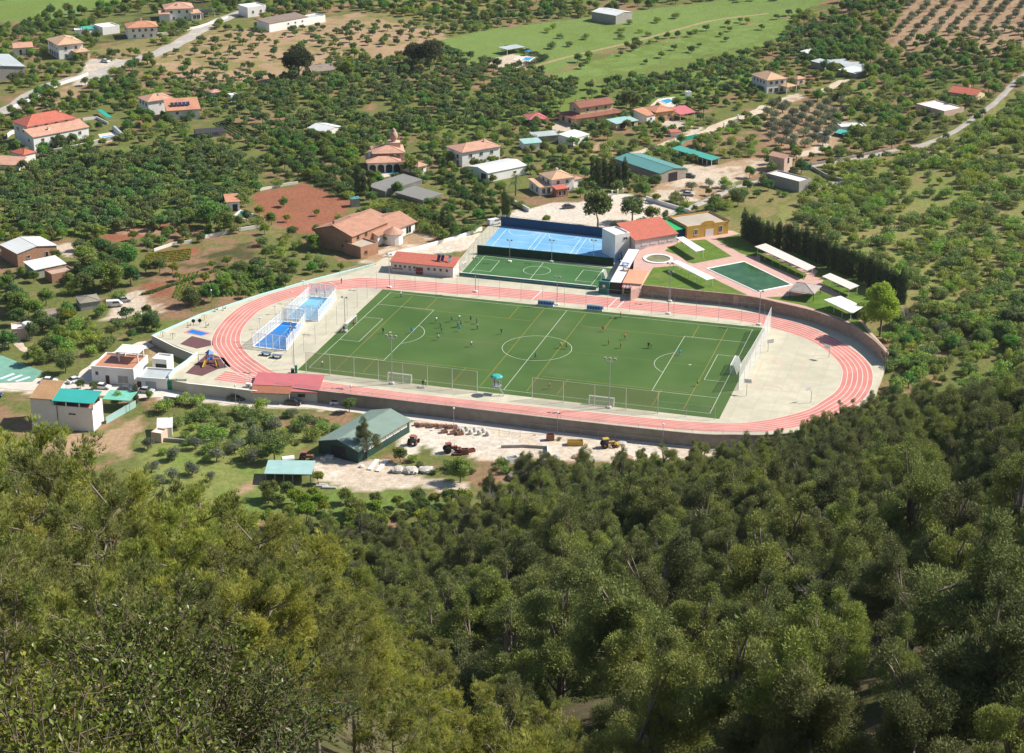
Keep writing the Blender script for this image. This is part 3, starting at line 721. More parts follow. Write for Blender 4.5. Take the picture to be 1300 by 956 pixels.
# ================================================================== BUILDINGS
class Bd:
    """a building: one Empty, its blocks each give a wall, a roof, windows and doors"""
    def __init__(s, name, label, cat, P, group=None, z=None):
        p = GF(*P) if z is None else at(P[0], P[1], z)
        s.z = p.z; s.zz = z; s.root = thing(name, label, cat, p, group)
    def block(s, A, B, d, h, roof='hip', rise=1.6, ov=.4, wm=WHITE, rm=T_SAL, win=(), door=(), z=None, z0=None, base=True, world=False, chim=(), wall=True, pn='wall', rn='roof'):
        zb = s.z if z0 is None else s.z + z0                  # base height of the block (z0 above the ground for upper storeys)
        if world: a, b = A, B
        else: a = at(A[0], A[1], s.z if z is None else s.z + z); b = at(B[0], B[1], s.z if z is None else s.z + z)
        ax = Vector((b.x-a.x, b.y-a.y)); Ln = ax.length; ax.normalize(); ay = Vector((-ax.y, ax.x))
        s.a, s.ax, s.ay, s.L, s.d, s.zb, s.h = a, ax, ay, Ln, d, zb, h
        T = s.T; org = s.root.location
        lo = zb - (1.2 if (base and z0 is None) else 0)
        if base: excl([T(0,0), T(Ln,0), T(Ln,d), T(0,d)], 1.0)
        par = .45 if roof == 'flat' else 0
        if wall:
            bm = MB()
            P = [T(0,0), T(Ln,0), T(Ln,d), T(0,d)]
            if roof == 'gx':   prof = [(0,0),(d,0),(d,h),(d/2,h+rise-.02),(0,h)]; s._ext(bm, prof, 0, Ln, lo, 'x')
            elif roof == 'gy': prof = [(0,0),(Ln,0),(Ln,h),(Ln/2,h+rise-.02),(0,h)]; s._ext(bm, prof, 0, d, lo, 'y')
            elif roof == 'sy': s._ext(bm, [(0,0),(d,0),(d,h+rise-.02),(0,h-.02)], 0, Ln, lo, 'x')
            elif roof == 'sx': s._ext(bm, [(0,0),(Ln,0),(Ln,h+rise-.02),(0,h-.02)], 0, d, lo, 'y')
            elif roof == 'flat':
                bm.prism(P, lo, zb + h)
                for x0, x1, y0, y1 in ((0,Ln,0,.25),(0,Ln,d-.25,d),(0,.25,.25,d-.25),(Ln-.25,Ln,.25,d-.25)):
                    bm.prism([T(x0,y0), T(x1,y0), T(x1,y1), T(x0,y1)], zb+h, zb+h+par)
            else: bm.prism(P, lo, zb + h - .01)
            s.w = bm.build(pn, wm, s.root, org=org)
        r = MB(); e = ov; t = .16
        def lt(x, y, z): p = T(x, y); return (p.x, p.y, zb + z)
        def shell(quads):
            """roof planes with thickness"""
            for q in quads:
                n = len(q); r.add([lt(*p) for p in q] + [lt(p[0], p[1], p[2]-t) for p in q],
                                  [tuple(range(n)), tuple(range(n, 2*n))[::-1]] + [(i, n+i, n+(i+1) % n, (i+1) % n) for i in range(n)])
        x0, x1, y0, y1 = -e, Ln+e, -e, d+e; ze = h + .14; zr = h + rise + .14
        if roof == 'hip':
            if Ln >= d:
                k = d/2; R0 = (k, d/2, zr); R1 = (Ln-k, d/2, zr)
            else:
                k = Ln/2; R0 = (Ln/2, k, zr); R1 = (Ln/2, d-k, zr)
            c = [(x0,y0,ze),(x1,y0,ze),(x1,y1,ze),(x0,y1,ze)]
            if Ln >= d: fs = [[c[0],c[1],R1,R0],[c[1],c[2],R1],[c[2],c[3],R0,R1],[c[3],c[0],R0]]
            else: fs = [[c[0],c[1],R0],[c[1],c[2],R1,R0],[c[2],c[3],R1],[c[3],c[0],R0,R1]]
            n0 = len(r.v)
            for q in fs: r.add([lt(*p) for p in q], [tuple(range(len(q)))])
            r.prism([lt(x0,y0,0)[:2], lt(x1,y0,0)[:2], lt(x1,y1,0)[:2], lt(x0,y1,0)[:2]], zb+ze-t, zb+ze-.002)
            # ridge and hip tiles
            for a_, b_ in ((R0,R1),(c[0],R0),(c[1],R1 if Ln >= d else R0),(c[2],R1),(c[3],R0 if Ln >= d else R1)): r.tube(lt(*a_), lt(*b_), .11, n=4, m=1)
        elif roof == 'gx':
            k = rise*e/(d/2) if d else 0
            shell([[(x0,y0,ze-k),(x1,y0,ze-k),(x1,d/2,zr),(x0,d/2,zr)],[(x1,y1,ze-k),(x0,y1,ze-k),(x0,d/2,zr),(x1,d/2,zr)]]); r.tube(lt(x0,d/2,zr), lt(x1,d/2,zr), .1, n=4, m=1)
        elif roof == 'gy':
            k = rise*e/(Ln/2)
            shell([[(x0,y1,ze-k),(x0,y0,ze-k),(Ln/2,y0,zr),(Ln/2,y1,zr)],[(x1,y0,ze-k),(x1,y1,ze-k),(Ln/2,y1,zr),(Ln/2,y0,zr)]]); r.tube(lt(Ln/2,y0,zr), lt(Ln/2,y1,zr), .1, n=4, m=1)
        elif roof == 'sy':
            k = rise*e/d; shell([[(x0,y0,ze-k),(x1,y0,ze-k),(x1,y1,zr+k),(x0,y1,zr+k)]])
        elif roof == 'sx':
            k = rise*e/Ln; shell([[(x0,y0,ze-k),(x1,y0,zr+k),(x1,y1,zr+k),(x0,y1,ze-k)]])
        elif roof == 'slab':
            shell([[(x0,y0,ze),(x1,y0,ze),(x1,y1,ze+.06),(x0,y1,ze+.06)]])
        elif roof == 'flat':
            q = [T(.24,.24), T(Ln-.24,.24), T(Ln-.24,d-.24), T(.24,d-.24)]; r.prism(q, zb+h-.1, zb+h+.05)
        if roof: s.r = r.build(rn, [rm, rm], s.root, org=org)
        for w_ in win: s.window(*w_)
        for w_ in door: s.door(*w_)
        for cx, cy, ch in chim:
            cm = MB(); p = T(cx, cy); cm.obox(p, ax, .35, .35, zb+h, zb+h+rise*.6+ch); cm.obox(p, ax, .48, .48, zb+h+rise*.6+ch, zb+h+rise*.6+ch+.12)
            cm.obox(p, ax, .3, .3, zb+h+rise*.6+ch+.12, zb+h+rise*.6+ch+.35, 1)
            cm.build('chimney', [wm if wm != BRICK else BRICK, rm], s.r, org=org)
        return s
    def T(s, x, y): p = Vector((s.a.x, s.a.y)) + s.ax*x + s.ay*y; return Vector((p.x, p.y))
    def _ext(s, bm, prof, a0, a1, lo, axis):
        zb = s.zb; n = len(prof); V = []
        for q in (a0, a1):
            for u, z in prof:
                p = s.T(q, u) if axis == 'x' else s.T(u, q)
                V.append((p.x, p.y, zb + z if z > 0 else lo))
        F = [tuple(range(n)), tuple(range(n, 2*n))[::-1]] + [((i+1) % n, i, n+i, n+(i+1) % n) for i in range(n)]
        if axis == 'x': F = [f[::-1] for f in F]
        bm.add(V, F)
    def _face(s, f):
        """origin, direction along, outward normal, length of a face"""
        if f == 'F': return s.T(0,0), s.ax, -s.ay, s.L
        if f == 'R': return s.T(s.L,0), s.ay, s.ax, s.d
        if f == 'L': return s.T(0,s.d), -s.ay, -s.ax, s.d
        return s.T(s.L,s.d), -s.ax, s.ay, s.L
    def window(s, f, n, zc, w=1.1, hh=1.2, t0=.08, t1=.92, fm=WFRM, gm=GLASS):
        o, al, nn, Ln = s._face(f)
        for i in range(n):
            c = o + al*(Ln*(t0 + (t1-t0)*(i+.5)/n)); z = s.zb + zc; org = s.root.location
            g = MB(); g.obox(c + nn*.0, al, w/2, .035, z-hh/2, z+hh/2); g = g.build('window', gm, s.root, org=org)
            q = MB()
            q.obox(c, al, w/2+.1, .07, z+hh/2, z+hh/2+.1); q.obox(c, al, w/2+.16, .12, z-hh/2-.1, z-hh/2)
            for k in (-1, 1): q.obox(c + al*(k*(w/2+.05)), al, .05, .07, z-hh/2, z+hh/2)
            if w > .9: q.obox(c, al, .035, .06, z-hh/2, z+hh/2)
            q.build('frame', fm, g, org=org)
    def door(s, f, t, w=1., hh=2.1, m=WOODD, zc=0):
        o, al, nn, Ln = s._face(f); c = o + al*(Ln*t); org = s.root.location
        g = MB(); g.obox(c, al, w/2, .05, s.zb+zc, s.zb+zc+hh); g = g.build('door', m, s.root, org=org)
        q = MB(); q.obox(c + nn*.08 + al*(w*.35), al, .06, .04, s.zb+zc+1.0, s.zb+zc+1.06); q.build('handle', STEEL, g, org=org)
    def posts(s, pts, h, r=.1, m=WPAINT, name='post'):
        """columns under a canopy, each its own part (local x, y)"""
        for x, y in pts:
            p = s.T(x, y); bm = MB(); bm.tube((p.x, p.y, s.zb-.5), (p.x, p.y, s.zb+h), r, n=6); bm.build(name, m, s.root, org=s.root.location)
def bp_(a, b, t): return (a[0] + (b[0]-a[0])*t, a[1] + (b[1]-a[1])*t)

# --- left side villas
D_ = ('F', .3, 1, 2.1)
v = Bd('villa', 'long white villa with a bright red hipped roof above a salmon lean-to roof', 'house', C(21,345,565))
v.block(C(21,345,568), C(21,895,462), 6.5, 5.2, 'sy', 1.6, .35, WHITE, T_SAL, win=[('F',5,3.6,1.1,1.1),('F',2,1.2,.8,1.1,.2,.6),('L',1,3.4,.8,1.)], chim=[(8,3,.6)])
a, b_ = v.T(1.5, 6.6), v.T(v.L*.93, 6.6)
v.block(a, b_, 10, 7.6, 'hip', 2.6, .6, WHITE, T_RED, world=True, win=[('F',4,7.0,1.1,.8),('R',2,5.6,1.2,1.3),('L',2,5.6,1.1,1.2)], chim=[(v.L*.7,4,.8)], pn='upper_wall', rn='upper_roof')
v = Bd('cottage', 'tiny white cottage with a red hipped roof at the end of a boundary wall', 'house', C(21,125,665))
v.block(C(21,125,668), C(21,245,700), 5, 3.4, 'hip', 1.3, .4, WHITE, T_RED, win=[('F',1,2.0,.8,1.1)])
v.block(C(21,-60,745), C(21,190,760), 6, 1.8, 'sy', 1.2, .4, WHITE, T_SAL, pn='lean_to_wall', rn='lean_to_roof')
v = Bd('villa', 'white villa with pink hipped roof and solar panels on its orange wing', 'house', C(1,745,575))
v.block(C(1,745,578), C(1,868,560), 9, 5.4, 'hip', 1.7, .5, WHITE, T_SAL, win=[('L',3,4.1,1.1,1.2),('L',3,1.3,1.2,1.6),('F',1,4.,.6,.6)], chim=[(6,3,.5)])
v.block(C(1,842,604), C(1,1000,594), 10, 3.9, 'sy', 2.0, .5, WHITE, T_ORG, win=[('F',2,2.8,1.,1.),('F',1,1.,1.2,1.,.55,.9)], pn='wing_wall', rn='wing_roof')
org = v.root.location
for i in range(5):
    p0 = v.T(2.0 + i*1.5, 3.2); bm = MB(); c0 = v.T(2.0 + i*1.5, 4.3)
    q = [(*v.T(1.5+i*1.5,2.6), v.zb+5.0), (*v.T(2.8+i*1.5,2.6), v.zb+5.0), (*v.T(2.8+i*1.5,4.6), v.zb+5.9), (*v.T(1.5+i*1.5,4.6), v.zb+5.9)]
    bm.add(q + [(a[0],a[1],a[2]-.08) for a in q], [(0,1,2,3),(7,6,5,4),(0,4,5,1),(1,5,6,2),(2,6,7,3),(3,7,4,0)]); bm.build('solar_panel', PANEL, v.r, org=org)
v = Bd('villa', 'big white villa with beige tiled roof and cream columned porch by the road bend', 'house', C(1,300,297))
v.block(C(1,298,297), C(1,418,284), 15, 6.2, 'hip', 2.2, .7, WHITE, T_BEI, win=[('L',4,4.9,1.4,1.6),('L',4,1.5,1.6,1.9),('F',2,4.4,1.,1.5),('F',2,1.3,1.,1.5)], chim=[(8,5,.5)])
v.block(C(1,385,300), C(1,450,292), 6, 3.2, 'hip', .8, .4, CREAM, T_BEI, win=[('F',2,1.4,1.6,1.9,.1,.9,CREAM,DARK)], pn='porch', rn='porch_roof')
v = Bd('cottage', 'small brown roofed outbuilding beside the grey warehouse at the left edge', 'shed', C(1,75,275))
v.block(C(1,72,276), C(1,165,270), 7, 3.2, 'gx', 1.5, .4, WHITE, T_SAL, door=[('F',.35,1.,2.2,WOODD),('F',.75,1.8,2.2,DARK)])
v = Bd('warehouse', 'grey block warehouse with a pale metal roof at the left edge of the picture', 'warehouse', C(1,0,402))
v.block(C(1,-100,415), C(1,128,392), 27, 5.0, 'gy', 1.2, .3, GREYW, GMET)
v = Bd('villa', 'white villa with salmon hipped roof farthest up the country road, dark carport at its side', 'house', C(1,830,106))
v.block(C(1,829,106), C(1,968,100), 12, 5.6, 'hip', 2.2, .5, WHITE, T_SAL, win=[('F',3,4.2,1.,1.2),('F',2,1.2,1.,1.2),('L',2,4.2,1.,1.2)], chim=[(6,3,.6)])
v.block(C(1,960,104), C(1,1008,100), 6, 3.4, 'sy', .6, .3, WHITE, T_SAL, win=[('F',2,1.6,1.5,1.8,.1,.9,WFRM,DARK)], pn='porch', rn='porch_roof')
v.block(C(1,800,112), C(1,850,110), 5, 3.8, 'sy', .8, .3, WHITE, T_SAL, pn='bay_wall', rn='bay_roof')
v.block(C(1,1015,92), C(1,1075,84), 6, 2.6, 'slab', 0, .2, WHITE, DARK, wall=False, rn='carport_roof')
v.posts([(0,0),(v.L,0),(v.L,6)], 2.6)
v = Bd('villa', 'white house with an orange hipped roof and a chimney below the farthest villa', 'house', C(1,645,195))
v.block(C(1,642,196), C(1,790,188), 11, 5., 'hip', 2., .5, WHITE, T_ORG, win=[('F',4,3.8,1.,1.2),('F',3,1.2,1.,1.3),('L',2,3.6,1.1,1.2)], chim=[(7,7,1.5)])
v = Bd('shed', 'blank white garage beside the house with the orange hipped roof', 'garage', C(1,515,175))
v.block(C(1,515,176), C(1,600,165), 9, 3.2, 'flat', 0, 0, WHITE, CONCW)
v = Bd('shed', 'little white cube shed between two villas at upper left', 'shed', C(1,375,178)); v.block(C(1,375,178), C(1,412,176), 4, 2.2, 'flat', 0, 0, WHITE, CONCW)
v = Bd('shed', 'low pale shed with a green roof left of the blank white garage', 'shed', C(1,430,172)); v.block(C(1,430,172), C(1,503,163), 5, 2.2, 'sy', .4, .3, WHITE, TURQ)
v = Bd('garden_shed', 'tiny white tower hut with a red cap behind the villa with solar panels', 'shed', C(1,1060,500)); v.block(C(1,1062,502), C(1,1106,497), 4, 3.0, 'hip', .8, .3, WHITE, T_SAL, win=[('F',1,1.8,.6,.8)])
v = Bd('garden_shed', 'small white shed with a green door right of the tower hut', 'shed', C(1,1155,508)); v.block(C(1,1155,508), C(1,1192,503), 3, 2.2, 'flat', 0, 0, WHITE, CONCW, door=[('F',.3,1.,1.8,NETG)])
# --- top centre
v = Bd('outbuilding', 'long low white outbuilding with a flat brown roof near the top edge', 'outbuilding', C(2,48,160))
v.block(C(2,48,162), C(2,240,126), 9, 4., 'sy', .8, .2, WHITE, mat('brown_felt', (.22,.17,.14)), win=[('F',3,2.4,.9,.7,.4,.95)])
v.block(C(2,240,126), C(2,328,110), 7, 2.8, 'flat', 0, 0, WHITE, GMET, pn='annex_wall', rn='annex_roof')
v = Bd('house', 'white house cut by the top edge with an orange tank on its roof', 'house', C(2,-20,80)); v.block(C(2,-60,88), C(2,32,76), 9, 4.5, 'flat', 0, 0, WHITE, CONCW, win=[('F',2,2.4,1.,1.2)])
v = Bd('farmhouse', 'old grey gabled farmhouse half hidden between two round pines', 'house', C(2,270,398)); v.block(C(2,262,400), C(2,375,388), 8, 3.4, 'gx', 1.8, .3, PINKW, mat('old_grey_tiles', (.24,.20,.17), .9, .25, 2), win=[('F',2,1.8,.8,1.,.3,.95)], chim=[(10,3,.6)])
v = Bd('barn', 'small white barn with a pale ribbed metal roof among almond trees', 'barn', C(2,240,672)); v.block(C(2,238,676), C(2,330,696), 10, 2.6, 'gx', 1.0, .2, WHITE, WMET, win=[('F',2,1.6,1.,.8)])
v = Bd('warehouse', 'pale grey warehouse with a white low pitched roof alone in the green field', 'warehouse', C(3,560,122)); v.block(C(3,558,123), C(3,640,105), 15, 4.2, 'gy', 1., .2, GREYW, WMET)
# --- villa with the brick finial
v = Bd('domed_villa', 'ornate villa with arched porch and a fat brick dome turret on its roof', 'house', C(23,440,390))
v.block(C(23,440,392), C(23,700,384), 12, 3.7, 'hip', 1.7, .6, WHITE, T_SAL, win=[('L',2,1.8,1.,1.2)], chim=[(.8,6,1.6)])
for i, t in enumerate((.14,.40,.66,.9)):
    o_, al, nn, Ln = v._face('F'); c = o_ + al*(Ln*t); org = v.root.location; bm = MB(); r_ = Ln*.105
    P = [(-r_,0),(r_,0)] + [(r_*math.cos(k*PI/8), 2.1 + .9*math.sin(k*PI/8)) for k in range(9)]
    V = [];
    for off in (0,.06):
        for x, z in P: q = c + al*x + nn*off; V.append((q.x, q.y, v.zb + z + .05))
    n = len(P); bm.add(V, [tuple(range(n, 2*n))] + [(k, (k+1) % n, n+(k+1) % n, n+k) for k in range(n)]); bm.build('archway', DARK, v.root, org=org)
v.block(C(23,850,408), C(23,918,392), 9, 3.0, 'hip', 1.2, .5, WHITE, T_SAL, win=[('F',1,1.8,.9,1.)], pn='wing_wall', rn='wing_roof')
v.a = at(*C(23,440,392), v.z); v.ax = Vector((at(*C(23,700,384), v.z) - v.a)[:2]).normalized(); v.ay = Vector((-v.ax.y, v.ax.x))
a, b_ = v.T(2.2, 4.5), v.T(12.6, 4.5)
v.block(a, b_, 10, 5.8, 'hip', 1.7, .6, PINKW, T_SAL, world=True, win=[('F',4,5.,1.1,.9)], chim=[(3,8,1.2),(6,8.5,1.4)], pn='upper_wall', rn='upper_roof')
p = v.T(7.5, 6.5); bm = MB(); bm.obox(p, v.ax, 2.2, 1.8, v.zb+6, v.zb+8.3); bm.build('pedestal', PINKW, v.root, org=v.root.location)
bm = MB(); bm.lathe((p.x,p.y,v.zb+8.3), [(.8,0),(.85,.4),(1.35,1.2),(1.5,2.0),(1.35,2.8),(.9,3.4),(.75,3.7),(.8,4.0),(.45,4.5),(.05,4.9)], 14)
d = bm.build('dome', mat('pink_brick', (.52,.33,.27), .9, .25, 3.), v.root, smooth=True, org=v.root.location)
# --- row between the fields and the car park
v = Bd('house', 'white house with long salmon hipped roof beside the big white storage shed', 'house', C(6,1015,165))
v.block(C(6,1012,166), C(6,1200,133), 10, 5.2, 'hip', 1.6, .5, WHITE, T_SAL, win=[('F',3,3.6,1.2,1.1),('L',2,3.2,1.2,1.4),('L',2,1.0,1.2,1.6)], chim=[(12,4,1.)])
v = Bd('storage_shed', 'big white storage shed with a wide dark doorway in its left end', 'shed', (619,231))
v.block((619.5,231.5), (668,221.5), 11, 3.2, 'gx', .9, .25, WHITE, WMET, win=[('F',1,1.7,1.2,.8,.5,.9),('L',1,1.8,.9,.9,0,.4)], door=[('L',.78,2.8,2.6,DARK)])
v = Bd('villa', 'white villa with brown tile roof, balcony and reddish porch behind the courts', 'house', C(7,240,303))
v.block(C(7,238,303), C(7,345,288), 8.5, 5.0, 'hip', 1.7, .5, WHITE, T_BRN if 0 else T_BEI, win=[('F',2,3.8,1.,1.2),('F',1,1.2,1.,1.2,.55,.95),('L',2,3.8,1.1,1.2)], chim=[(5,6,.8)])
v.block(C(7,180,310), C(7,240,303), 9, 2.9, 'sy', .6, .4, WHITE, T_BEI, win=[('F',2,1.5,1.,1.6),('L',2,1.5,1.,1.6)], pn='wing_wall', rn='wing_roof')
v.block(C(7,262,318), C(7,318,310), 3, 2.7, 'sy', .4, .3, mat('red_porch', (.42,.16,.10)), T_RED, pn='porch', rn='porch_roof', win=[('F',2,1.2,.9,1.5,.1,.9,WFRM,DARK)])
v.block(C(7,350,270), C(7,388,262), 5, 2.8, 'hip', .7, .3, WHITE, T_SAL, pn='annex_wall', rn='annex_roof')
v = Bd('barn', 'grey block barn with a teal metal roof and dark sliding door beside the gravel yard', 'barn', (837.5,233))
v.block((837.5,233.5), (870.5,226.5), 24, 3.6, 'gy', 1.0, .25, mat('grey_block_wall', (.33,.29,.25), .9, .15, 1), TEAL, door=[('F',.5,4,3.1,DARK)])
v = Bd('chicken_shed', 'long narrow shelter with a turquoise roof on white posts beside green netting', 'shelter', (853,196))
v.block((852.7,196), (903,211), 3.6, 2.1, 'sy', .3, .3, WHITE, TURQ, wall=False); v.posts([(v.L*i/9, 0) for i in range(10)], 2.1, .12)
bm = MB(); P = [v.T(0,3.3), v.T(v.L,3.3), v.T(v.L,3.55), v.T(0,3.55)]; bm.prism(P, v.zb-.5, v.zb+2.1); bm.build('back_wall', GREYW, v.root, org=v.root.location)
v = Bd('villa', 'yellow rendered villa with dark brown stepped roofs and a deep porch', 'house', C(3,430,625))
v.block(C(3,352,632), C(3,590,596), 11, 2.8, 'hip', 1.1, .8, CREAM, T_BRN, win=[('L',2,1.4,1.6,1.8,.1,.9,CREAM,DARK)], door=[('F',.45,1.,2.1)], pn='lower_wall', rn='lower_roof')
v.a = v.T(4.2, 2.5); v.block(v.a, v.T(15.0,0), 7.5, 6.3, 'gx', 1.3, .6, CREAM, T_BRN, world=True, win=[('F',3,4.9,.9,1.1),('L',1,4.8,.8,1.)], chim=[(7,6,.8),(2,6,.5)], pn='upper_wall', rn='upper_roof')
v = Bd('pavilion', 'square garden pavilion with a raspberry red tent roof left of the yellow villa', 'pavilion', C(3,170,625)); v.block(C(3,128,628), C(3,215,622), 8, 2.2, 'hip', 1.4, .4, WHITE, PINKM, wall=False); v.posts([(0,0),(v.L,0),(v.L,8),(0,8)], 2.2)
v = Bd('shed', 'open shed with a pale green roof between the yellow villa and the orange house', 'shed', C(3,560,650)); v.block(C(3,560,650), C(3,668,632), 6, 2.3, 'sy', .4, .3, CREAM, TEALL, win=[('F',2,1.2,2.6,1.8,.1,.9,CREAM,DARK)])
v = Bd('house', 'orange rendered house with a raspberry red awning roof and a pool terrace behind', 'house', C(3,755,605))
v.block(C(3,757,612), C(3,850,600), 9, 3.8, 'hip', 1.3, .4, mat('orange_render', (.62,.36,.17), .85, .08, 1), T_ORG, win=[('F',2,2.,1.,1.2)], door=[('F',.8,1.,2.1)])
v.block(C(3,712,622), C(3,756,612), 7, 3.2, 'sy', 1.2, .3, WHITE, T_ORG, win=[('F',1,1.8,.8,1.)], pn='wing_wall', rn='wing_roof')
v.block(C(3,880,604), C(3,950,592), 6, 2.5, 'sy', 1.1, .5, WHITE, PINKM, wall=False, rn='awning'); v.posts([(0,0),(v.L/2,0),(v.L,0)], 2.5)
v = Bd('shed', 'pair of low sheds with pale green and grey roofs below the raspberry pavilion', 'shed', C(3,100,745)); v.block(C(3,100,750), C(3,190,742), 5, 2.2, 'sy', .5, .2, WHITE, TEALL); v.block(C(3,150,715), C(3,270,705), 5, 2.2, 'sy', .4, .2, GREYW, GMET, pn='rear_wall', rn='rear_roof')
v = Bd('shed', 'white corrugated roof shed half hidden by trees below the yellow villa', 'shed', C(3,345,728)); v.block(C(3,345,730), C(3,425,706), 7, 2.6, 'sy', .5, .2, WHITE, WMET)
v = Bd('kennel', 'tiny white and red hut with a low wall beside the lane', 'hut', C(3,835,685)); v.block(C(3,835,685), C(3,885,682), 3, 1.6, 'sy', .4, .2, WHITE, T_RED)
v = Bd('villa', 'white two storey house with a beige pyramid roof and arcade on the right', 'house', C(4,10,470))
v.block(C(4,12,468), C(4,108,458), 12, 5.4, 'hip', 2.2, .5, WHITE, T_BEI, win=[('F',3,4.2,1.1,1.2),('F',3,1.2,1.4,1.6),('L',4,4.2,1.,1.2),('L',3,1.3,1.2,1.4)], chim=[(5,6,.5)])
v.block(C(4,112,470), C(4,160,462), 5, 2.8, 'hip', .9, .3, WHITE, T_BEI, wall=False, rn='porch_roof'); v.posts([(0,0),(v.L,0),(v.L,5),(0,5)], 2.8, .18)
v = Bd('gazebo', 'small pinkish brick gazebo just right of the beige pyramid roof', 'gazebo', C(4,165,425)); v.block(C(4,165,427), C(4,205,420), 3, 2.4, 'hip', .8, .2, PINKW, T_SAL, win=[('F',1,1.2,1.4,1.4,.1,.9,WFRM,DARK)])
v = Bd('shed', 'white roofed shed standing alone above the corrugated sheds on the right', 'shed', C(4,240,300)); v.block(C(4,238,298), C(4,285,285), 6, 2.2, 'sy', .5, .2, GREYW, WMET)
v = Bd('shed', 'sprawling cluster of corrugated metal sheds with bleached roofs among dark trees', 'shed', C(4,310,350))
for a_, b2, d_ in (((300,348),(345,336),7),((350,350),(440,345),8),((370,375),(455,395),9),((420,372),(522,368),11)): v.block(C(4,*a_), C(4,*b2), d_, 2.2, 'sy', .4, .2, GREYW, GMET if a_[0] != 370 else WMET)
v = Bd('house', 'cream house with a plain bright red gabled roof on the far right', 'house', (1205,126))
v.block((1204.8,126.5), (1238,131.5), 9, 3.2, 'gx', 1.5, .5, CREAM, T_RED, win=[('F',2,1.8,1.,1.2),('R',1,1.8,.8,.8)], door=[('F',.35,1.6,2.2,STEEL)], chim=[(5,7,1.)])
v = Bd('terrace_building', 'flat roofed pinkish block with a parapet terrace beside the bright red gabled roof', 'building', C(4,757,560)); v.block(C(4,757,560), C(4,898,598), 11, 2.9, 'flat', 0, 0, PINKW, CONCW, win=[('F',1,1.6,1.,1.)])
v = Bd('farm_building', 'walled farm building with a pink tiled end roof and vehicles on its terrace', 'building', (972,232)); v.block((972,233.5), (1014,244.5), 6, 3.4, 'flat', 0, 0, GREYW, CONCW); v.block(C(8,22,58), C(8,98,75), 5, 5.0, 'gx', .9, .3, PINKW, T_SAL, pn='upper_wall', rn='tiled_roof', door=[('R',.5,1.,2.,DARK,2.9)])
v = Bd('ruin', 'low broken white ruin walls beside a green tarpaulin', 'ruin', C(4,385,655)); v.block(C(4,385,660), C(4,512,655), 6, 1.6, 'flat', 0, 0, WHITE, CONCW)
# --- brick house under construction by the car park
v = Bd('unfinished_house', 'large half finished brick house with tiled roofs and a round turret beside the sports ground', 'house', C(6,470,600))
T_OLD = mat('old_salmon_tiles', (.40,.215,.15), .9, .2, 2.6, bump=.5)
v.block(C(6,462,600), C(6,640,525), 14, 5.6, 'gx', 2.2, .5, BRICK, T_OLD, win=[('F',2,4.4,1.2,1.2,.05,.5,BRICK,DARK),('L',1,2.0,.8,.8,.6,.9,BRICK,DARK)], chim=[(3,9,1.)])
v.block(C(6,590,560), C(6,775,490), 13, 3.4, 'gx', 2.0, .6, WHITE, T_OLD, win=[('F',1,1.7,1.1,1.3,.3,.5),('F',1,1.5,2.4,2.2,.7,.95,WHITE,DARK)], pn='wing_wall', rn='wing_roof')
a = v.T(1, 6.5); b_ = v.T(10.5, 6.5)
v.block(a, b_, 5, 6.2, 'sy', .8, .4, WHITE, T_OLD, world=True, win=[('F',2,5.6,1.,.6)], pn='clerestory_wall', rn='clerestory_roof')
p = at(*C(6,668,545), v.z); bm = MB(); bm.lathe((p.x,p.y,v.z-.8), [(2.9,0),(2.9,4.2)], 14); bm.build('turret', WHITE, v.root, org=v.root.location)
bm = MB(); bm.lathe((p.x,p.y,v.z+3.35), [(3.3,0),(3.3,.12),(.05,1.9)], 14); bm.build('turret_roof', T_SAL, v.root, org=v.root.location)
v.block(C(6,505,625), C(6,592,600), 8, 3.2, 'flat', 0, 0, BRICK, FLATR, door=[('R',.4,2.4,2.3,STEEL)], win=[('F',1,1.6,1.,1.,.1,.5,BRICK,DARK)], pn='garage_wall', rn='garage_roof')
v = Bd('changing_rooms', 'long white changing room block with red tiled roof and solar water heaters beside the track', 'building', C(6,655,687), z=0)
v.block(C(6,655,688), C(6,966,718), 6, 3.1, 'sy', 1.0, .3, WHITE_SH, T_RED, win=[('F',5,1.9,.75,.75,.04,.42),('F',4,1.9,.75,.75,.56,.95)], door=[('F',.46,2.2,2.1,mat('maroon_door', (.20,.04,.04)))])
bm = MB(); o_, al, nn, Ln = v._face('F')
for t0, t1 in ((.02,.11),(.12,.2),(.29,.33),(.37,.41)): bm.obox(o_ + al*(Ln*(t0+t1)/2), al, Ln*(t1-t0)/2, .03, .9, 1.25)
bm.build('maroon_panel', MATS['maroon_door'], v.root, org=v.root.location)
for i in range(3):
    c = v.T(v.L*(.72 + .055*i + (.07 if i == 2 else 0)), 3.2); bm = MB(); ax = v.ax
    q = [(*v.T(v.L*(.70+.06*i+(.06 if i == 2 else 0)),2.2), 4.0), (*v.T(v.L*(.75+.06*i+(.06 if i == 2 else 0)),2.2), 4.0), (*v.T(v.L*(.75+.06*i+(.06 if i == 2 else 0)),3.6), 5.4), (*v.T(v.L*(.70+.06*i+(.06 if i == 2 else 0)),3.6), 5.4)]
    bm.add(q + [(a[0],a[1],a[2]-.1) for a in q], [(0,1,2,3),(7,6,5,4),(0,4,5,1),(1,5,6,2),(2,6,7,3),(3,7,4,0)]); bm.build('solar_panel', PANEL if i < 2 else GMET, v.r, org=v.root.location)
    bm = MB(); bm.tube(q[2], q[3], .25, n=8); bm.build('water_tank', STEEL, v.r, org=v.root.location)
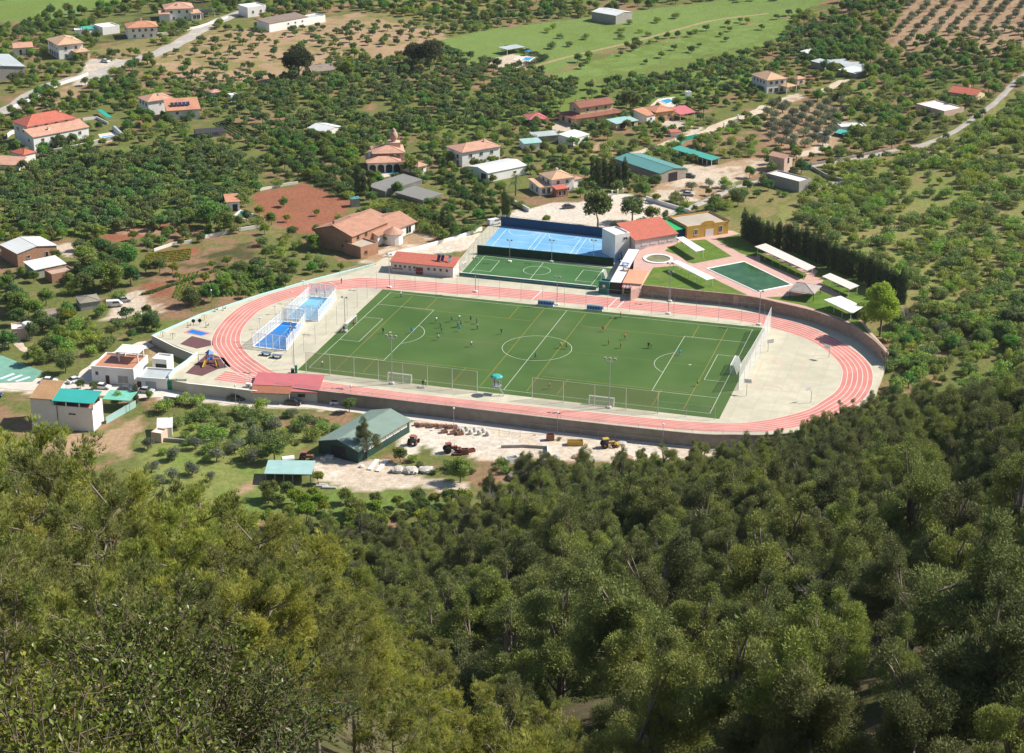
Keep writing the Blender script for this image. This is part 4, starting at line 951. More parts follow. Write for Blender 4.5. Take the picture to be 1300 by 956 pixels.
# --- pool buildings
v = Bd('pool_building', 'white building with a big red tiled roof sloping down to the pool terrace', 'building', C(24,300,625), z=TZ)
v.block(C(24,300,630), C(24,645,572), 10, 2.9, 'sy', 2.4, .35, WHITE_SH, T_RED, win=[('F',4,1.6,1.9,1.2,.12,.95,WHITE_SH,WHITE_SH)])
a, b_ = v.T(-5.5, 2.5), v.T(-.4, 2.5); v.block(a, b_, 7.5, 7.4, 'flat', 0, 0, WHITE, CONCW, world=True, z0=-3.1, win=[('F',1,6.2,1.4,.8,.5,.9)], pn='end_wall', rn='end_roof')
v = Bd('cafe', 'yellow ochre flat roofed pool cafe with a curved parapet and white doors', 'cafe', C(24,725,545), z=TZ)
v.block(C(24,727,546), C(24,1068,497), 11.5, 3.6, 'flat', 0, 0, OCHRE, FLATR, win=[('F',1,1.9,1.,1.6,.12,.32,WPAINT),('F',1,1.8,1.,1.9,.72,.9,WPAINT)], door=[('F',.54,2.8,2.3,WPAINT)])
o_, al, nn, Ln = v._face('F'); bm = MB()
P = [(Ln*.34,3.6),(Ln*.66,3.6)] + [(Ln*(.5 + .16*math.cos(k*PI/10)), 4.04 + 1.0*math.sin(k*PI/10)) for k in range(11)]
V = []
for off in (.03,-.27):
    for x, z in P: q = o_ + al*x + nn*off; V.append((q.x, q.y, TZ+z))
n = len(P); bm.add(V, [tuple(range(n)), tuple(range(n, 2*n))[::-1]] + [(k, n+k, n+(k+1) % n, (k+1) % n) for k in range(n)]); bm.build('curved_parapet', OCHRE, v.root, org=v.root.location)
bm = MB(); q = [v.T(-.3,-.3), v.T(v.L+.3,-.3), v.T(v.L+.3,v.d+.3), v.T(-.3,v.d+.3)]
for i in range(1, 4): bm_ = 0
for (x0,x1,y0,y1) in ((-.3,.05,.3,11.8),(v.L-.05,v.L+.3,-.3,11.8),(.1,v.L-.1,11.45,11.8)): bm.prism([v.T(x0,y0), v.T(x1,y0), v.T(x1,y1), v.T(x0,y1)], TZ+4.06, TZ+4.2)
bm.build('roof_edge', mat('dark_coping', (.09,.06,.05)), v.root, org=v.root.location)
a, b_ = v.T(-4.2, .8), v.T(-.1, .8)
v.block(a, b_, 10, 3.0, 'sx', .25, .1, DARK, mat('green_canopy', (.03,.40,.12), .6), world=True, wall=False, rn='green_canopy'); v.posts([(0,0),(0,9.5)], 3.)
bm = MB(); bm.prism([v.T(1,0), v.T(4,0), v.T(4,9.9), v.T(1,9.9)], TZ-.1, TZ+2.9); bm.build('dark_bay', mat('navy_panel', (.01,.03,.10)), v.root, org=v.root.location)
v = Bd('snack_bar', 'wooden snack bar with striped awning set under the orange terrace by the track', 'kiosk', C(25,195,480), z=0)
v.block(C(25,195,482), C(25,352,494), 12, 3.5, 'slab', .1, .05, CREAM, mat('orange_terrace', (.62,.30,.19), .9, .08, .8), win=[('F',3,1.3,1.5,1.5,.12,.85,WOODD,DARK),('F',1,2.4,.5,.5,.0,.15,WOODD,DARK)], door=[('F',.93,.8,2.,WOODD)])
o_, al, nn, Ln = v._face('F')
bm = MB()
for i in range(12):
    a0, a1 = Ln*i/12, Ln*(i+1)/12
    q = [(*(o_+al*a0+nn*.02), 3.25), (*(o_+al*a1+nn*.02), 3.25), (*(o_+al*a1+nn*1.1), 2.6), (*(o_+al*a0+nn*1.1), 2.6)]
    bm.add(q, [(3,2,1,0)], i % 2); bm.add([q[3], q[2], (*q[2][:2], 2.25), (*q[3][:2], 2.25)], [(3,2,1,0)], i % 2)
bm.build('awning', [mat('awning_pink', (.55,.20,.22)), mat('awning_cream', (.62,.52,.45))], v.root, org=v.root.location)
v = Bd('ramp_wall', 'white sloping concrete ramp roof between the turf court and the snack bar', 'ramp', C(25,95,470), z=0)
v.block(C(25,92,472), C(25,180,479), 31, 3.4, 'slab', .1, .05, DARK, CONCW)
# --- front of the ground
v = Bd('gatehouse', 'low beige gatehouse with a wide raspberry pink metal roof built onto the track', 'building', C(12,90,655), z=-2.7)
v.block(C(12,80,664), C(12,406,677), 8.5, 2.9, 'sy', 1.0, .35, MATS['beige_render'], PINKM, win=[('F',1,1.9,1.6,.6,.62,.9,DARK)])
a, b_ = v.T(.3,-1.2), v.T(9.6,-1.2); v.block(a, b_, 4.5, 2.75, 'gx', .9, .3, MATS['beige_render'], T_BRN if 0 else mat('rust_tiles', (.36,.15,.09), .9, .15, 2), world=True, pn='porch_wall', rn='tiled_porch_roof')
v.block(v.T(.5,2.5), v.T(1.2,2.5), .7, 6.0, 'flat', 0, 0, WHITE, CONCW, world=True, pn='chimney', rn='chimney_cap') if 0 else None
v = Bd('white_building', 'white flat roofed building with a terracotta terrace and a white rooftop pergola near the gate', 'building', C(11,462,335), z=-2.7)
v.block(C(11,462,336), C(11,673,352), 10, 4.0, 'flat', 0, 0, WHITE, mat('terracotta_floor', (.42,.20,.13)), win=[('F',1,2.6,.7,.9,.05,.2),('F',1,1.4,2.6,1.8,.6,.88,WFRM,GREYW)], door=[('F',.37,1.,2.2)], chim=[(4,8,1.)])
a, b_ = v.T(5.0, 5.2), v.T(10.6, 5.2); v.block(a, b_, 4.6, 6.7, 'slab', .05, .4, WHITE, WPAINT, world=True, wall=False, rn='pergola_roof'); 
for x, y in ((.3,.3),(v.L-.3,.3),(.3,4.3),(v.L-.3,4.3)):
    p = v.T(x, y); bm = MB(); bm.obox(p, v.ax, .15, .15, v.zb+4, v.zb+6.75); bm.build('post', WPAINT, v.root, org=v.root.location)
v = Bd('garage_block', 'low white garage block with grey doors between the white building and the green gate', 'garage', C(11,690,370), z=-2.7)
v.block(C(11,690,368), C(11,838,378), 7, 2.7, 'flat', 0, 0, WHITE, GMET, door=[('F',.06,1.,2.,WOODD),('F',.45,2.8,2.2,GMET)])
v.block(C(11,765,300), C(11,838,308), 4, 4.2, 'flat', 0, 0, WHITE, CONCW, pn='store_wall', rn='store_roof', door=[('F',.6,3.,1.4,DARK,1.9)])
v = Bd('townhouse', 'tall white windowless building with a turquoise roof over its top terrace at lower left', 'building', C(11,165,560), z=-2.7)
v.block(C(11,163,560), C(11,270,568), 8, 7.5, 'sy', 1.4, .2, WHITE, mat('ochre_tiles', (.38,.23,.12), .9, .15, 2))
v.block(C(11,270,568), C(11,470,584), 6.2, 5.6, 'flat', 0, 0, WHITE, T_RED, win=[('F',1,4.2,1.7,.4,.36,.62,WHITE,DARK)], pn='terrace_wall', rn='terrace_floor')
aa = (Vector(v.a), Vector(v.ax), Vector(v.ay), v.L)
v.block(v.T(0,.0), v.T(v.L+.2,.0), 5.0, 7.3, 'sy', .9, .3, WHITE, mat('turquoise_sheet', (.04,.36,.32), .5, .05, .4), world=True, wall=False, rn='turquoise_roof')
for t in (.0,.33,.66,1.): 
    p = v.T(v.L*t*.97+.2, .25); bm = MB(); bm.obox(p, v.ax, .14, .12, v.zb+5.6, v.zb+7.3); bm.build('post', WHITE, v.root, org=v.root.location)
bm = MB(); bm.prism([v.T(.2,4.6), v.T(v.L-.2,4.6), v.T(v.L-.2,4.9), v.T(.2,4.9)], v.zb+5.5, v.zb+8.0); bm.build('rear_screen', mat('terrace_red_wall', (.30,.10,.07)), v.root, org=v.root.location)  # dark red wall across the back of the terrace
bm = MB(); p = v.T(v.L*.12,-.1); bm.tube((p.x,p.y,v.zb+2), (p.x,p.y,v.zb+6), .09); bm.build('drainpipe', WOODD, v.root, org=v.root.location)
v = Bd('carport', 'flat carport with a translucent green roof behind the tall white building', 'carport', C(11,520,470), z=-2.7)
v.block(C(11,520,478), C(11,650,486), 5.5, 3., 'slab', 0, .2, WHITE, mat('green_translucent', (.16,.48,.36), .5), wall=False); v.posts([(0,0),(v.L,0),(v.L,5.5),(0,5.5)], 3., .07, STEEL)
v = Bd('hut', 'small ruined white hut with a flat pale roof in the scrub below the road', 'hut', C(11,765,620), z=-2.7)
v.block(C(11,790,610), C(11,862,606), 5, 2.2, 'sy', .4, .2, WHITE, WMET); v.block(C(11,758,632), C(11,808,640), 3, 2., 'flat', 0, 0, PINKW, CONCW, pn='annex_wall', rn='annex_roof')
v = Bd('steel_barn', 'large dark green steel barn with a grey green gabled roof beside the scrap yard', 'barn', (405,572), z=-2.7)
a = at(405,575,-2.7); dr = (at(*C(15,838,330),-2.7) - at(*C(15,605,470),-2.7)); dr = Vector(dr[:2]).normalized(); axx = Vector((dr.y, -dr.x)); b_ = a + Vector((*(axx*11.2), 0))
v.block(a, b_, 21, 3.1, 'gy', 1.6, .35, DGRN, GRNM, world=True, win=[('R',6,2.5,2.4,1.,.1,.95,WPAINT,MATS['grey_block_wall'])], door=[('F',.5,4,3.,BLK)])
v = Bd('open_shed', 'open fronted shed with a flat pale teal roof below the steel barn', 'shed', C(15,148,603), z=-2.7)
v.block(C(15,150,604), C(15,372,608), 5.5, 2.4, 'sy', .5, .35, DARK, TEALL, wall=False); v.posts([(v.L*i/5,0) for i in range(6)], 2.4, .12, GREYW)
bm = MB(); bm.prism([v.T(0,5), v.T(v.L,5), v.T(v.L,5.3), v.T(0,5.3)], v.zb-.5, v.zb+2.6); bm.build('back_wall', GREYW, v.root, org=v.root.location)
bm = MB(); bm.prism([v.T(0,-.1), v.T(1.6,-.1), v.T(1.6,.15), v.T(0,.15)], v.zb-.5, v.zb+2.2); bm.build('side_panel', DARK, v.root, org=v.root.location)
# --- left farm
v = Bd('brick_barn', 'brown brick farm warehouse with a white low pitched metal roof at far left', 'barn', C(5,92,547))
v.block(C(5,92,549), C(5,288,507), 11, 4.2, 'gy', 1.1, .25, BRICK, WMET, win=[('F',1,2.6,.9,.8,.15,.4),('F',1,2.2,.9,1.6,.62,.85)])
v = Bd('farm_shed', 'long low farm shed with a patched white roof below the brick warehouse', 'shed', C(5,175,600))
v.block(C(5,178,604), C(5,330,572), 7, 2.5, 'sy', .6, .3, GREYW, WMET, win=[('F',2,1.3,2.,1.4,.3,.95,BRICK,DARK)]); v.block(C(5,262,628), C(5,378,604), 5, 2.2, 'flat', 0, 0, BRICK, mat('pink_slab', (.45,.33,.27)), pn='front_wall', rn='front_roof')
v = Bd('hut', 'small hut with a moss edged grey roof and two white vans beside it', 'hut', C(5,405,765)); v.block(C(5,405,768), C(5,505,755), 6, 2.2, 'hip', .7, .2, GREYW, mat('mossy_grey', (.25,.23,.18)))
v = Bd('ruin', 'collapsed roofed stone shack with debris among the trees at left', 'ruin', C(5,215,835)); v.block(C(5,222,845), C(5,305,830), 5, 2.0, 'sy', .8, .3, STONE, mat('rusty_sheet', (.28,.22,.18), .9, .3, 2))
v = Bd('hut', 'small beige stone hut with a white cylindrical water tank on top', 'hut', C(11,62,125)); v.block(C(11,62,128), C(11,132,122), 5, 2.8, 'flat', 0, 0, PINKW, CONCW, win=[('F',1,1.6,.7,.9,.15,.4)])
bm = MB(); p = v.T(v.L+.5, 1.5); bm.lathe((p.x,p.y,v.zb+1.4), [(1.45,0),(1.45,2.6),(1.2,2.9),(.05,3.1)], 14); bm.lathe((p.x,p.y,v.zb-.5), [(1.0,0),(1.0,1.9)], 8); bm.build('water_tank', WPAINT, v.root, smooth=False, org=v.root.location)
v = Bd('pool_house', 'small white pool house with orange roof beside the red soil plot', 'house', C(5,1145,262)); v.block(C(5,1135,272), C(5,1200,268), 7, 3.2, 'sy', .6, .3, WHITE, T_ORG, door=[('F',.65,1.6,2.4,DARK)])
v = Bd('pump_house', 'tiny stone pump house with a teal cap between the red soil and the hedge', 'hut', C(6,458,366)); v.block(C(6,458,367), C(6,500,364), 2.6, 2.6, 'hip', .4, .15, GREYW, TEAL, door=[('F',.55,.8,1.7,GREYW)])
v = Bd('garden_tower', 'white square brick tower beside the pool terrace of the orange house', 'tower', C(3,915,498)); v.block(C(3,915,500), C(3,937,498), 2, 2.8, 'flat', 0, 0, WHITE, CONCW)
# greenhouses
SHADE = net_mat('shade_net', (.30,.30,.29), .55)
for lab, A, B, d_ in (('long grey net shade house behind the domed villa garden', (628,318), (812,258), 8.5), ('lower dark net shade house next to the cabbage plot', (815,355), (912,322), 12)):
    v = Bd('shade_house', lab, 'greenhouse', C(6,*A)); v.block(C(6,*A), C(6,*B), d_, 1.5 if d_ > 10 else 2.0, 'sy', .5, .1, SHADE, SHADE)
v = Bd('shade_house', 'black plastic covered tunnel left of the solar panel villa garden', 'greenhouse', C(1,985,690)); v.block(C(1,985,692), C(1,1130,680), 6, 1.6, 'sy', .3, .1, SHADE, net_mat('dark_net', (.06,.06,.07), .85))
# ================================================================== THINGS
NETY = net_mat('ball_net', (.50,.46,.28), .30); NETW = net_mat('white_net', (.8,.8,.8), .35); NETF = net_mat('faint_net', (.45,.46,.42), .10); MESHW = net_mat('white_mesh', (.85,.88,.9), .32)
GLS = net_mat('court_glass', (.75,.82,.88), .30)  # whitish diffuse veil painted in for the reflection on the glass

def V3(p, z): return Vector((p[0], p[1], z))
# ---- ball stop nets, one fence each: posts and net are parts
def netfence(label, P, h, nm, step=6., pr=.06, top=True, pm=STEEL, z=0, name='net_fence', cat='fence'):
    """posts along a line of world points with netting between"""
    root = thing(name, label, cat, (P[0].x, P[0].y, z)); org = root.location
    for a, b in zip(P, P[1:]):
        ln = (b-a).length; n = max(1, round(ln/step))
        for i in range(n + (1 if b is P[-1] else 0)):
            q = a.lerp(b, i/n); bm = MB(); bm.tube(V3(q, z), V3(q, z+h), pr, pr*.8, 6); bm.build('post', pm, root, org=org)
    bm = MB()
    for a, b in zip(P, P[1:]):
        bm.add([V3(a, z+.05), V3(b, z+.05), V3(b, z+h), V3(a, z+h)], [(0,1,2,3)])
    bm.build('net', nm, root, org=org)
    if top:
        bm = MB()
        for a, b in zip(P, P[1:]): bm.tube(V3(a, z+h), V3(b, z+h), .03, n=4)
        bm.build('top_wire', pm, root, org=org)
    return root
netfence('tan ball stop net on posts behind the left small goal on the near touchline', [UV(.6,-3.4), UV(46.,-3.4)], 5.6, NETY, 6.5, .08, pm=CONCW)
netfence('tan ball stop net on posts behind the right small goal on the near touchline', [UV(60.2,-3.6), UV(91.5,-3.4)], 5.6, NETY, 7.8, .08, pm=CONCW)
netfence('low post and wire railing along the near touchline right of the nets', [UV(91.6,-3.4), UV(105.5,-3.3)], 3.2, NETF, 7, .06)
netfence('tall thin post fence along the far side of the football pitch', [UV(0,64.2), UV(50,65), UV(106,65)], 6.0, net_mat('hair_net', (.4,.42,.4), .035), 6.2, .05)
netfence('tall thin post fence between padel courts and the left goal line', [UV(-5,1), UV(-4.5,62)], 5.5, net_mat('hair_net2', (.5,.5,.5), .03), 7.5, .05)
netfence('high white net on white posts behind the right hand goal', [UV(107.6,17), UV(108.2,30), UV(108.6,44), UV(108.2,62)], 6.5, NETW, 6.3, .09, pm=WPAINT)
netfence('waist high handrail between the near straight and the retaining wall', uvp([(p[0], p[1]+1.2) for p in catmull([(-3,-15.2),(18,-15.2),(46,-15.2),(75,-15.2),(102,-14.4),(119,-10.2)],3,False)], 0), 1.1, NETF, 5, .04, name='railing', cat='railing')
# ---- goals
def goal(label, u, v, w, h, dirv, group=None):
    """frame of three white bars, depth stays and net; dirv points behind the goal, in pitch axes"""
    c = UV(u, v, 0); root = thing('goal', label, 'goal', c, group); d = (UV(u+dirv[0], v+dirv[1]) - UV(u, v)).normalized(); a = Vector((-d.y, d.x, 0)); org = c
    P = [c - a*w/2, c + a*w/2]; Z = Vector((0,0,h)); bm = MB()
    for p in P: bm.tube(p, p+Z, .075, n=6)
    bm.tube(P[0]+Z, P[1]+Z, .075, n=6); bm.build('frame', WPAINT, root, org=org)
    dp = 1.8 if h > 2.2 else 1.2
    for p in P: bm = MB(); bm.tube(p+Z, p + d*dp*.5 + Z, .03, n=4); bm.tube(p + d*dp*.5 + Z, p + d*dp, .03, n=4); bm.build('stay', STEEL, root, org=org)
    bm = MB(); A, B = P; bm.add([A+Z, B+Z, B+Z+d*dp*.5, A+Z+d*dp*.5, A+d*dp, B+d*dp, A, B], [(0,1,2,3),(3,2,5,4),(0,3,4,6),(1,7,5,2)]); bm.build('net', NETW, root, org=org)
goal('full size white goal on the left goal line', 0, PW/2, 7.32, 2.44, (-1,0)); goal('full size white goal on the right goal line', PL, PW/2, 7.32, 2.44, (1,0))
goal('smaller white training goal on the near touchline below the left net', 25.3, -1.9, 6.2, 2.05, (0,-1)); goal('smaller white training goal on the near touchline below the right net', 77.3, -1.9, 6.2, 2.05, (0,-1))
goal('white goal of the small turf court at the changing room end', *toUV(*at(590,341)[:2]), 3., 2., (-1,0)); goal('white goal of the small turf court at the teal cabin end', *toUV(*at(765,352)[:2]), 3., 2., (1,0))
# ---- floodlights
def flood(label, P, h, r=.17, n=3, plat=True, group=None, z=0., name='floodlight'):
    root = thing(name, label, 'floodlight', (P.x, P.y, z), group); org = root.location
    bm = MB(); bm.tube(org, org + Vector((0,0,h)), r, r*.55, 8); bm.build('mast', STEEL, root, org=org)
    bm = MB(); bm.obox(org, (CT,ST), .5, .5, z, z+.4); bm.build('footing', CONCW, root, org=org)
    bm = MB()
    if plat: bm.obox(org, (CT,ST), .75, .12, z+h-.55, z+h-.45)
    w = .62*(n-1)/1.0; bm.tube(org + Vector((-CT*w, -ST*w, h)), org + Vector((CT*w, ST*w, h)), .05, n=4); bm.build('crossbar', STEEL, root, org=org)
    for i in range(n):
        q = org + Vector((CT, ST, 0))*(-w + 2*w*i/max(1, n-1)) + Vector((0,0,h+.22)); bm = MB(); bm.obox(q, (CT,ST), .27, .2, q.z-.2, q.z+.2); bm.obox(q, (CT,ST), .2, .26, q.z-.15, q.z+.12); bm.build('lamp', STEEL if not plat else GREYW, root, org=org)
flood('tall grey floodlight mast beside the left training goal', at(*C(27,588,636)), 12.6); flood('tall grey floodlight mast beside the right training goal', at(*C(13,682,700)), 12.6)
for (a, lab, h) in ((C(12,290,505),'slim floodlight pole at the near end of the padel courts',11.),(C(12,545,318),'slim floodlight pole by the left goal of the pitch',9.5),(C(6,648,768),'slim floodlight pole left of the changing rooms',9.8),(C(6,1078,790),'slim floodlight pole at the corner of the small turf court',9.8),
      (C(25,575,640),'slim floodlight pole on the far straight below the pool lawns',14.5),(C(14,250,285),'slim floodlight pole at the start of the far bend',9.5),(C(13,422,185),'slim lamp pole on the far straight by the blue bench',8),):
    flood(lab, at(*a), h, .11, 2, False)
for i, x in enumerate((28,238,447)): flood('short lamp pole between the blue court and the turf court, %s' % ('left one','middle one','right one')[i], at(*C(7,x,640 - 0*i)), 6.6, .08, 2, False)
flood('lamp pole with a flat double head standing on the pool lawn', at(*C(7,830,838), TZ-3), 8.5, .09, 2, False, z=0)
def street_lamp(label, P, h, group, z=None):
    root = thing('street_lamp', label, 'street lamp', P, group); org = root.location; bm = MB(); bm.tube(org, org+Vector((0,0,h)), .07, .045, 6); bm.build('pole', STEEL, root, org=org)
    bm = MB(); bm.ball(org+Vector((0,0,h+.22)), .26, 8, 6); bm.build('globe', WPAINT, root, org=org)
for (c, lab) in ((C(15,575,215),'globe street lamp behind the white car by the gatehouse'),(C(15,1088,330),'globe street lamp above the row of bulk bags'),(C(16,582,352),'globe street lamp near the middle of the retaining wall'),(C(16,1108,412),'globe street lamp at the right end of the white yard'),(C(11,1180,450),'bare dark pole beside the black parked car'),(C(5,1060,752),'lamp post in the plots outside the perimeter kerb'),(C(5,712,872),'lamp post beside the dark tree outside the gym corner')):
    street_lamp(lab, GF(*c), 5.0, None)
# ---- benches (dugouts)
for i, (x, y, lab) in enumerate(((365,190,'row of blue dugout seats on the far touchline, left one'),(610,214,'row of blue dugout seats on the far touchline, right one'))):
    c = at(*C(13,x,y)); root = thing('dugout', lab, 'bench', c); org = c; a = Vector((CT,ST,0)); n = Vector((-ST,CT,0))
    bm = MB(); bm.obox(c, a, 2.3, .3, .0, .4); bm.obox(c + n*.55, a, 2.4, .05, 0, 1.7); bm.build('shelter', WPAINT, root, org=org)
    bm = MB(); bm.add([tuple(c + n*.55 - a*2.4 + Vector((0,0,1.75))), tuple(c + n*.55 + a*2.4 + Vector((0,0,1.75))), tuple(c - n*.4 + a*2.4 + Vector((0,0,1.6))), tuple(c - n*.4 - a*2.4 + Vector((0,0,1.6)))], [(0,1,2,3)]); bm.build('canopy', GLS, root, org=org)
    for k in range(6): q = c + a*(-1.9 + .76*k); bm = MB(); bm.obox(q, a, .27, .25, .4, .52); bm.obox(q + n*.22, a, .27, .05, .52, 1.0); bm.build('seat', BLUP, root, org=org)
# ---- commentary tower
c = at(*C(13,120,630)); root = thing('observation_tower', 'small steel observation tower with a turquoise canopy by the halfway line', 'tower', c); org = c; a = Vector((CT,ST,0)); n = Vector((-ST,CT,0))
for s in (-1,1):
    for t in (-1,1): bm = MB(); q = c + a*s*.95 + n*t*.8; bm.tube(q, q + Vector((0,0,4.6)), .05, n=5); bm.build('leg', STEEL, root, org=org)
bm = MB(); bm.obox(c, a, 1.05, .9, 2.1, 2.25); bm.build('platform', STEEL, root, org=org)
bm = MB()
for s in (-1,1): bm.obox(c + n*s*.85, a, 1.0, .03, 3.1, 3.16); bm.obox(c + n*s*.85, a, 1.0, .03, 2.65, 2.7)
bm.build('railing', STEEL, root, org=org)
bm = MB(); bm.lathe((c.x,c.y,4.45), [(1.55,0),(1.55,.12),(1.1,.5),(.05,.62)], 8); bm.build('canopy', MATS['turquoise_sheet'], root, org=org)
bm = MB(); 
for k in range(7): q = c + a*1.0 + n*(-.8 + .0) + a*(.18*k); bm.obox(q, n, .35, .1, 2.0-.3*k, 2.06-.3*k)
bm.build('ladder', STEEL, root, org=org)
# ---- padel courts
def padel(label, Q, fm=PBLUE, gs=GLS):
    """10 by 20 m court: blue floor, white frame, glass ends, net"""
    c = sum(Q, Vector())/4; root = thing('padel_court', label, 'court', (c.x, c.y, 0)); org = root.location
    bm = MB(); bm.sheet(Q, .06); bm.build('floor', fm, root, org=org)
    bm = MB(); b = lambda s, t: bil(Q, s, t)
    wpoly(bm, [b(.5,.15), b(.5,.85)], .1, .075); wpoly(bm, [b(0,.15), b(1,.15)], .1, .08); wpoly(bm, [b(0,.85), b(1,.85)], .1, .08); bm.build('court_lines', LW, root, org=org)
    bm = MB(); wpoly(bm, Q, .55, .09, True)
    bm.build('plinth', WPAINT, root, org=org)
    def post(p, h): q = MB(); q.obox(p, (CT,ST), .07, .07, 0, h); q.build('post', WPAINT, root, org=org)
    fr = MB()
    for (i, j, n_) in ((0,1,5),(1,2,10),(2,3,5),(3,0,10)):
        for k in range(n_):
            t = k/n_; p = Q[i].lerp(Q[j], t); h = 4.0 if (n_ == 5 or t < .22 or t > .78) else 3.0; post(p, h)
        hs = 4.0 if n_ == 5 else 3.0; fr.tube(V3(Q[i],hs), V3(Q[j],hs), .05, n=4, m=0); fr.tube(V3(Q[i],1.0), V3(Q[j],1.0), .03, n=4)
        g = MB(); g.add([V3(Q[i],.1), V3(Q[j],.1), V3(Q[j],3.0), V3(Q[i],3.0)], [(0,1,2,3)]); g.build('glass_wall' if n_ == 5 else 'mesh_wall', gs if n_ == 5 else MESHW, root, org=org)
        if n_ == 5: g = MB(); g.add([V3(Q[i],3.02), V3(Q[j],3.02), V3(Q[j],4.0), V3(Q[i],4.0)], [(0,1,2,3)]); g.build('upper_mesh', MESHW, root, org=org)
    fr.build('top_rail', WPAINT, root, org=org)
    a_, b__ = b(0,.5), b(1,.5); bm = MB(); bm.add([V3(a_,.1), V3(b__,.1), V3(b__,.92), V3(a_,.92)], [(0,1,2,3)]); bm.build('net', NETW, root, org=org)
    for s, t in ((0,.25),(1,.25),(0,.75),(1,.75)):
        p = b(s, t); q = MB(); q.tube(V3(p,0), V3(p,6.2), .06, n=5); q.obox(p, (CT,ST), .5, .12, 6.1, 6.3); q.build('court_light', WPAINT, root, org=org)
padel('near padel court with a vivid blue floor inside a white frame', pxs([C(22,472,520), C(22,695,547), C(22,818,372), C(22,672,354)]))
padel('far padel court behind the vivid one, veiled by glass and white mesh', pxs([C(22,690,333), C(22,905,352), C(22,1022,205), C(22,850,190)]), mat('veiled_padel_blue', (.16,.40,.62), .8, .08, .4), net_mat('glare_court_glass', (.8,.86,.9), .5))  # floor blue lightened and glass whitened, painting in the glare of the glass
# ---- screens and cabins round the small courts
wallrun('screen_wall', 'dark blue wind screen along the far side of the blue court', pxs([(636,286.5),(800,305)]), 0, 3.1, .12, mat('navy_screen', (.015,.07,.15), .9, .1, .6))
wallrun('screen_wall', 'dark green hedge like screen between the blue court and the turf court', pxs([(606,321.5),(779,338)]), 0, 2.6, .35, mat('green_screen', (.012,.05,.025), .95, .3, 2.5, bump=.8))
wallrun('screen_wall', 'navy screen closing the right end of the blue court', pxs([(801,307),(786,333)]), 0, 2.2, .12, MATS['navy_screen'])
wallrun('low_wall', 'low teal wall between the turf court and the running track, white rail on top', pxs([(583,350),(700,362),(757,368)]), 0, 1.0, .2, mat('teal_wall', (.03,.16,.15), .8, .1, .8), cap=WPAINT)
v = Bd('cabin', 'small teal cabin with a square white sign at the end of the low teal wall', 'cabin', C(7,472,797), z=0); v.block(C(7,472,797), C(7,524,803), 2.6, 3.2, 'flat', 0, 0, MATS['teal_wall'], MATS['teal_wall'])
o_, al, nn, Ln = v._face('F'); bm = MB(); bm.obox(o_ + al*(Ln*.5) + nn*.03, al, .35, .04, 2.0, 2.7); bm.build('sign', WPAINT, v.root, org=v.root.location)
netfence('tall mesh fence of thin posts around the far corner of the blue court', pxs([(583,349),(607,320),(636,286)]), 4.0, NETF, 5, .05)
netfence('mesh fence of thin posts along the car park edge', pxs([(640,283),(722,293),(800,303)]), 2.6, NETF, 4, .04, z=0)
netfence('short mesh fence of pale posts beside the changing rooms', pxs(CC(6,(400,712),(580,655))), 1.6, NETF, 3.2, .05)
# ---- pool terrace
def canopy(label, P, h=2.6, m=WPAINT, name='shade_canopy', thick=.14, slats=False, z=TZ):
    c = sum(P, Vector())/len(P); root = thing(name, label, 'canopy', (c.x, c.y, z)); org = root.location
    bm = MB(); bm.prism(P, z+h, z+h+thick); bm.build('roof', m, root, org=org)
    n = max(2, round((P[1]-P[2]).length/4.5)) if (P[1]-P[2]).length > (P[0]-P[1]).length else 2
    for (i, j) in ((1,2),(0,3)):
        for k in range(n+1):
            p = P[i].lerp(P[j], .04 + .92*k/n); p = p.lerp(c, .04); q = MB(); q.tube(V3(p,z), V3(p,z+h), .07, n=6); q.build('post', WPAINT, root, org=org)
    return root
def pz(P, z): return [at(p[0], p[1], z) for p in P]
canopy('white flat canopy over the lawn in front of the yellow cafe', pz(CC(24,(700,523),(640,530),(802,645),(876,630)), TZ+2.7))
canopy('long white flat canopy between the wading pool and the swimming pool', pz(CC(25,(655,198),(602,208),(890,360),(962,345)), TZ+2.7))
canopy('longest narrow white canopy parallel to the cypress row', pz([(972,309),(958,313),(1024.6,343.6),(1035.5,339)], TZ+2.7), m=mat('pale_canopy', (.62,.56,.52), .8, .05, .5))
canopy('middle white canopy between the cypress row and the grey pavilion', pz(CC(8,(330,578),(290,594),(430,659),(476,641)), TZ+2.7), m=MATS['pale_canopy'])
canopy('wide white canopy nearest the far bend of the track', pz(CC(8,(382,692),(300,711),(442,779),(497,746)), TZ+2.7))
v = Bd('pavilion', 'square grey thatched pavilion at the corner of the swimming pool', 'pavilion', C(8,125,700), z=TZ); v.block(at(*C(8,128,705),TZ), at(*C(8,245,722),TZ), 7, 2.3, 'hip', 1.4, .3, WHITE, mat('grey_thatch', (.36,.32,.29), .95, .2, 3, bump=.6), wall=False, world=True); v.posts([(0,0),(v.L,0),(v.L,7),(0,7)], 2.3, .1, WOODD)
def table(label, P, z, m):
    root = thing('picnic_table', label, 'table', V3(P, z)); org = root.location
    bm = MB(); bm.obox(P, (CT,ST), 1.0, .42, z+.7, z+.78); bm.build('tabletop', m, root, org=org)
    for s in (-1,1):
        bm = MB(); bm.obox(P + Vector((CT*s*.75, ST*s*.75, 0)), (CT,ST), .07, .35, z, z+.7); bm.build('leg', m, root, org=org)
        bm = MB(); bm.obox(P + Vector((-ST*s*.8, CT*s*.8, 0)), (CT,ST), 1.0, .15, z+.4, z+.46); bm.build('bench', m, root, org=org)
table('orange table at the edge of the orange terrace', at(*C(25,225,275),TZ+.8), TZ+.6, ORNG); table('bluish table beside the orange one', at(*C(25,222,235),TZ+.8), TZ+.6, BLUP)
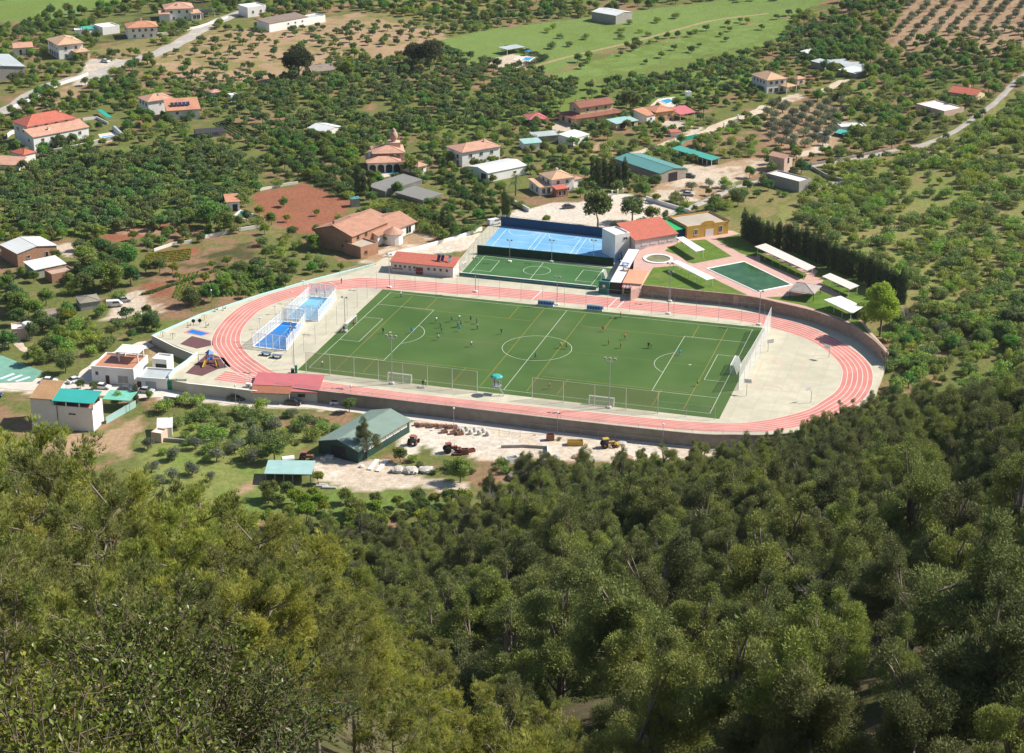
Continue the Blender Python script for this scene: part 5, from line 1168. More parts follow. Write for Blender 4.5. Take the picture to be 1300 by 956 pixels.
# ---- playground and outdoor gym
def gym(label, P, kind, m=YEL):
    root = thing('exercise_machine', label, 'gym equipment', P); org = root.location; bm = MB()
    bm.tube(P, P+Vector((0,0,1.5)), .08, n=6); bm.build('post', m, root, org=org); bm = MB()
    if kind == 0: bm.tube(P+Vector((-.6,0,1.45)), P+Vector((.6,0,1.45)), .05, n=5); bm.tube(P+Vector((-.6,0,1.45)), P+Vector((-.6,0,.5)), .04, n=5); bm.tube(P+Vector((.6,0,1.45)), P+Vector((.6,0,.5)), .04, n=5)
    elif kind == 1: bm.tube(P+Vector((0,-.1,1.2)), P+Vector((0,.1,1.2)), .5, n=12)
    else: bm.obox(P+Vector((.5,0,0)), (1,0), .3, .22, P.z+.5, P.z+.6); bm.obox(P+Vector((.8,0,0)), (1,0), .05, .22, P.z+.6, P.z+1.1)
    bm.build(['handle_bar','wheel','seat'][kind], [m, BLK, ORNG][kind], root, org=org)
for i, (x, y, k, m, lab) in enumerate(((815,110,0,ORNG,'orange outdoor gym bar nearest the corner of the wall'),(865,118,0,ORNG,'tall orange gym post left of the wheels'),(968,50,1,YEL,'yellow gym machine with dark wheels'),(1000,48,1,YEL,'second dark wheeled gym machine'),(1022,25,0,YEL,'tall yellow gym bar beside the kerb'),(1030,60,2,YEL,'yellow seated gym machine near the pink mat'),(1075,-18,2,ORNG,'orange gym seat close to the track'),(1115,-25,2,YEL,'yellow gym machine highest along the kerb'),(940,60,2,YEL,'pale gym machine above the blue mat'))):
    gym(lab, at(*C(11,x,y)), k, m)
c = at(*C(11,1050,240)); root = thing('play_tower', 'playground climbing tower with blue red panels and two yellow slides', 'playground set', c); org = c
for s in (-1,1):
    for t in (-1,1): bm = MB(); q = c + Vector((s*.8,t*.8,0)); bm.tube(q, q+Vector((0,0,2.8)), .06, n=5); bm.build('post', REDP, root, org=org)
bm = MB(); bm.obox(c, (1,0), .9, .9, 1.2, 1.3); bm.build('deck', BLUP, root, org=org)
bm = MB(); bm.lathe((c.x,c.y,2.75), [(1.25,0),(.05,1.0)], 4); bm.build('roof', BLUP, root, org=org)
for s, lab in ((-1,'panel'),(1,'panel')): bm = MB(); bm.obox(c + Vector((s*.85,0,0)), (0,1), .8, .04, 1.3, 2.0); bm.build(lab, REDP if s < 0 else BLUP, root, org=org)
for dx in (-.9, 2.0):
    bm = MB(); a, b = c + Vector((dx*.8,-.9,1.3)), c + Vector((dx*1.3,-3.4,.15)); d = (b-a).normalized(); sd = Vector((1,0,0))
    for k in (-1,1): bm.add([a+sd*.3*k, b+sd*.3*k, b+sd*.3*k+Vector((0,0,.25)), a+sd*.3*k+Vector((0,0,.25))], [(0,1,2,3)])
    bm.add([a-sd*.3, b-sd*.3, b+sd*.3, a+sd*.3], [(0,1,2,3)]); bm.build('slide', YEL, root, org=org)
bm = MB(); bm.obox(c + Vector((1.6,0,0)), (1,0), .8, .5, 1.1, 1.2); bm.build('bridge', ORNG, root, org=org)
def swing(label, P):
    root = thing('swing_set', label, 'swing', P); org = P; bm = MB()
    for s in (-1.3,1.3):
        for t in (-.6,.6): bm.tube(P+Vector((s,t,0)), P+Vector((s,0,2.1)), .05, n=5)
    bm.tube(P+Vector((-1.3,0,2.1)), P+Vector((1.3,0,2.1)), .05, n=5); bm.build('frame', BLK, root, org=org)
    for s in (-.5,.5):
        bm = MB(); bm.obox(P+Vector((s,0,0)), (1,0), .2, .12, P.z+.45, P.z+.5)
        for k in (-.18,.18): bm.tube(P+Vector((s+k,0,.5)), P+Vector((s+k,0,2.1)), .012, n=3)
        bm.build('swing_seat', BLK, root, org=org)
swing('dark swing frame at the left of the yellow slides', at(*C(11,1018,235))); swing('low dark swing right of the yellow slides', at(*C(11,1100,262)))
for i, (x, y, lab) in enumerate(((150,437,'grey folded table tennis board on the concrete, left one'),(203,450,'bluish folded table tennis board on the concrete, right one'))):
    P = at(*C(12,x,y)); root = thing('table_tennis_table', lab, 'table', P); bm = MB(); bm.obox(P, (CT,ST), 1.35, .76, .72, .76); bm.build('tabletop', mat('slate_blue', (.10,.15,.24)), root, org=P)
    for s in (-1,1): bm = MB(); bm.obox(P + Vector((CT*s,ST*s,0)), (CT,ST), .08, .5, 0, .72); bm.build('leg', BLK, root, org=P)
P = at(*C(12,300,525)); root = thing('padded_post', 'green padded post with a black box at the near left corner of the pitch', 'post', P); bm = MB(); bm.tube(P, P+Vector((0,0,2.0)), .32, n=10); bm.build('pad', mat('green_pad', (.02,.20,.09)), root, org=P); bm = MB(); bm.obox(P+Vector((-.9,0,0)), (1,0), .4, .35, 0, .8); bm.build('box', BLK, root, org=P)
P = at(*C(11,1245,360)); root = thing('meter_cabinet', 'white meter cabinet on the corner of the gatehouse roof edge', 'cabinet', P); bm = MB(); bm.obox(P, (CT,ST), .7, .4, 0, 1.0); bm.build('body', WPAINT, root, org=P); bm = MB(); bm.obox(P, (CT,ST), .1, .45, .2, .7); bm.build('vent', BLK, root, org=P)
# ---- green gate
A, B = GF(*C(11,838,376)), GF(*C(11,934,378)); root = thing('metal_gate', 'double leaf green mesh gate in the front wall of the sports ground', 'gate', A); d = (B-A); ln = Vector(d[:2]).length; ax = Vector(d[:2]).normalized()
for i in range(3): p = A + Vector((*(ax*ln*i/2), 0)); bm = MB(); bm.obox(p, ax, .1, .1, A.z-.3, A.z+3.2); bm.build('gate_post', NETG, root, org=A)
for i in range(2):
    p = A + Vector((*(ax*ln*(.25+.5*i)), 0)); bm = MB(); w = ln*.23
    for z in (.1,1.6,3.0): bm.obox(p, ax, w, .04, A.z+z, A.z+z+.08)
    for k in range(9): bm.obox(p + Vector((*(ax*(-w + 2*w*k/8)), 0)), ax, .025, .025, A.z+.1, A.z+3.0)
    g = bm.build('gate_leaf', NETG, root, org=A); bm = MB(); bm.obox(p, ax, w, .01, A.z+.15, A.z+2.9); bm.build('mesh', net_mat('gate_mesh%d' % i, (.05,.30,.16), .6), g, org=A)
# ---- painted court at far left
P_ = [GF(*p) for p in CC(11,(-80,190),(10,205),(215,285),(165,335),(-80,345))]
bm = MB(); bm.sheet([(p.x,p.y) for p in P_], P_[2].z+.15); struct(bm.build('painted_green_court', mat('worn_green_paint', (.16,.34,.26), .9, .15, .5))); excl([(p.x,p.y) for p in P_], 1)
bm = MB()
for a, b in (((0,322),(70,296)),((40,330),(110,302)),((80,335),(150,312))):
    p, q = GF(*C(11,*a)), GF(*C(11,*b)); bm.obox(((p.x+q.x)/2,(p.y+q.y)/2), (q-p)[:2], (q-p).length/2, .5, P_[2].z+.14, P_[2].z+.17)
struct(bm.build('worn_white_stripes', LWF))
def gwall(name, label, P, h, th=.25, m=WHITE, cat='wall', dz=0, cap=None):
    W_ = [GF(*p) for p in P]; Q = []
    for a, b in zip(W_, W_[1:]):
        n = max(1, int((b-a).length/4)); Q += [a.lerp(b, i/n) for i in range(n)]
    Q.append(W_[-1]); zs = {(round(q.x,3), round(q.y,3)): H(q.x, q.y) for q in Q}
    for a, b in zip(Q, Q[1:]): excl([a, b, b + Vector((.5,.5,0)), a + Vector((.5,.5,0))], .5)
    return wallrun(name, label, Q, lambda p: zs[(round(p.x,3), round(p.y,3))] - .6 if (round(p.x,3), round(p.y,3)) in zs else p.z-.6, lambda p: zs[(round(p.x,3), round(p.y,3))] + h, th, m, cat, cap)
def wallrun_fix(): pass
gwall('boundary_wall', 'white topped garden wall curving round the red roofed villa and its pool', CC(21,(285,625),(600,585),(900,520),(1060,475),(1240,440)), 1.7, .3, GREYW, cap=CONCW)
gwall('garden_wall', 'low white wall behind the cottage left of the red roofed villa', CC(21,(75,430),(110,400),(280,355)), 1.4)
gwall('roadside_wall', 'pale dry wall along the road above the left orchard', CC(1,(45,552),(180,490),(300,425),(395,395),(440,375)), 1.1, .4, CONCW)
gwall('roadside_wall', 'white roadside wall climbing towards the upper white villas', CC(1,(640,185),(850,170),(990,140),(1060,118),(1140,90)), 1.0, .3, CONCW)
gwall('terrace_wall', 'pale wall along the vegetable terraces at left centre', CC(5,(1025,405),(1120,385),(1205,367),(1300,352)), 1.1, .3, CONCW)
gwall('terrace_wall', 'pale retaining wall under the ploughed red plot', CC(5,(770,470),(860,440),(960,425)), .9, .3, CONCW)
gwall('farm_wall', 'sunken farm wall along the red soil plot', CC(6,(0,285),(110,262),(190,250)), .9, .3, CONCW)
gwall('car_park_wall', 'low white wall between the car park and the gravel yard', CC(7,(710,330),(820,365),(930,398)), 1.3, .3, WHITE)
gwall('car_park_wall', 'white wall closing the garden of the balcony villa', CC(7,(38,345),(125,392)), 1.4, .3, WHITE)
gwall('roadside_wall', 'pale wall between the brick house yard and the sports ground', CC(6,(640,612),(800,575),(1000,520),(1110,480)), 1.0, .3, WHITE)
gwall('field_wall', 'dark stone wall along the lane at lower right of the olive groves', CC(4,(235,828),(420,795),(640,745)), .9, .5, STONE)
gwall('yard_wall', 'grey block wall of the walled farm at the lane', CC(8,(238,58),(320,105),(410,128)), 1.2, .3, GREYW)
gwall('yard_wall', 'low wall around the small court of the walled farm', CC(8,(270,160),(330,140),(430,122)), .8, .3, CONCW)
gwall('plot_wall', 'old stone wall of the plot beside the ruined hut', CC(11,(810,630),(940,640),(1060,640),(1080,640),(1225,560),(1240,545)), .9, .35, GREYW)
gwall('mesh_fence', 'pale green mesh fence beside the tall white building', CC(11,(532,545),(600,505),(680,460)), 1.8, .08, TEALL, cat='fence')
gwall('bunker_wall', 'low concrete bay wall in the white yard', CC(16,(300,428),(420,425),(530,432)), .7, .3, GREYW)
gwall('bunker_wall', 'pale short side wall of the concrete bay', CC(16,(532,430),(535,480)), .9, .3, CONCW)
gwall('net_fence', 'sagging green netting strip above the turquoise shelter', CC(3,(832,735),(880,730),(900,705),(970,690)), 1.6, .1, NETG, cat='fence')
gwall('net_fence', 'green netting screen beside the lane gate of the walled farm', CC(4,(165,850),(235,850)), 2., .1, NETG, cat='fence')
gwall('pool_wall', 'white low wall of the villa lawn with green railing', CC(21,(830,262),(970,245),(1080,300)), 1.0, .25, WHITE)
# ---- private pools
def vpool(label, P, wm=WBLU, deck=None):
    W_ = [GF(*p) for p in P]; z = max(p.z for p in W_) + .12
    if deck:
        D = [GF(*p) for p in deck]; bm = MB(); bm.prism([(p.x,p.y) for p in D], z-1.2, z-.02); struct(bm.build('pool_patio', mat('patio_stone', (.58,.50,.43), .9, .07, .6))); excl(D, 1)
    poolpoly('swimming_pool', label, [Vector((p.x,p.y,z)) for p in W_], z, wm, cw=.6)
vpool('small bright blue pool beside the red roofed villa', CC(21,(1015,425),(1140,405),(1185,440),(1060,462)), deck=CC(21,(980,400),(1140,375),(1230,440),(1030,490)))
vpool('bright blue pool on the raised patio behind the orange house', CC(3,(778,506),(820,495),(852,508),(815,521)), deck=CC(3,(725,535),(770,495),(850,485),(890,505),(830,545),(800,552)))
vpool('pale blue pool of the hedged terrace at top centre', CC(3,(85,300),(105,288),(148,290),(125,306)), deck=CC(3,(40,300),(70,278),(170,285),(120,320)))
vpool('greenish pool beside the small pool house', CC(5,(1185,290),(1205,268),(1262,286),(1240,306)), wm=mwater('jade_water', (.10,.30,.26), .1), deck=CC(5,(1165,290),(1200,262),(1275,287),(1235,312)))
vpool('turquoise pool in front of the domed villa porch', CC(23,(520,385),(600,372),(690,380),(640,402)), deck=CC(23,(440,400),(520,370),(700,372),(640,412),(540,430)))
v = Bd('arbour', 'dark roofed arbour with white posts on the hedged top terrace', 'arbour', C(3,20,275)); v.block(C(3,15,276), C(3,100,262), 6, 2.4, 'slab', 0, .3, WHITE, GMET, wall=False); v.posts([(0,0),(v.L,0),(v.L,6),(0,6)], 2.4)
P = GF(*C(3,118,278)); root = thing('parasol', 'blue garden parasol by the top terrace pool', 'parasol', P); bm = MB(); bm.tube(P, P+Vector((0,0,2.4)), .04, n=5); bm.build('pole', WPAINT, root, org=P); bm = MB(); bm.lathe((P.x,P.y,P.z+2.0), [(1.6,0),(.05,.6)], 8); bm.build('canopy', BLUP, root, org=P)
P = GF(*C(21,1190,400)); root = thing('pool_cover', 'white rolled roof frame beside the small blue pool', 'pool cover', P); d = GF(*C(21,1240,440)) - GF(*C(21,1145,350)); bm = MB(); bm.tube(P - d*.5 + Vector((0,0,.8)), P + d*.5 + Vector((0,0,.8)), .9, n=10); bm.build('shell', GMET, root, org=P)
P = GF(*C(21,1050,235)); root = thing('awning', 'green rolled awning strip on the villa lawn', 'awning', P); d = GF(*C(21,1105,275)) - GF(*C(21,995,195)); bm = MB(); bm.obox(P, d[:2], Vector(d[:2]).length/2, 1.0, P.z+1.6, P.z+1.75); bm.build('fabric', NETG, root, org=P)
for s in (-1,1): bm = MB(); q = P + d*.45*s; bm.tube(V3(q,P.z-.3), V3(q,P.z+1.6), .06, n=5); bm.build('post', WPAINT, root, org=P)
P = GF(*C(4,390,680)); root = thing('tarpaulin', 'green tarpaulin stretched on poles beside the white ruin', 'tarpaulin', P); Q = [GF(*p) for p in CC(4,(350,680),(375,660),(435,672),(415,692))]; bm = MB(); bm.prism([(p.x,p.y) for p in Q], P.z+1.2, P.z+1.26); bm.build('sheet', TURQ, root, org=P)
for q in Q: bm = MB(); bm.tube(V3(q,P.z-.3), V3(q,P.z+1.2), .05, n=5); bm.build('pole', WOODD, root, org=P)
# ---- cars
def car(label, P, dirp, col, van=False, group=None, name='parked_car'):
    """P ground point; dirp ground point the car points to"""
    d = Vector((dirp.x-P.x, dirp.y-P.y)).normalized(); root = thing(name, label, 'van' if van else 'car', P, group, rz=math.atan2(d.y, d.x))
    cm = mat('car_%s' % '_'.join('%d' % (c*100) for c in col), col, .3, .03, 1, spec=.6)
    if van: prof = [(-2.3,.35),(2.3,.35),(2.35,.8),(1.75,1.15),(1.25,1.85),(-2.15,1.9),(-2.3,1.0)]; cab = [(1.62,1.2),(1.22,1.74),(-.4,1.78),(-.4,1.2)]
    else: prof = [(-2.1,.32),(2.1,.32),(2.15,.65),(1.95,.82),(1.05,.95),(-1.7,1.0),(-2.1,.9)]; cab = [(1.1,.93),(.45,1.42),(-1.0,1.45),(-1.75,.98)]
    def extr(bm, pr, w0, w1=None, m=0):
        w1 = w1 or w0; n = len(pr); zs = [z for _, z in pr]; zl, zh = min(zs), max(zs)
        W_ = [w0 + (w1-w0)*((z-zl)/(zh-zl)) for _, z in pr]
        bm.add([(x, -w, z) for (x, z), w in zip(pr, W_)] + [(x, w, z) for (x, z), w in zip(pr, W_)], [tuple(range(n)), tuple(range(n, 2*n))[::-1]] + [((i+1) % n, i, n+i, n+(i+1) % n) for i in range(n)], m)
    bm = MB(); extr(bm, prof, .86, .84)
    if not van: extr(bm, [(x*.97+.0, z+.03) for x, z in [(.42,1.41),(-.98,1.44),(-.95,1.46),(.38,1.45)]], .66)
    bm.build('body', cm, root)
    bm = MB(); extr(bm, cab, .82 if not van else .88, .66 if not van else .86); bm.build('windows', GLASS, root)
    for x in (-1.3, 1.32):
        for y in (-.8, .8):
            bm = MB(); bm.tube((x, y-.1, .32), (x, y+.1, .32), .33, n=10); w = bm.build('wheel', BLK, root); bm = MB(); bm.tube((x, y*1.14-.01, .32), (x, y*1.14+.01, .32), .18, n=8); bm.build('rim', STEEL, w)
    for y in (-.6, .6):
        x = 2.1 if not van else 2.3; bm = MB(); bm.box(x, x+.05, y-.16, y+.16, .62, .78); bm.build('headlight', WPAINT, root); bm = MB(); bm.box(-x-.05, -x, y-.14, y+.14, .65, .8); bm.build('taillight', REDP, root)
    return root
CW_, CB_, CG_, CS_ = (.72,.72,.72), (.02,.02,.025), (.08,.09,.10), (.42,.43,.44)
def cg(n, x, y, dx, dy, *a, **k): p = GF(*C(n,x,y)); q = GF(*C(n,x+dx,y+dy)); return car(a[0], p, q, *a[1:], **k)
cg(1,528,312,50,8,'white car parked behind the hedge at the road bend',CW_); cg(1,1095,112,30,-10,'dark car in front of the farthest villa',CG_)
cg(6,1172,452,40,-8,'white van on the lane by the cypress pair',CW_,True); cg(7,322,372,50,-4,'dark car parked in the car park by the balcony villa',CG_)
cg(7,920,308,60,4,'white car with a dark roof on the gravel yard',CS_); cg(7,927,218,40,4,'dark green car by the teal barn door',(.03,.05,.04))
cg(11,245,338,60,2,'white car left on the road by the painted court',CW_); cg(11,377,335,40,-12,'white car climbing the lane beside the white building',CW_)
cg(11,512,368,50,4,'white car in front of the white building, half behind shrubs',CW_); cg(11,632,382,50,4,'dark car between the white building and the garages',CG_)
cg(11,730,388,50,4,'white car before the grey garage doors',CS_); cg(11,868,438,55,6,'white van parked on the verge opposite the green gate',CW_,True)
cg(11,1178,425,60,4,'black car below the wall left of the gatehouse',CB_); cg(15,10,185,60,6,'black car just left of the gatehouse front',CB_); cg(15,285,210,60,6,'black car parked against the gatehouse wall',CB_)
cg(15,510,210,60,-2,'white car with dark windows right of the gatehouse',CW_); cg(5,618,722,50,-6,'grey car under the big tree at the farm drive',CS_); cg(5,572,745,50,-4,'white van beside the moss roofed hut',CW_,True)
cg(4,302,690,40,6,'white van among the olives of the small grove',CS_,True); cg(11,-30,410,60,0,'dark blue car at the left picture edge',(.02,.04,.10))
P = GF(972,232); 
# ---- yard machinery
def tractor(label, P, d, m1, m2, loader=False):
    root = thing('tractor', label, 'tractor', P, rz=math.atan2(d[1], d[0])); bm = MB(); bm.box(.3,1.9,-.35,.35,.8,1.45); bm.box(-.9,.3,-.5,.5,.7,1.05); bm.build('body', m1, root)
    bm = MB(); bm.box(-.8,.35,-.55,.55,1.1,2.2); bm.build('cab', GLASS, root); bm = MB(); bm.box(-.95,.45,-.65,.65,2.2,2.32); bm.build('cab_roof', m1, root)
    for x, r in ((-.6,.8),(1.5,.48)):
        for y in (-.8,.8): bm = MB(); bm.tube((x,y-.2,r),(x,y+.2,r), r, n=14); w = bm.build('wheel', BLK, root); bm = MB(); bm.tube((x,y-.22,r),(x,y+.22,r), r*.45, n=10); bm.build('rim', m2, w)
    bm = MB(); bm.tube((1.2,.2,1.45),(1.2,.2,2.1),.05,n=5); bm.build('exhaust', BLK, root)
    if loader:
        bm = MB(); bm.tube((-.2,.7,1.3),(2.4,.7,.6),.08,n=5); bm.tube((-.2,-.7,1.3),(2.4,-.7,.6),.08,n=5); bm.build('loader_arm', m2, root); bm = MB(); bm.box(2.3,2.9,-.9,.9,.2,.8); bm.build('bucket', m1, root)
tractor('old red tractor with dark cab in the scrap yard', GF(*C(16,42,450)), (1,.3), mat('faded_red', (.22,.06,.04), .8, .3, 3), BLK, True); tractor('orange tractor parked near the white tank', GF(*C(15,345,492)), (1,0), ORNG, MATS['faded_red'])
tractor('yellow orange loader in the white yard', GF(*C(16,828,425)), (1,.2), YEL, ORNG, True); tractor('orange machine beside the barn side door', GF(*C(15,885,410)), (.3,1), ORNG, MATS['faded_red'])
def bin_(name, label, cat, P, ax, l, w, h, m, inner=DARK, group=None):
    root = thing(name, label, cat, P, group); org = P; bm = MB()
    for x0, x1, y0, y1 in ((-l,l,-w,-w+.12),(-l,l,w-.12,w),(-l,-l+.12,-w+.12,w-.12),(l-.12,l,-w+.12,w-.12)):
        a = Vector(ax).normalized(); b = Vector((-a.y,a.x)); q = [Vector(P[:2]) + a*x + b*y for x, y in ((x0,y0),(x1,y0),(x1,y1),(x0,y1))]; bm.prism(q, P.z-.1, P.z+h)
    bm.build('side_walls', m, root, org=org); bm = MB(); bm.obox(P, ax, l-.13, w-.13, P.z-.1, P.z+h*.45); bm.build('load', inner, root, org=org)
bin_('skip', 'yellow and white builders skip in the white yard', 'skip', GF(*C(16,670,412)), (1,.0), 1.9, .8, 1.1, YEL, CONCW); bin_('skip', 'white concrete box skip with an open top at the lower edge of the yard', 'skip', GF(*C(16,352,500)), (.9,.4), 1.5, .9, 1.3, WPAINT)
bin_('crate', 'rusty orange crate left of the yellow skip', 'crate', GF(*C(16,546,388)), (1,.1), .9, .7, 1.5, ORNG); bin_('crate', 'red steel crate beside the old red tractor', 'crate', GF(*C(16,118,458)), (1,.1), .9, .6, 1.3, ORNG, ORNG); bin_('crate', 'second red crate with bent bars, right of the steel crate', 'crate', GF(*C(16,150,448)), (1,.5), .9, .5, .8, MATS['faded_red'], ORNG); bin_('trailer', 'low red trailer bed in front of the old tractor', 'trailer', GF(*C(16,82,462)), (1,.0), 1.0, .6, .5, MATS['faded_red'], ORNG)
g = np.random.default_rng(42)
def lump(name, label, cat, P, r, h, m, group=None, n=9, seed=0):
    """an irregular sack, boulder or mound"""
    g = np.random.default_rng(seed); bm = MB(); bm.ball((0,0,h*.35), r, n, 6, sz=h/r*.75); bm.v = [(x*(1+.25*g.normal()*.5), y*(1+.25*g.normal()*.5), max(z, -.3)) for x, y, z in bm.v]
    o = bm.build(name, m, None, smooth=False); o.location = P; o.rotation_euler = (0,0,g.random()*6); return set_tag(o, label, cat, group)
TILEP = mat('stacked_tiles', (.36,.21,.14), .9, .25, 5); BAG = mat('white_bag', (.52,.51,.48), .8, .1, 3)
for i in range(9): P = GF(*C(15,900 + 24*i, 316 + i*1.5 + (i % 2)*5)); bm = MB(); bm.obox((0,0), (1,.2*(i % 3)), .55, .45, -.1, .55 + .2*(i % 2)); bm.obox((.1,.05), (1,.3), .45, .35, .55 + .2*(i % 2), .8 + .2*(i % 2)); o = bm.build('tile_pallet', TILEP); o.location = P; set_tag(o, 'pallet of red brown tiles in the row along the yard fence', 'pallet', 'pallets of tiles in the yard')
for i in range(8): lump('bulk_bag', 'white bulk bag in the row at the right of the tile pallets', 'bag', GF(*C(15,1110 + 21*i, 338 + 2*i + (i % 2)*14)), .6, 1.1, BAG, 'white bulk bags in the yard', seed=i)
for i, (x, y) in enumerate(((1040,352),(1085,358),(1120,362),(1100,345))): bin_('crate', 'pinkish timber crate in the second row before the bags', 'crate', GF(*C(15,x,y)), (1,.2), .8, .5, .7, TILEP, TILEP, 'timber crates before the bags')
RUB = mat('grey_rubble', (.46,.43,.39), .95, .3, 3, bump=.8)
for i, (x, y, r, h, lab) in enumerate(((810,545,1.6,1.0,'left heap of grey rubble below the barn yard'),(870,548,1.9,1.1,'middle heap of grey rubble below the barn yard'),(950,545,1.8,.9,'right heap of grey rubble below the barn yard'))):
    root = lump('rubble_heap', lab, 'heap', GF(*C(15,x,y)), r, h, RUB, seed=20+i)
    for k in range(14):
        bm = MB(); a = g.random()*6.3; q = (r*.9*g.random()**.5*math.cos(a), r*.9*g.random()**.5*math.sin(a)); s = .15 + .22*g.random(); bm.obox(q, (math.cos(a*2), math.sin(a*2)), s*1.3, s, h*.3, h*.3 + s + .3*g.random()); bm.build('block', CONCW if k % 2 else RUB, root)
for i, (x, y, r, h, m, lab) in enumerate(((378,580,2.3,1.5,mat('gravel_heap', (.40,.31,.24), .95, .2, 3),'brown gravel mound above the first pines'),(580,475,1.2,.6,RUB,'small debris heap right of the concrete bay'),(680,475,1.3,.5,TILEP,'reddish debris heap along the yard edge'),(930,478,1.4,.5,TILEP,'low pile of boards and earth at the right end of the yard'),(905,405,1.2,.4,RUB,'small earth pile behind the loader'))): lump('earth_mound' if i == 0 else 'debris_heap', lab, 'heap', GF(*C(16,x,y)), r, h, m, seed=40+i, n=12)
lump('boulder', 'big pale boulder on the bare ground above the far bend', 'rock', GF(*C(14,1065,412)), 1.3, 1.4, mat('pale_rock', (.42,.41,.38), .95, .2, 1.5), seed=60, n=10)
lump('boulder', 'white stone lying in the lower yard', 'rock', GF(*C(15,627,525)), .55, .6, WPAINT, seed=61); 
P = GF(*C(15,260,500)); root = thing('water_tank', 'white cylindrical tank lying beside the orange tractor', 'tank', P); bm = MB(); bm.tube(P+Vector((-1.4,-.4,.8)), P+Vector((1.3,.5,.8)), .75, n=14); bm.build('shell', WPAINT, root, org=P); bm = MB(); bm.obox(P, (1,.3), 1., .3, P.z, P.z+.2); bm.build('cradle', WOODD, root, org=P)
for i, (a, b) in enumerate((((665,540),(705,490)),((705,548),(748,495)))):
    p, q = GF(*C(15,*a)), GF(*C(15,*b)); P = p; root = thing('metal_ramp', 'pale loading ramp lying on the ground, %s one' % ('left','right')[i], 'ramp', P); bm = MB(); bm.obox(((p.x+q.x)/2,(p.y+q.y)/2), (q-p)[:2], (q-p).length/2, .5, p.z+.1, p.z+.3); bm.build('deck', CONCW, root, org=P)
for i, (x, y, dx) in enumerate(((400,622,60),(430,630,70),(415,615,40))):
    p, q = GF(*C(15,x,y)), GF(*C(15,x+dx,y+2)); o = MB(); o.tube((0,0,.25), tuple(Vector((q.x-p.x, q.y-p.y, .25))), .25, n=8); o = o.build('concrete_pipe', CONCW); o.location = p; set_tag(o, 'pale pipe in the pile right of the open shed', 'pipe', 'pipes beside the open shed')
for i, (x, y, l, lab) in enumerate(((465,480,.9,'grey metal box by the barn corner'),(435,490,.6,'smaller flat box left of the grey metal box'),(575,340,.5,'dark box behind the barn side'),(640,290,.5,'blank'))):
    if i < 2: bin_('box', lab, 'box', GF(*C(15,x,y)), (1,-.3), l, l*.6, .7, CONCW)
for i, (x, y) in enumerate(((535,790),(575,782))): P = GF(*C(4,x,y)); bm = MB(); bm.tube((0,0,0),(0,0,.95),.35,n=10); bm.tube((0,0,.95),(0,0,1.0),.3,n=10); o = bm.build('barrel', mat('pale_blue_drum', (.15,.40,.60))); o.location = P; set_tag(o, 'light blue drum beside the lane, %s one' % ('left','right')[i], 'barrel')
for i, (x, y) in enumerate(((290,370),(340,372),(395,375))): P = GF(*C(16,x,y)); bm = MB(); bm.tube((0,0,0),(0,0,1.9),.05,n=5); o = bm.build('fence_post', STEEL); o.location = P; set_tag(o, 'thin grey post at the entrance of the white yard', 'post', 'posts at the yard entrance')
netfence('thin wire fence along the road above the weeds of the white yard', [GF(*p) for p in CC(16,(440,335),(700,365),(960,395),(1100,412))], 1.4, NETF, 5, .04, z=-2.6, name='wire_fence')
A, B = GF(*C(3,1100,640)), GF(*C(3,1168,602)); root = thing('metal_gate', 'white barred driveway gate between two pillars on the farm track', 'gate', A); ax = Vector((B-A)[:2]).normalized()
for p in (A, B): bm = MB(); bm.obox(p, ax, .25, .25, A.z-.3, A.z+2.2); bm.build('pillar', WHITE, root, org=A)
bm = MB(); ln = Vector((B-A)[:2]).length
for z in (.2,.9,1.6): bm.obox((A+B)/2, ax, ln/2-.25, .03, A.z+z, A.z+z+.08)
for k in range(14): bm.obox(A.lerp(B, .06+.88*k/13), ax, .03, .03, A.z+.2, A.z+1.6)
bm.build('bars', WPAINT, root, org=A)
for i in range(4): P = GF(*C(7,540 + 28*i, 308 - 6*i)); bm = MB(); bm.obox((0,0), (1,-.1), .22, .22, -.3, 1.6); bm.obox((0,0), (1,-.1), .28, .28, 1.6, 1.72); o = bm.build('gate_pillar', WHITE); o.location = P; set_tag(o, 'white square pillar on the far edge of the car park', 'pillar', 'white pillars of the car park')
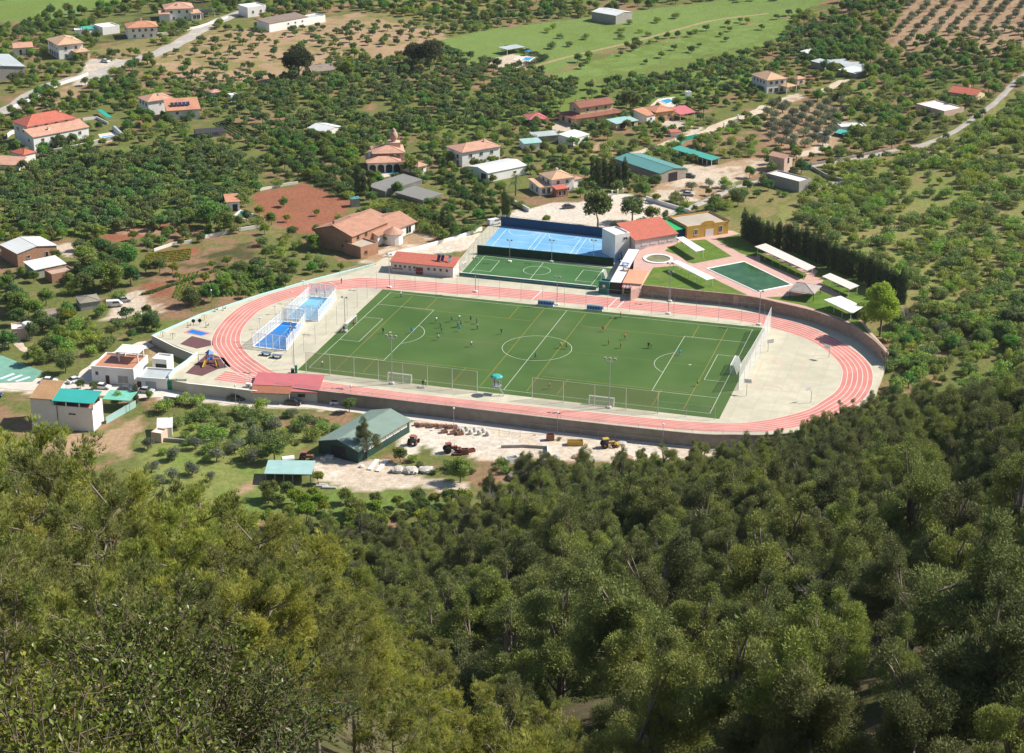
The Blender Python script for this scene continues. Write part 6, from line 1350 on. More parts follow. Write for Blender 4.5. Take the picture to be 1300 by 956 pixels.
# ---- people
def person_mesh(pose, name):
    """one continuous skinned figure"""
    P = {'pel':(0,0,.95),'che':(0,.02,1.32),'nek':(0,.02,1.5),'hd1':(0,.03,1.6),'hd2':(0,.03,1.76),
         'sL':(.19,.02,1.42),'sR':(-.19,.02,1.42),'hL':(.1,0,.9),'hR':(-.1,0,.9)}
    if pose == 0: P.update(eL=(.26,0,1.14),wL=(.27,.06,.9),eR=(-.26,0,1.14),wR=(-.27,.06,.9),kL=(.12,.02,.5),aL=(.13,-.02,.09),tL=(.14,.14,.04),kR=(-.12,.02,.5),aR=(-.13,-.02,.09),tR=(-.14,.14,.04))
    elif pose == 1: P.update(eL=(.27,-.18,1.2),wL=(.26,.02,1.05),eR=(-.27,.16,1.18),wR=(-.2,.36,1.2),kL=(.1,.3,.62),aL=(.1,.16,.25),tL=(.1,.3,.2),kR=(-.1,-.12,.5),aR=(-.11,-.45,.22),tR=(-.11,-.42,.08))
    elif pose == 2: P.update(eL=(.36,.05,1.2),wL=(.42,.2,1.02),eR=(-.38,.05,1.2),wR=(-.45,.15,1.0),kL=(.2,.1,.5),aL=(.26,-.02,.09),tL=(.28,.14,.04),kR=(-.2,.1,.5),aR=(-.26,-.02,.09),tR=(-.28,.14,.04))
    rad = {'pel':.15,'che':.17,'nek':.065,'hd1':.095,'hd2':.085,'sL':.075,'sR':.075,'hL':.1,'hR':.1,'eL':.05,'eR':.05,'wL':.036,'wR':.036,'kL':.07,'kR':.07,'aL':.045,'aR':.045,'tL':.04,'tR':.04}
    K_ = list(P); E_ = [('pel','che'),('che','nek'),('nek','hd1'),('hd1','hd2'),('che','sL'),('che','sR'),('sL','eL'),('eL','wL'),('sR','eR'),('eR','wR'),('pel','hL'),('pel','hR'),('hL','kL'),('kL','aL'),('aL','tL'),('hR','kR'),('kR','aR'),('aR','tR')]
    me = bpy.data.meshes.new('t'); me.from_pydata([P[k] for k in K_], [(K_.index(a), K_.index(b)) for a, b in E_], []); o = bpy.data.objects.new('t', me); COL.objects.link(o)
    md = o.modifiers.new('s', 'SKIN'); me.skin_vertices.new() if not me.skin_vertices else None
    sv = me.skin_vertices[0].data
    for i, k in enumerate(K_): sv[i].radius = (rad[k], rad[k]*(.72 if k in ('che','pel') else 1)); sv[i].use_root = (k == 'pel')
    o.modifiers.new('d', 'SUBSURF').levels = 1
    dg = bpy.context.evaluated_depsgraph_get(); out = bpy.data.meshes.new_from_object(o.evaluated_get(dg)); bpy.data.objects.remove(o); out.name = name
    for m in (SKIN, SHIRT0, SHORT0, SOCK0, HAIR): out.materials.append(m)
    for p in out.polygons:
        x, y, z = p.center; i = 0
        if z > 1.66 or (z > 1.56 and y < -.02): i = 4
        elif z > 1.5: i = 0
        elif z > 1.0 and not (abs(x) > .24 and z < 1.22): i = 1
        elif z > 1.0: i = 0
        elif z > .6 and abs(x) < .22 + .1*(pose == 2): i = 2
        elif z < .42: i = 3
        p.material_index = i; p.use_smooth = True
    return out
SKIN = mat('skin', (.48,.28,.19), .7, .04, 3); HAIR = mat('hair', (.03,.02,.015), .8, .1, 5); SHIRT0 = mat('shirt', (.5,.5,.5)); SHORT0 = mat('shorts', (.05,.05,.05)); SOCK0 = mat('socks', (.1,.1,.1))
PM = [person_mesh(i, 'person') for i in range(3)]
KIT = {'green': (mat('green_shirt', (.02,.18,.10)), mat('dark_shorts', (.02,.025,.04)), mat('green_socks', (.02,.12,.07))), 'white': (mat('white_shirt', (.7,.72,.74)), mat('navy_shorts', (.02,.03,.10)), mat('navy_socks', (.02,.03,.08))),
       'yellow': (mat('yellow_shirt', (.45,.38,.03)), mat('olive_shorts', (.10,.08,.01)), mat('yellow_socks', (.35,.28,.03))), 'orange': (mat('orange_shirt', (.65,.14,.03)), mat('black_shorts', (.02,.02,.02)), mat('black_socks', (.02,.02,.02))),
       'black': (mat('black_shirt', (.02,.02,.025)),)*3, 'blue': (mat('light_blue_shirt', (.05,.42,.70)), mat('blue_shorts', (.04,.2,.5)), mat('blue_socks', (.05,.3,.6))), 'red': (REDP, mat('jeans', (.05,.08,.16)), BLK), 'hiviz': (mat('hiviz_vest', (.55,.70,.03)), mat('brown_trousers', (.10,.06,.03)), BLK)}
def person(P, kit, label, group=None, pose=None, z=0.):
    i = pose if pose is not None else int(g.integers(3)); o = bpy.data.objects.new('person', PM[i]); COL.objects.link(o); o.location = (P.x, P.y, z + P.z); o.rotation_euler = (0,0,g.random()*6.28); s = g.uniform(.96, 1.06)*1.04; o.scale = (s*1.1, s*1.1, s)
    for k, m in zip((1,2,3), KIT[kit]): o.material_slots[k].link = 'OBJECT'; o.material_slots[k].material = m
    set_tag(o, label, 'person', group); return o
for x, y, k, ps, lab in ((645,86,'white',0,'person in white standing at the far left corner of the pitch'),(870,250,'white',1,'person in white running, leftmost of the bunch before the box'),(966,243,'green',1,'dark green player second from left at the top of the bunch'),(1016,235,'white',1,'player in a white shirt between dark green ones, top of the bunch'),
    (1088,243,'green',1,'dark green player at the right of the bunch'),(1127,255,'green',0,'light green player standing near the midfield side of the bunch'),(1003,278,'green',2,'dark green player with feet apart in the middle of the bunch'),(1027,274,'green',1,'dark green player touching shoulders in the middle of the bunch'),(1015,305,'blue',1,'player in teal just below the two touching shoulders'),
    (895,282,'green',0,'dark green player at the lower left of the bunch, upright'),(905,314,'green',1,'dark green player running below the upright one'),(880,360,'white',1,'player lowest of the bunch on the left half'),(715,318,'blue',2,'person in light shirt on the left penalty box line'),(533,318,'green',0,'green goalkeeper like player alone inside the left box'),
    (345,272,'orange',0,'person in bright orange standing on the left goal line'),(1130,290,'white',0,'pale shirted player next to the light green one'),(1092,402,'white',1,'pale shirted player alone left of the centre circle'),(1283,322,'green',1,'green player near the left rim of the centre circle'),(145,528,'white',0,'tiny figure in white inside the near left corner')):
    person(at(*C(27,x,y)), k, lab, pose=ps)
for x, y, k, ps, lab in ((315,458,'green',1,'player in dark kit beside the centre circle edge'),(440,402,'yellow',1,'yellow player inside the right of the centre circle, left one'),(470,406,'yellow',2,'yellow player inside the right of the centre circle, right one'),(385,606,'yellow',1,'yellow player behind the right ball stop net'),(680,386,'yellow',0,'yellow green player right of the centre circle'),
    (652,320,'red',1,'player in dark red nearest the far touchline, right half'),(762,360,'orange',1,'orange red player in the right half'),(741,402,'yellow',0,'yellow player below the orange red one'),(879,402,'black',0,'referee in black on the right half'),(893,402,'yellow',0,'yellow player beside the referee in black'),(1038,438,'blue',1,'player in light blue at the right box line'),
    (1125,592,'yellow',1,'yellow player alone near the bottom right of the pitch'),(1287,528,'blue',0,'blue goalkeeper standing in the right hand goal'),(740,248,'orange',0,'assistant in orange on the far touchline'),(107,588,'red',0,None)):
    if lab: person(at(*C(13,x,y)), k, lab, pose=ps)
q = at(*C(13,120,630)); person(Vector((q.x-.5,q.y-.1,2.25)), 'red', 'person in a red top up on the observation tower', pose=0); person(Vector((q.x+.4,q.y+.1,2.25)), 'white', 'person in a pale top beside the red one on the tower', pose=0)
person(at(*C(27,785,652)), 'black', 'dark dressed person beside the white ball box at the near touchline', pose=0); person(at(*C(27,800,648)), 'hiviz', 'person in a yellow green vest beside the dark dressed one', pose=0)
P = at(*C(27,778,662)); bin_('ball_box', 'white ball box on the concrete below the left ball stop net', 'box', P, (1,0), .7, .35, .5, WPAINT, WPAINT)
for x, y, k, lab in ((240,480,'black','customer in dark clothes at the snack bar counter, left'),(285,485,'blue','customer in blue at the snack bar counter, middle'),(345,492,'red','customer in red at the right end of the snack bar')): person(at(*C(25,x,y+6)), k, lab, pose=0)
for x, y, k, lab in ((1058,105,'black','person in dark clothes jogging on the far bend of the track'),(893,172,'black','person standing by the far padel court, left one'),(950,192,'black','person inside the far padel court, right one'),(1075,425,'black','person in navy by the left corner flag of the goal line')): person(at(*C(22,x,y)), k, lab, pose=0)
for i, (x, y) in enumerate(((0,0),(0,1),(1,0),(1,1))):
    P = UV(PL*x, PW*y, 0); bm = MB(); bm.tube((0,0,0),(0,0,1.5),.025,n=4); bm.add([(0,0,1.5),(.4,0,1.38),(0,0,1.2)], [(0,1,2)], 1); o = bm.build('corner_flag', [WPAINT, REDP]); o.location = P; set_tag(o, 'corner flag at the %s corner of the pitch' % ('near left','far left','near right','far right')[i], 'flag')
# empty hoops and posts on the worn court at the right
def hoop(label, P, d):
    root = thing('basketball_hoop', label, 'basketball hoop', P); bm = MB(); bm.tube(P, P+Vector((0,0,3.0)), .08, n=6); bm.tube(P+Vector((0,0,3.0)), P+Vector((d[0]*1.1,d[1]*1.1,3.3)), .06, n=5); bm.build('post', STEEL, root, org=P)
    q = P + Vector((d[0]*1.2,d[1]*1.2,0)); bm = MB(); bm.obox(q, (-d[1],d[0]), .9, .03, 2.9, 3.95); bm.build('backboard', WPAINT, root, org=P); bm = MB(); bm.lathe((q.x+d[0]*.3,q.y+d[1]*.3,3.05), [(.23,0),(.25,.03)], 10); bm.build('rim', ORNG, root, org=P)
hoop('hoop at the left edge of the worn pink court, lower', at(*C(14,188,640)), (.3,1)); hoop('hoop right of the worn pink court', at(*C(14,510,675)), (-.5,.8)); hoop('hoop on the upper left of the worn pink court', at(*C(14,295,420)), (.3,-1)); hoop('hoop beside the far bend, upper right of the worn court', at(*C(14,600,450)), (-.6,-.7))
# ================================================================== TREES
PINE1 = leafmat('pine_foliage', (0.096,0.128,0.038), (0.279,0.304,0.091), .25, .5, hue=.010, rough=.8, c3=(.19,.185,.07))
PINE2 = leafmat('near_pine_foliage', (0.139,0.173,0.044), (0.395,0.401,0.111), .35, .8, hue=.012, c3=(.34,.27,.07))
ALM = leafmat('almond_foliage', (0.098,0.163,0.052), (0.226,0.314,0.088), .35, .9, hue=.045)
BRO = leafmat('broadleaf_foliage', (0.074,0.137,0.036), (0.221,0.337,0.066), .35, .7, hue=.045)
LIM = leafmat('bright_foliage', (0.116,0.175,0.026), (0.251,0.304,0.046), .4, .8)
OLI = leafmat('olive_foliage', (0.128,0.158,0.090), (0.247,0.276,0.172), .3, 1.2, hue=.01)
SCR = leafmat('scrub_foliage', (0.150,0.220,0.048), (0.336,0.427,0.101), .35, .8, hue=.03)
CYP = leafmat('cypress_foliage', (0.030,0.058,0.018), (0.086,0.126,0.036), .2, 1.2, hue=.01)
RPI = leafmat('round_pine_foliage', (0.039,0.058,0.016), (0.111,0.130,0.036), .25, .6, hue=.01)
OCH = leafmat('withered_foliage', (.16,.11,.03), (.33,.23,.06), .3, 1.0, hue=.01)
DED = mat('dead_twigs', (.30,.27,.24), .95, .2, 3); BARK = mat('bark', (.16,.12,.09), .95, .25, 4); BARKP = mat('pine_bark', (.22,.18,.15), .95, .3, 4)
SHR = leafmat('glossy_shrub_leaves', (.060,.090,.018), (.165,.200,.040), .25, 6., rough=.32, c3=(.34,.34,.14))

def unit(v): return v/np.maximum(np.linalg.norm(v, axis=-1, keepdims=True), 1e-9)
def leafcloud(cl, n, size, asp=.5, inner=.6, tilt=.9, out=0., g=None):
    """leaf quads through and over a set of clumps: rows of cl are cx, cy, cz, rx, rz"""
    g = g or rng; cl = np.asarray(cl, float); k = len(cl)
    w = cl[:, 3]**2; idx = g.choice(k, n, p=w/w.sum()); c = cl[idx]
    d = unit(g.normal(size=(n, 3))); rad = inner + (1.08-inner)*g.random((n, 1))**.7
    p = c[:, :3] + d*rad*np.stack([c[:, 3], c[:, 3], c[:, 4]], 1)
    nn = unit(d + tilt*g.normal(size=(n, 3)))
    t = unit(np.cross(nn, g.normal(size=(n, 3)))) if not out else unit(d*out + np.array([0, 0, .5]) + .5*g.normal(size=(n, 3)))
    b = unit(np.cross(nn, t)); s = size*(.6 + .8*g.random((n, 1)))
    V = np.stack([p - t*s*.5, p + b*s*asp*.5, p + t*s*.5, p - b*s*asp*.5], 1).reshape(-1, 3)
    return V, np.arange(4*n).reshape(n, 4)
def trunk_mb(h, r, limbs, m=0, bend=.2, g=None):
    """a tapered leaning trunk with limbs reaching the clumps"""
    g = g or rng; bm = MB(); P = [Vector((0, 0, -.8))]; n = 4
    for i in range(1, n+1): P.append(Vector((g.normal()*bend*i/n, g.normal()*bend*i/n, h*i/n)))
    for i in range(n): bm.tube(P[i], P[i+1], r*(1 - .22*i)*(1.25 if i == 0 else 1), r*(1 - .22*(i+1)), 6, m)
    for q in limbs:
        q = Vector(q[:3]); k = min(n-1, max(1, int(n*.45 + g.random()*n*.5))); a = P[k]; mid = a.lerp(q, .5) + Vector((0, 0, (q-a).length*.08))
        bm.tube(a, mid, r*.45, r*.28, 5, m); bm.tube(mid, q, r*.28, r*.08, 4, m)
    return bm
STORE = bpy.data.collections.new('tree_kinds')       # prototypes, not linked to the scene
PROTO = {}
def mb_arrays(bm):
    V = np.array(bm.v, float); Q = np.array([f if len(f) == 4 else (*f[:3], f[2]) for f in bm.f if len(f) <= 4]); return V, Q
def proto(kind, V, Q, bm, mc, mtk, parts=('trunk', 'crown')):
    i = len(PROTO.setdefault(kind, []))
    crown = np_mesh(parts[1], V, Q, mc)
    tv = [v for v in bm.v]; tf = [f for f in bm.f if len(f) == 4]
    TV = np.array(tv, float).reshape(-1, 3); TF = np.array(tf, int).reshape(-1, 4)
    trunk = np_mesh(parts[0], TV, TF, mtk)
    whole = np_mesh(kind, np.concatenate([V, TV]), np.concatenate([Q, TF + len(V)]), [mc, mtk], mi=np.concatenate([np.zeros(len(Q)), np.ones(len(TF))]))
    o = bpy.data.objects.new('kind_' + kind + '_%d' % i, whole); STORE.objects.link(o)
    PROTO[kind].append((crown, trunk, whole, o, V[:, 2].max(), np.percentile(np.abs(V[:, 0]), 97)))
def clumps(n, c, R3, r0, r1, flat=.8, g=None, shell=.5):
    g = g or rng; out = []
    for _ in range(n):
        d = unit(g.normal(size=3)); k = shell + (1-shell)*g.random()
        if d[2] < -.5: d[2] *= -.6
        r = r0 + (r1-r0)*g.random(); out.append((c[0] + d[0]*R3[0]*k, c[1] + d[1]*R3[1]*k, c[2] + d[2]*R3[2]*k, r, r*flat))
    return out
for i in range(5):                                    # pines of the slope, 9 m
    g = np.random.default_rng(100+i); ex, ey = g.uniform(.8,1.2), g.uniform(.8,1.2)
    cl = clumps(34, (0,0,4.0), (2.5*ex,2.5*ey,2.7), .35, 1.0, .7, g, .55) + clumps(18, (g.normal()*.6,g.normal()*.6,6.6), (1.5*ey,1.5*ex,1.9), .35, .85, .85, g, .4) + clumps(5, (g.normal()*.8,g.normal()*.8,8.6), (.6,.6,.7), .3, .5, 1.1, g, .4)
    V, Q = leafcloud(cl, 30000, .165, .30, .35, .8, out=.7, g=g); proto('pine_tree', V, Q, trunk_mb(7.5, .2, cl[::2], g=g), PINE1, BARKP)
for i in range(4):
    g = np.random.default_rng(200+i)                  # almond trees 4.2 m
    cl = clumps(19, (0,0,1.85), (1.8,1.8,1.3), .4, .85, .8, g, .45)
    V, Q = leafcloud(cl, 1500, .36, .6, .3, 1., g=g); proto('almond_tree', V, Q, trunk_mb(2.2, .13, cl[::2], g=g), ALM, BARK)
for i in range(4):
    g = np.random.default_rng(300+i)                  # broadleaf garden trees 6.5 m
    cl = clumps(26, (0,0,2.9), (2.2,2.2,2.4), .6, 1.15, .85, g, .5)
    V, Q = leafcloud(cl, 3400, .36, .6, .4, .9, g=g); proto('broadleaf_tree', V, Q, trunk_mb(4.2, .18, cl[::2], g=g), BRO, BARK)
for i in range(3):
    g = np.random.default_rng(350+i)                  # bright fresh trees, 5 m
    cl = clumps(20, (0,0,2.5), (1.8,1.8,1.8), .5, .95, .85, g, .5)
    V, Q = leafcloud(cl, 2600, .32, .6, .4, .9, g=g); proto('leafy_tree', V, Q, trunk_mb(3.2, .14, cl[::2], g=g), LIM, BARK)
for i in range(3):
    g = np.random.default_rng(400+i)                  # olives 3.4 m
    cl = clumps(18, (0,0,1.45), (1.25,1.25,1.05), .55, .85, .85, g, .4)
    V, Q = leafcloud(cl, 2000, .24, .5, .6, .8, g=g); proto('olive_tree', V, Q, trunk_mb(1.7, .16, cl[::3], g=g), OLI, BARK)
for i in range(4):
    g = np.random.default_rng(500+i)                  # scrub, 2.6 m
    cl = clumps(10, (0,0,1.1), (1.3,1.3,.9), .5, .9, .8, g, .4)
    V, Q = leafcloud(cl, 1100, .28, .5, .35, 1., g=g); proto('bush', V, Q, trunk_mb(.9, .07, cl[::3], g=g), SCR, BARK, ('stem', 'foliage'))
for i in range(3):
    g = np.random.default_rng(600+i)                  # cypress 8 m
    cl = [(g.normal()*.08, g.normal()*.08, z, .78*math.sin(min(1, (8.3-z)/3.2)*PI/2)*(.75 + .25*min(1, z/1.5)) + .04, .5) for z in np.arange(.5, 8.1, .3)]
    V, Q = leafcloud(cl, 3400, .30, .35, .7, .6, out=.5, g=g); V[:, 0:2] *= 1 + .15*np.sin(V[:, 2:3]*3.1 + i); proto('cypress_tree', V, Q, trunk_mb(2, .1, [], g=g), CYP, BARK)
g = np.random.default_rng(700)
cl = clumps(60, (0,0,6.0), (3.8,3.8,2.8), 1.0, 1.5, .8, g, .75); V, Q = leafcloud(cl, 9000, .45, .5, .6, .7, g=g); proto('stone_pine', V, Q, trunk_mb(5, .3, cl[::5], g=g), RPI, BARKP)
g = np.random.default_rng(701)
cl = clumps(70, (0,0,6.6), (2.9,2.9,4.9), .8, 1.4, .9, g, .7); V, Q = leafcloud(cl, 16000, .34, .6, .5, .8, g=g); proto('plane_tree', V, Q, trunk_mb(7, .3, cl[::6], g=g), leafmat('plane_foliage', (.20,.28,.04), (.36,.46,.08), .45, .7, hue=.003), BARK)
# palms: trunk and arching fronds
for i in range(2):
    g = np.random.default_rng(720+i); Vp = []; 
    for k in range(26):
        az = g.random()*2*PI; el = g.uniform(.1, 1.2); ln = g.uniform(1.6, 2.3); pts = []
        for j in range(7):
            t = j/6; rr = ln*t*math.cos(el*(1-.3*t)); z = 4.2 + ln*t*math.sin(el) - 1.5*t*t*ln*.6; pts.append(np.array([rr*math.cos(az), rr*math.sin(az), z]))
        side = np.array([-math.sin(az), math.cos(az), 0])
        for j in range(6):
            for sg in (-1, 1):
                for m_ in range(3):
                    a = pts[j] + (pts[j+1]-pts[j])*m_/3; tip = a + side*sg*.42*(1 - j/9) + (pts[j+1]-pts[j])*.7 - np.array([0,0,.12]); d = (pts[j+1]-pts[j])*.16
                    Vp.append(np.stack([a, a+d, tip, tip-d*.2]))
    V = np.concatenate(Vp); Q = np.arange(len(V)).reshape(-1, 4); bm = MB(); bm.tube((0,0,-.5), (.1,0,4.2), .22, .17, 8); proto('palm_tree', V, Q, bm, BRO, BARK)
# withered and dead trees on the pine slope
g = np.random.default_rng(740); cl = clumps(20, (0,0,4.4), (1.9,1.9,1.9), .6, 1.1, .8, g, .5); V, Q = leafcloud(cl, 4200, .3, .45, .4, .9, g=g); proto('withered_tree', V, Q, trunk_mb(4.5, .16, cl[::2], g=g), OCH, BARK)
def twigs(n, h, spread, w0, g, lo=.2):
    """bare branching tree as thin tapered blades"""
    bm = MB()
    bm.tube((0,0,-.5), (0,0,h*.5), w0*2.2, w0*1.4, 6)
    def grow(p, d, ln, r, k):
        q = p + d*ln; bm.tube(p, q, r, r*.6, 4, cap=False)
        if k == 0: return
        for _ in range(3):
            e = Vector(g.normal(size=3)*.55); e = (d + e + Vector((0,0,.12))).normalized(); grow(p.lerp(q, .4 + .6*g.random()), e, ln*.68, r*.55, k-1)
    for i in range(n):
        a = 2*PI*g.random(); grow(Vector((0,0,h*(lo + .35*g.random()))), Vector((math.cos(a)*spread, math.sin(a)*spread, .7)).normalized(), h*.3, w0, 4)
    return bm
g = np.random.default_rng(741); bt = twigs(9, 7., .8, .07, g); V, Q = mb_arrays(bt); b0 = MB(); b0.tube((0,0,-.5), (0,0,3), .12, .08, 6); proto('dead_tree', V, Q, b0, DED, BARKP, ('trunk', 'branches'))

def place(kind, x, y, sc=1., label=None, cat=None, group=None, z=None, rot=None, split=True, k=None, sz=None, name=None):
    P = PROTO[kind]; pr = P[k if k is not None else int(rng.integers(len(P)))]
    z = H(x, y) if z is None else z; rot = rng.random()*2*PI if rot is None else rot
    cat = cat or {'bush': 'bush'}.get(kind, 'tree'); name = name or kind
    if split:
        o = bpy.data.objects.new(name, None)
        for me_ in (pr[1], pr[0]):
            c = bpy.data.objects.new(me_.name.split('.')[0], me_); COL.objects.link(c); c.parent = o
    else: o = bpy.data.objects.new(name, pr[2])
    COL.objects.link(o); o.location = (x, y, z); o.rotation_euler = (0, 0, rot)
    o.scale = (sc, sc, sc*(sz or 1)); return set_tag(o, label, cat, group)
def gn_scatter(name, label, cat, kind, X_, Y_, Z_, S_):
    """the many beyond the first 300 of a kind, as one object of stuff"""
    n = len(X_)
    if n == 0: return
    me = bpy.data.meshes.new(name); me.vertices.add(n); me.vertices.foreach_set('co', np.stack([X_, Y_, Z_], 1).astype(np.float32).ravel())
    for nm, ty, ar in (('rz','FLOAT',rng.random(n)*2*PI), ('sc','FLOAT',S_), ('ix','INT',rng.integers(0, len(PROTO[kind]), n))):
        a = me.attributes.new(nm, ty, 'POINT'); a.data.foreach_set('value', np.asarray(ar, np.float32 if ty == 'FLOAT' else np.int32))
    o = bpy.data.objects.new(name, me); COL.objects.link(o)
    ng = bpy.data.node_groups.new(name, 'GeometryNodeTree'); ng.interface.new_socket('Geometry', in_out='INPUT', socket_type='NodeSocketGeometry'); ng.interface.new_socket('Geometry', in_out='OUTPUT', socket_type='NodeSocketGeometry')
    N = ng.nodes; gi = N.new('NodeGroupInput'); go = N.new('NodeGroupOutput'); ip = N.new('GeometryNodeInstanceOnPoints'); ci = N.new('GeometryNodeCollectionInfo')
    col = bpy.data.collections.new('kinds_' + name)
    for p in PROTO[kind]: col.objects.link(p[3])
    ci.inputs['Collection'].default_value = col; ci.inputs['Separate Children'].default_value = True; ci.inputs['Reset Children'].default_value = True
    def attr(nm, ty): a = N.new('GeometryNodeInputNamedAttribute'); a.data_type = ty; a.inputs['Name'].default_value = nm; return [s for s in a.outputs if s.enabled and s.name == 'Attribute'][0]
    cx = N.new('ShaderNodeCombineXYZ'); ng.links.new(attr('rz','FLOAT'), cx.inputs['Z'])
    ng.links.new(gi.outputs[0], ip.inputs['Points']); ng.links.new(ci.outputs[0], ip.inputs['Instance']); ip.inputs['Pick Instance'].default_value = True
    ng.links.new(attr('ix','INT'), ip.inputs['Instance Index']); ng.links.new(cx.outputs[0], ip.inputs['Rotation']); ng.links.new(attr('sc','FLOAT'), ip.inputs['Scale'])
    ng.links.new(ip.outputs[0], go.inputs[0])
    md = o.modifiers.new('scatter', 'NODES'); md.node_group = ng
    return set_tag(o, label, cat, None, 'stuff')

# ---- the scatter regions (picture polygons on the valley floor)
POOL = {}     # kind -> list of (x, y, scale, label, group)
def region(kind, P, sp, s0, s1, label, group, jit=.38, keep=1., rows=None, hill=False):
    W_ = [GF(*p) for p in P]; xs = [p.x for p in W_]; ys = [p.y for p in W_]
    an = rows if rows is not None else .5; ca, sa = math.cos(an), math.sin(an)
    n = int(max(max(xs)-min(xs), max(ys)-min(ys))/sp*.75) + 2; cx, cy = (max(xs)+min(xs))/2, (max(ys)+min(ys))/2
    I, J = np.meshgrid(np.arange(-n, n+1), np.arange(-n, n+1)); I = I.ravel()*sp; J = J.ravel()*sp
    I = I + rng.uniform(-jit, jit, I.shape)*sp; J = J + rng.uniform(-jit, jit, J.shape)*sp
    x = cx + I*ca - J*sa; y = cy + I*sa + J*ca
    m = inpoly(x, y, [(p.x, p.y) for p in W_]) & free(x, y) & (rng.random(x.shape) < keep*np.where(fbm(x, y, 18, 77, 2) > (.50 if kind == 'bush' else .36), 1, .4))
    for a, b in zip(x[m], y[m]):
        POOL.setdefault(kind, []).append((a, b, rng.uniform(s0, s1), label, group))
def reg2(kindmix, *a, **k):
    for kd, kp, s0, s1, lab, grp in kindmix: region(kd, a[0], a[1], s0, s1, lab, grp, keep=kp, **k)
AL = 'almond_tree'; BL = 'broadleaf_tree'; OL = 'olive_tree'; BU = 'bush'; LT = 'leafy_tree'
region(AL, [(0,235),(70,205),(160,197),(250,185),(330,215),(330,250),(270,290),(170,295),(120,305),(60,300),(0,290)], 4.9, 1.0, 1.45, 'leafy almond tree in the dense orchard below the villas at left', 'almond trees in the dense left orchard')
region(AL, [(160,190),(260,175),(330,180),(330,215),(250,190)], 6, .8, 1.15, 'almond tree in the open rows above the dense left orchard', 'almond trees above the left orchard')
region(BL, [(60,108),(100,108),(180,112),(182,150),(120,142),(60,138),(20,165),(-20,172),(-20,150),(40,122)], 6, .65, .95, 'dark green tree in the belt behind the red roofed villa', 'trees behind the red roofed villa')
region(AL, [(205,100),(330,95),(330,170),(290,160),(262,135),(250,115),(210,112)], 6.2, .8, 1.2, 'almond tree on bare soil right of the solar panel villa', 'almond trees right of the solar panel villa')
region(AL, [(330,100),(500,78),(560,62),(690,100),(745,110),(700,150),(560,165),(480,172),(460,190),(380,185),(330,178)], 5.6, .9, 1.4, 'almond tree in the wide orchard above the domed villa', 'almond trees above the domed villa')
region(AL, [(215,62),(330,34),(560,28),(560,50),(440,72),(300,98),(230,98)], 8.2, .65, 1.15, 'small almond tree dotted on the wide brown field', 'small almond trees on the brown field')
region(BL, [(0,38),(60,20),(150,10),(200,-5),(340,-8),(345,22),(300,20),(250,10),(190,25),(195,8),(150,25),(110,45),(60,45),(0,55)], 7.5, .7, 1.05, 'dark tree in the thicket round the upper left villas', 'trees round the upper left villas')
region(BL, [(350,0),(420,-8),(560,-8),(660,-8),(960,-8),(1060,-5),(1050,0),(900,2),(760,20),(640,30),(560,28),(460,14),(420,18),(350,24)], 8, .65, 1.0, 'tree in the dark band along the top edge of the picture', 'trees along the top edge')
region(AL, [(560,10),(660,8),(760,18),(660,32),(600,40),(560,38)], 8, .8, 1.1, 'almond tree between the top edge and the bright green field', 'almond trees above the green field')
region(AL, [(800,140),(745,114),(850,96),(960,66),(1010,44),(1060,22),(1090,30),(1060,62),(1000,80),(960,100),(900,112),(850,125)], 6.2, .9, 1.4, 'almond tree on the green slope above the orange house', 'almond trees above the orange house')
region(BL, [(1040,30),(1080,-8),(1160,-8),(1120,60),(1120,100),(1060,95),(1000,90),(1020,60)], 6.5, .75, 1.1, 'dense dark tree in the gully beside the upper olive grove', 'trees in the gully beside the olive grove')
region(AL, [(640,90),(700,112),(745,112),(800,140),(760,125),(700,120),(640,150)], 6.5, .9, 1.3, 'almond tree on grass left of the yellow villa', 'almond trees left of the yellow villa')
region(AL, [(700,90),(860,45),(960,22),(1000,28),(900,60),(760,105)], 15, .6, 1.0, 'lone small almond tree in the bright green strip field', 'lone almond trees in the strip field')
region(BU, [(650,40),(760,30),(900,20),(860,40),(760,60),(680,65)], 14, 1.0, 1.7, 'dark round bush standing in the upper green field', 'bushes in the upper green field')
region(OL, [(1130,64),(1152,5),(1165,-10),(1330,-10),(1330,42),(1250,52),(1190,48),(1150,66)], 7.6, 1.05, 1.35, 'round grey green olive tree in the straight rows at upper right', 'olive trees in the upper right rows', jit=.12, rows=1.15)
region(OL, [(965,140),(1080,126),(1065,160),(1045,188),(975,192)], 6.8, 1.25, 1.6, 'round olive tree in the small grove below the beige pyramid roof', 'olive trees below the beige pyramid roof', jit=.15, rows=.45)
region(BL, [(1120,65),(1180,52),(1310,70),(1310,100),(1260,120),(1190,110),(1150,100),(1100,110)], 7, .65, 1.0, 'dark tree on the bank above the bright red gabled roof', 'trees above the bright red gabled roof')
region(BU, [(1120,100),(1190,100),(1240,135),(1180,175),(1120,185),(1070,175),(1110,130)], 5.5, 1.0, 1.9, 'bushy shrub round the pinkish terrace block', 'shrubs round the pinkish terrace block')
region(BL, [(1030,165),(1110,140),(1190,145),(1160,175),(1090,190)], 8, .6, .9, 'dark garden tree beside the white ruin and green tarpaulin', 'trees beside the white ruin')
region(AL, [(1195,40),(1310,38),(1310,70),(1240,75)], 7, .8, 1.1, 'loose tree between the olive rows and the red gabled roof', 'trees below the olive rows')
SCP = [(1010,248),(1050,215),(1190,192),(1240,160),(1320,110),(1320,440),(1220,425),(1180,400),(1130,370),(1080,330),(1010,290)]
region(BU, SCP, 3.9, .5, 1.9, 'green scrub bush on the hillside right of the pool', 'scrub on the hillside right of the pool')
region(LT, SCP, 13, .5, .8, 'fresh green small tree among scrub on the right hillside', 'fresh trees on the right hillside')
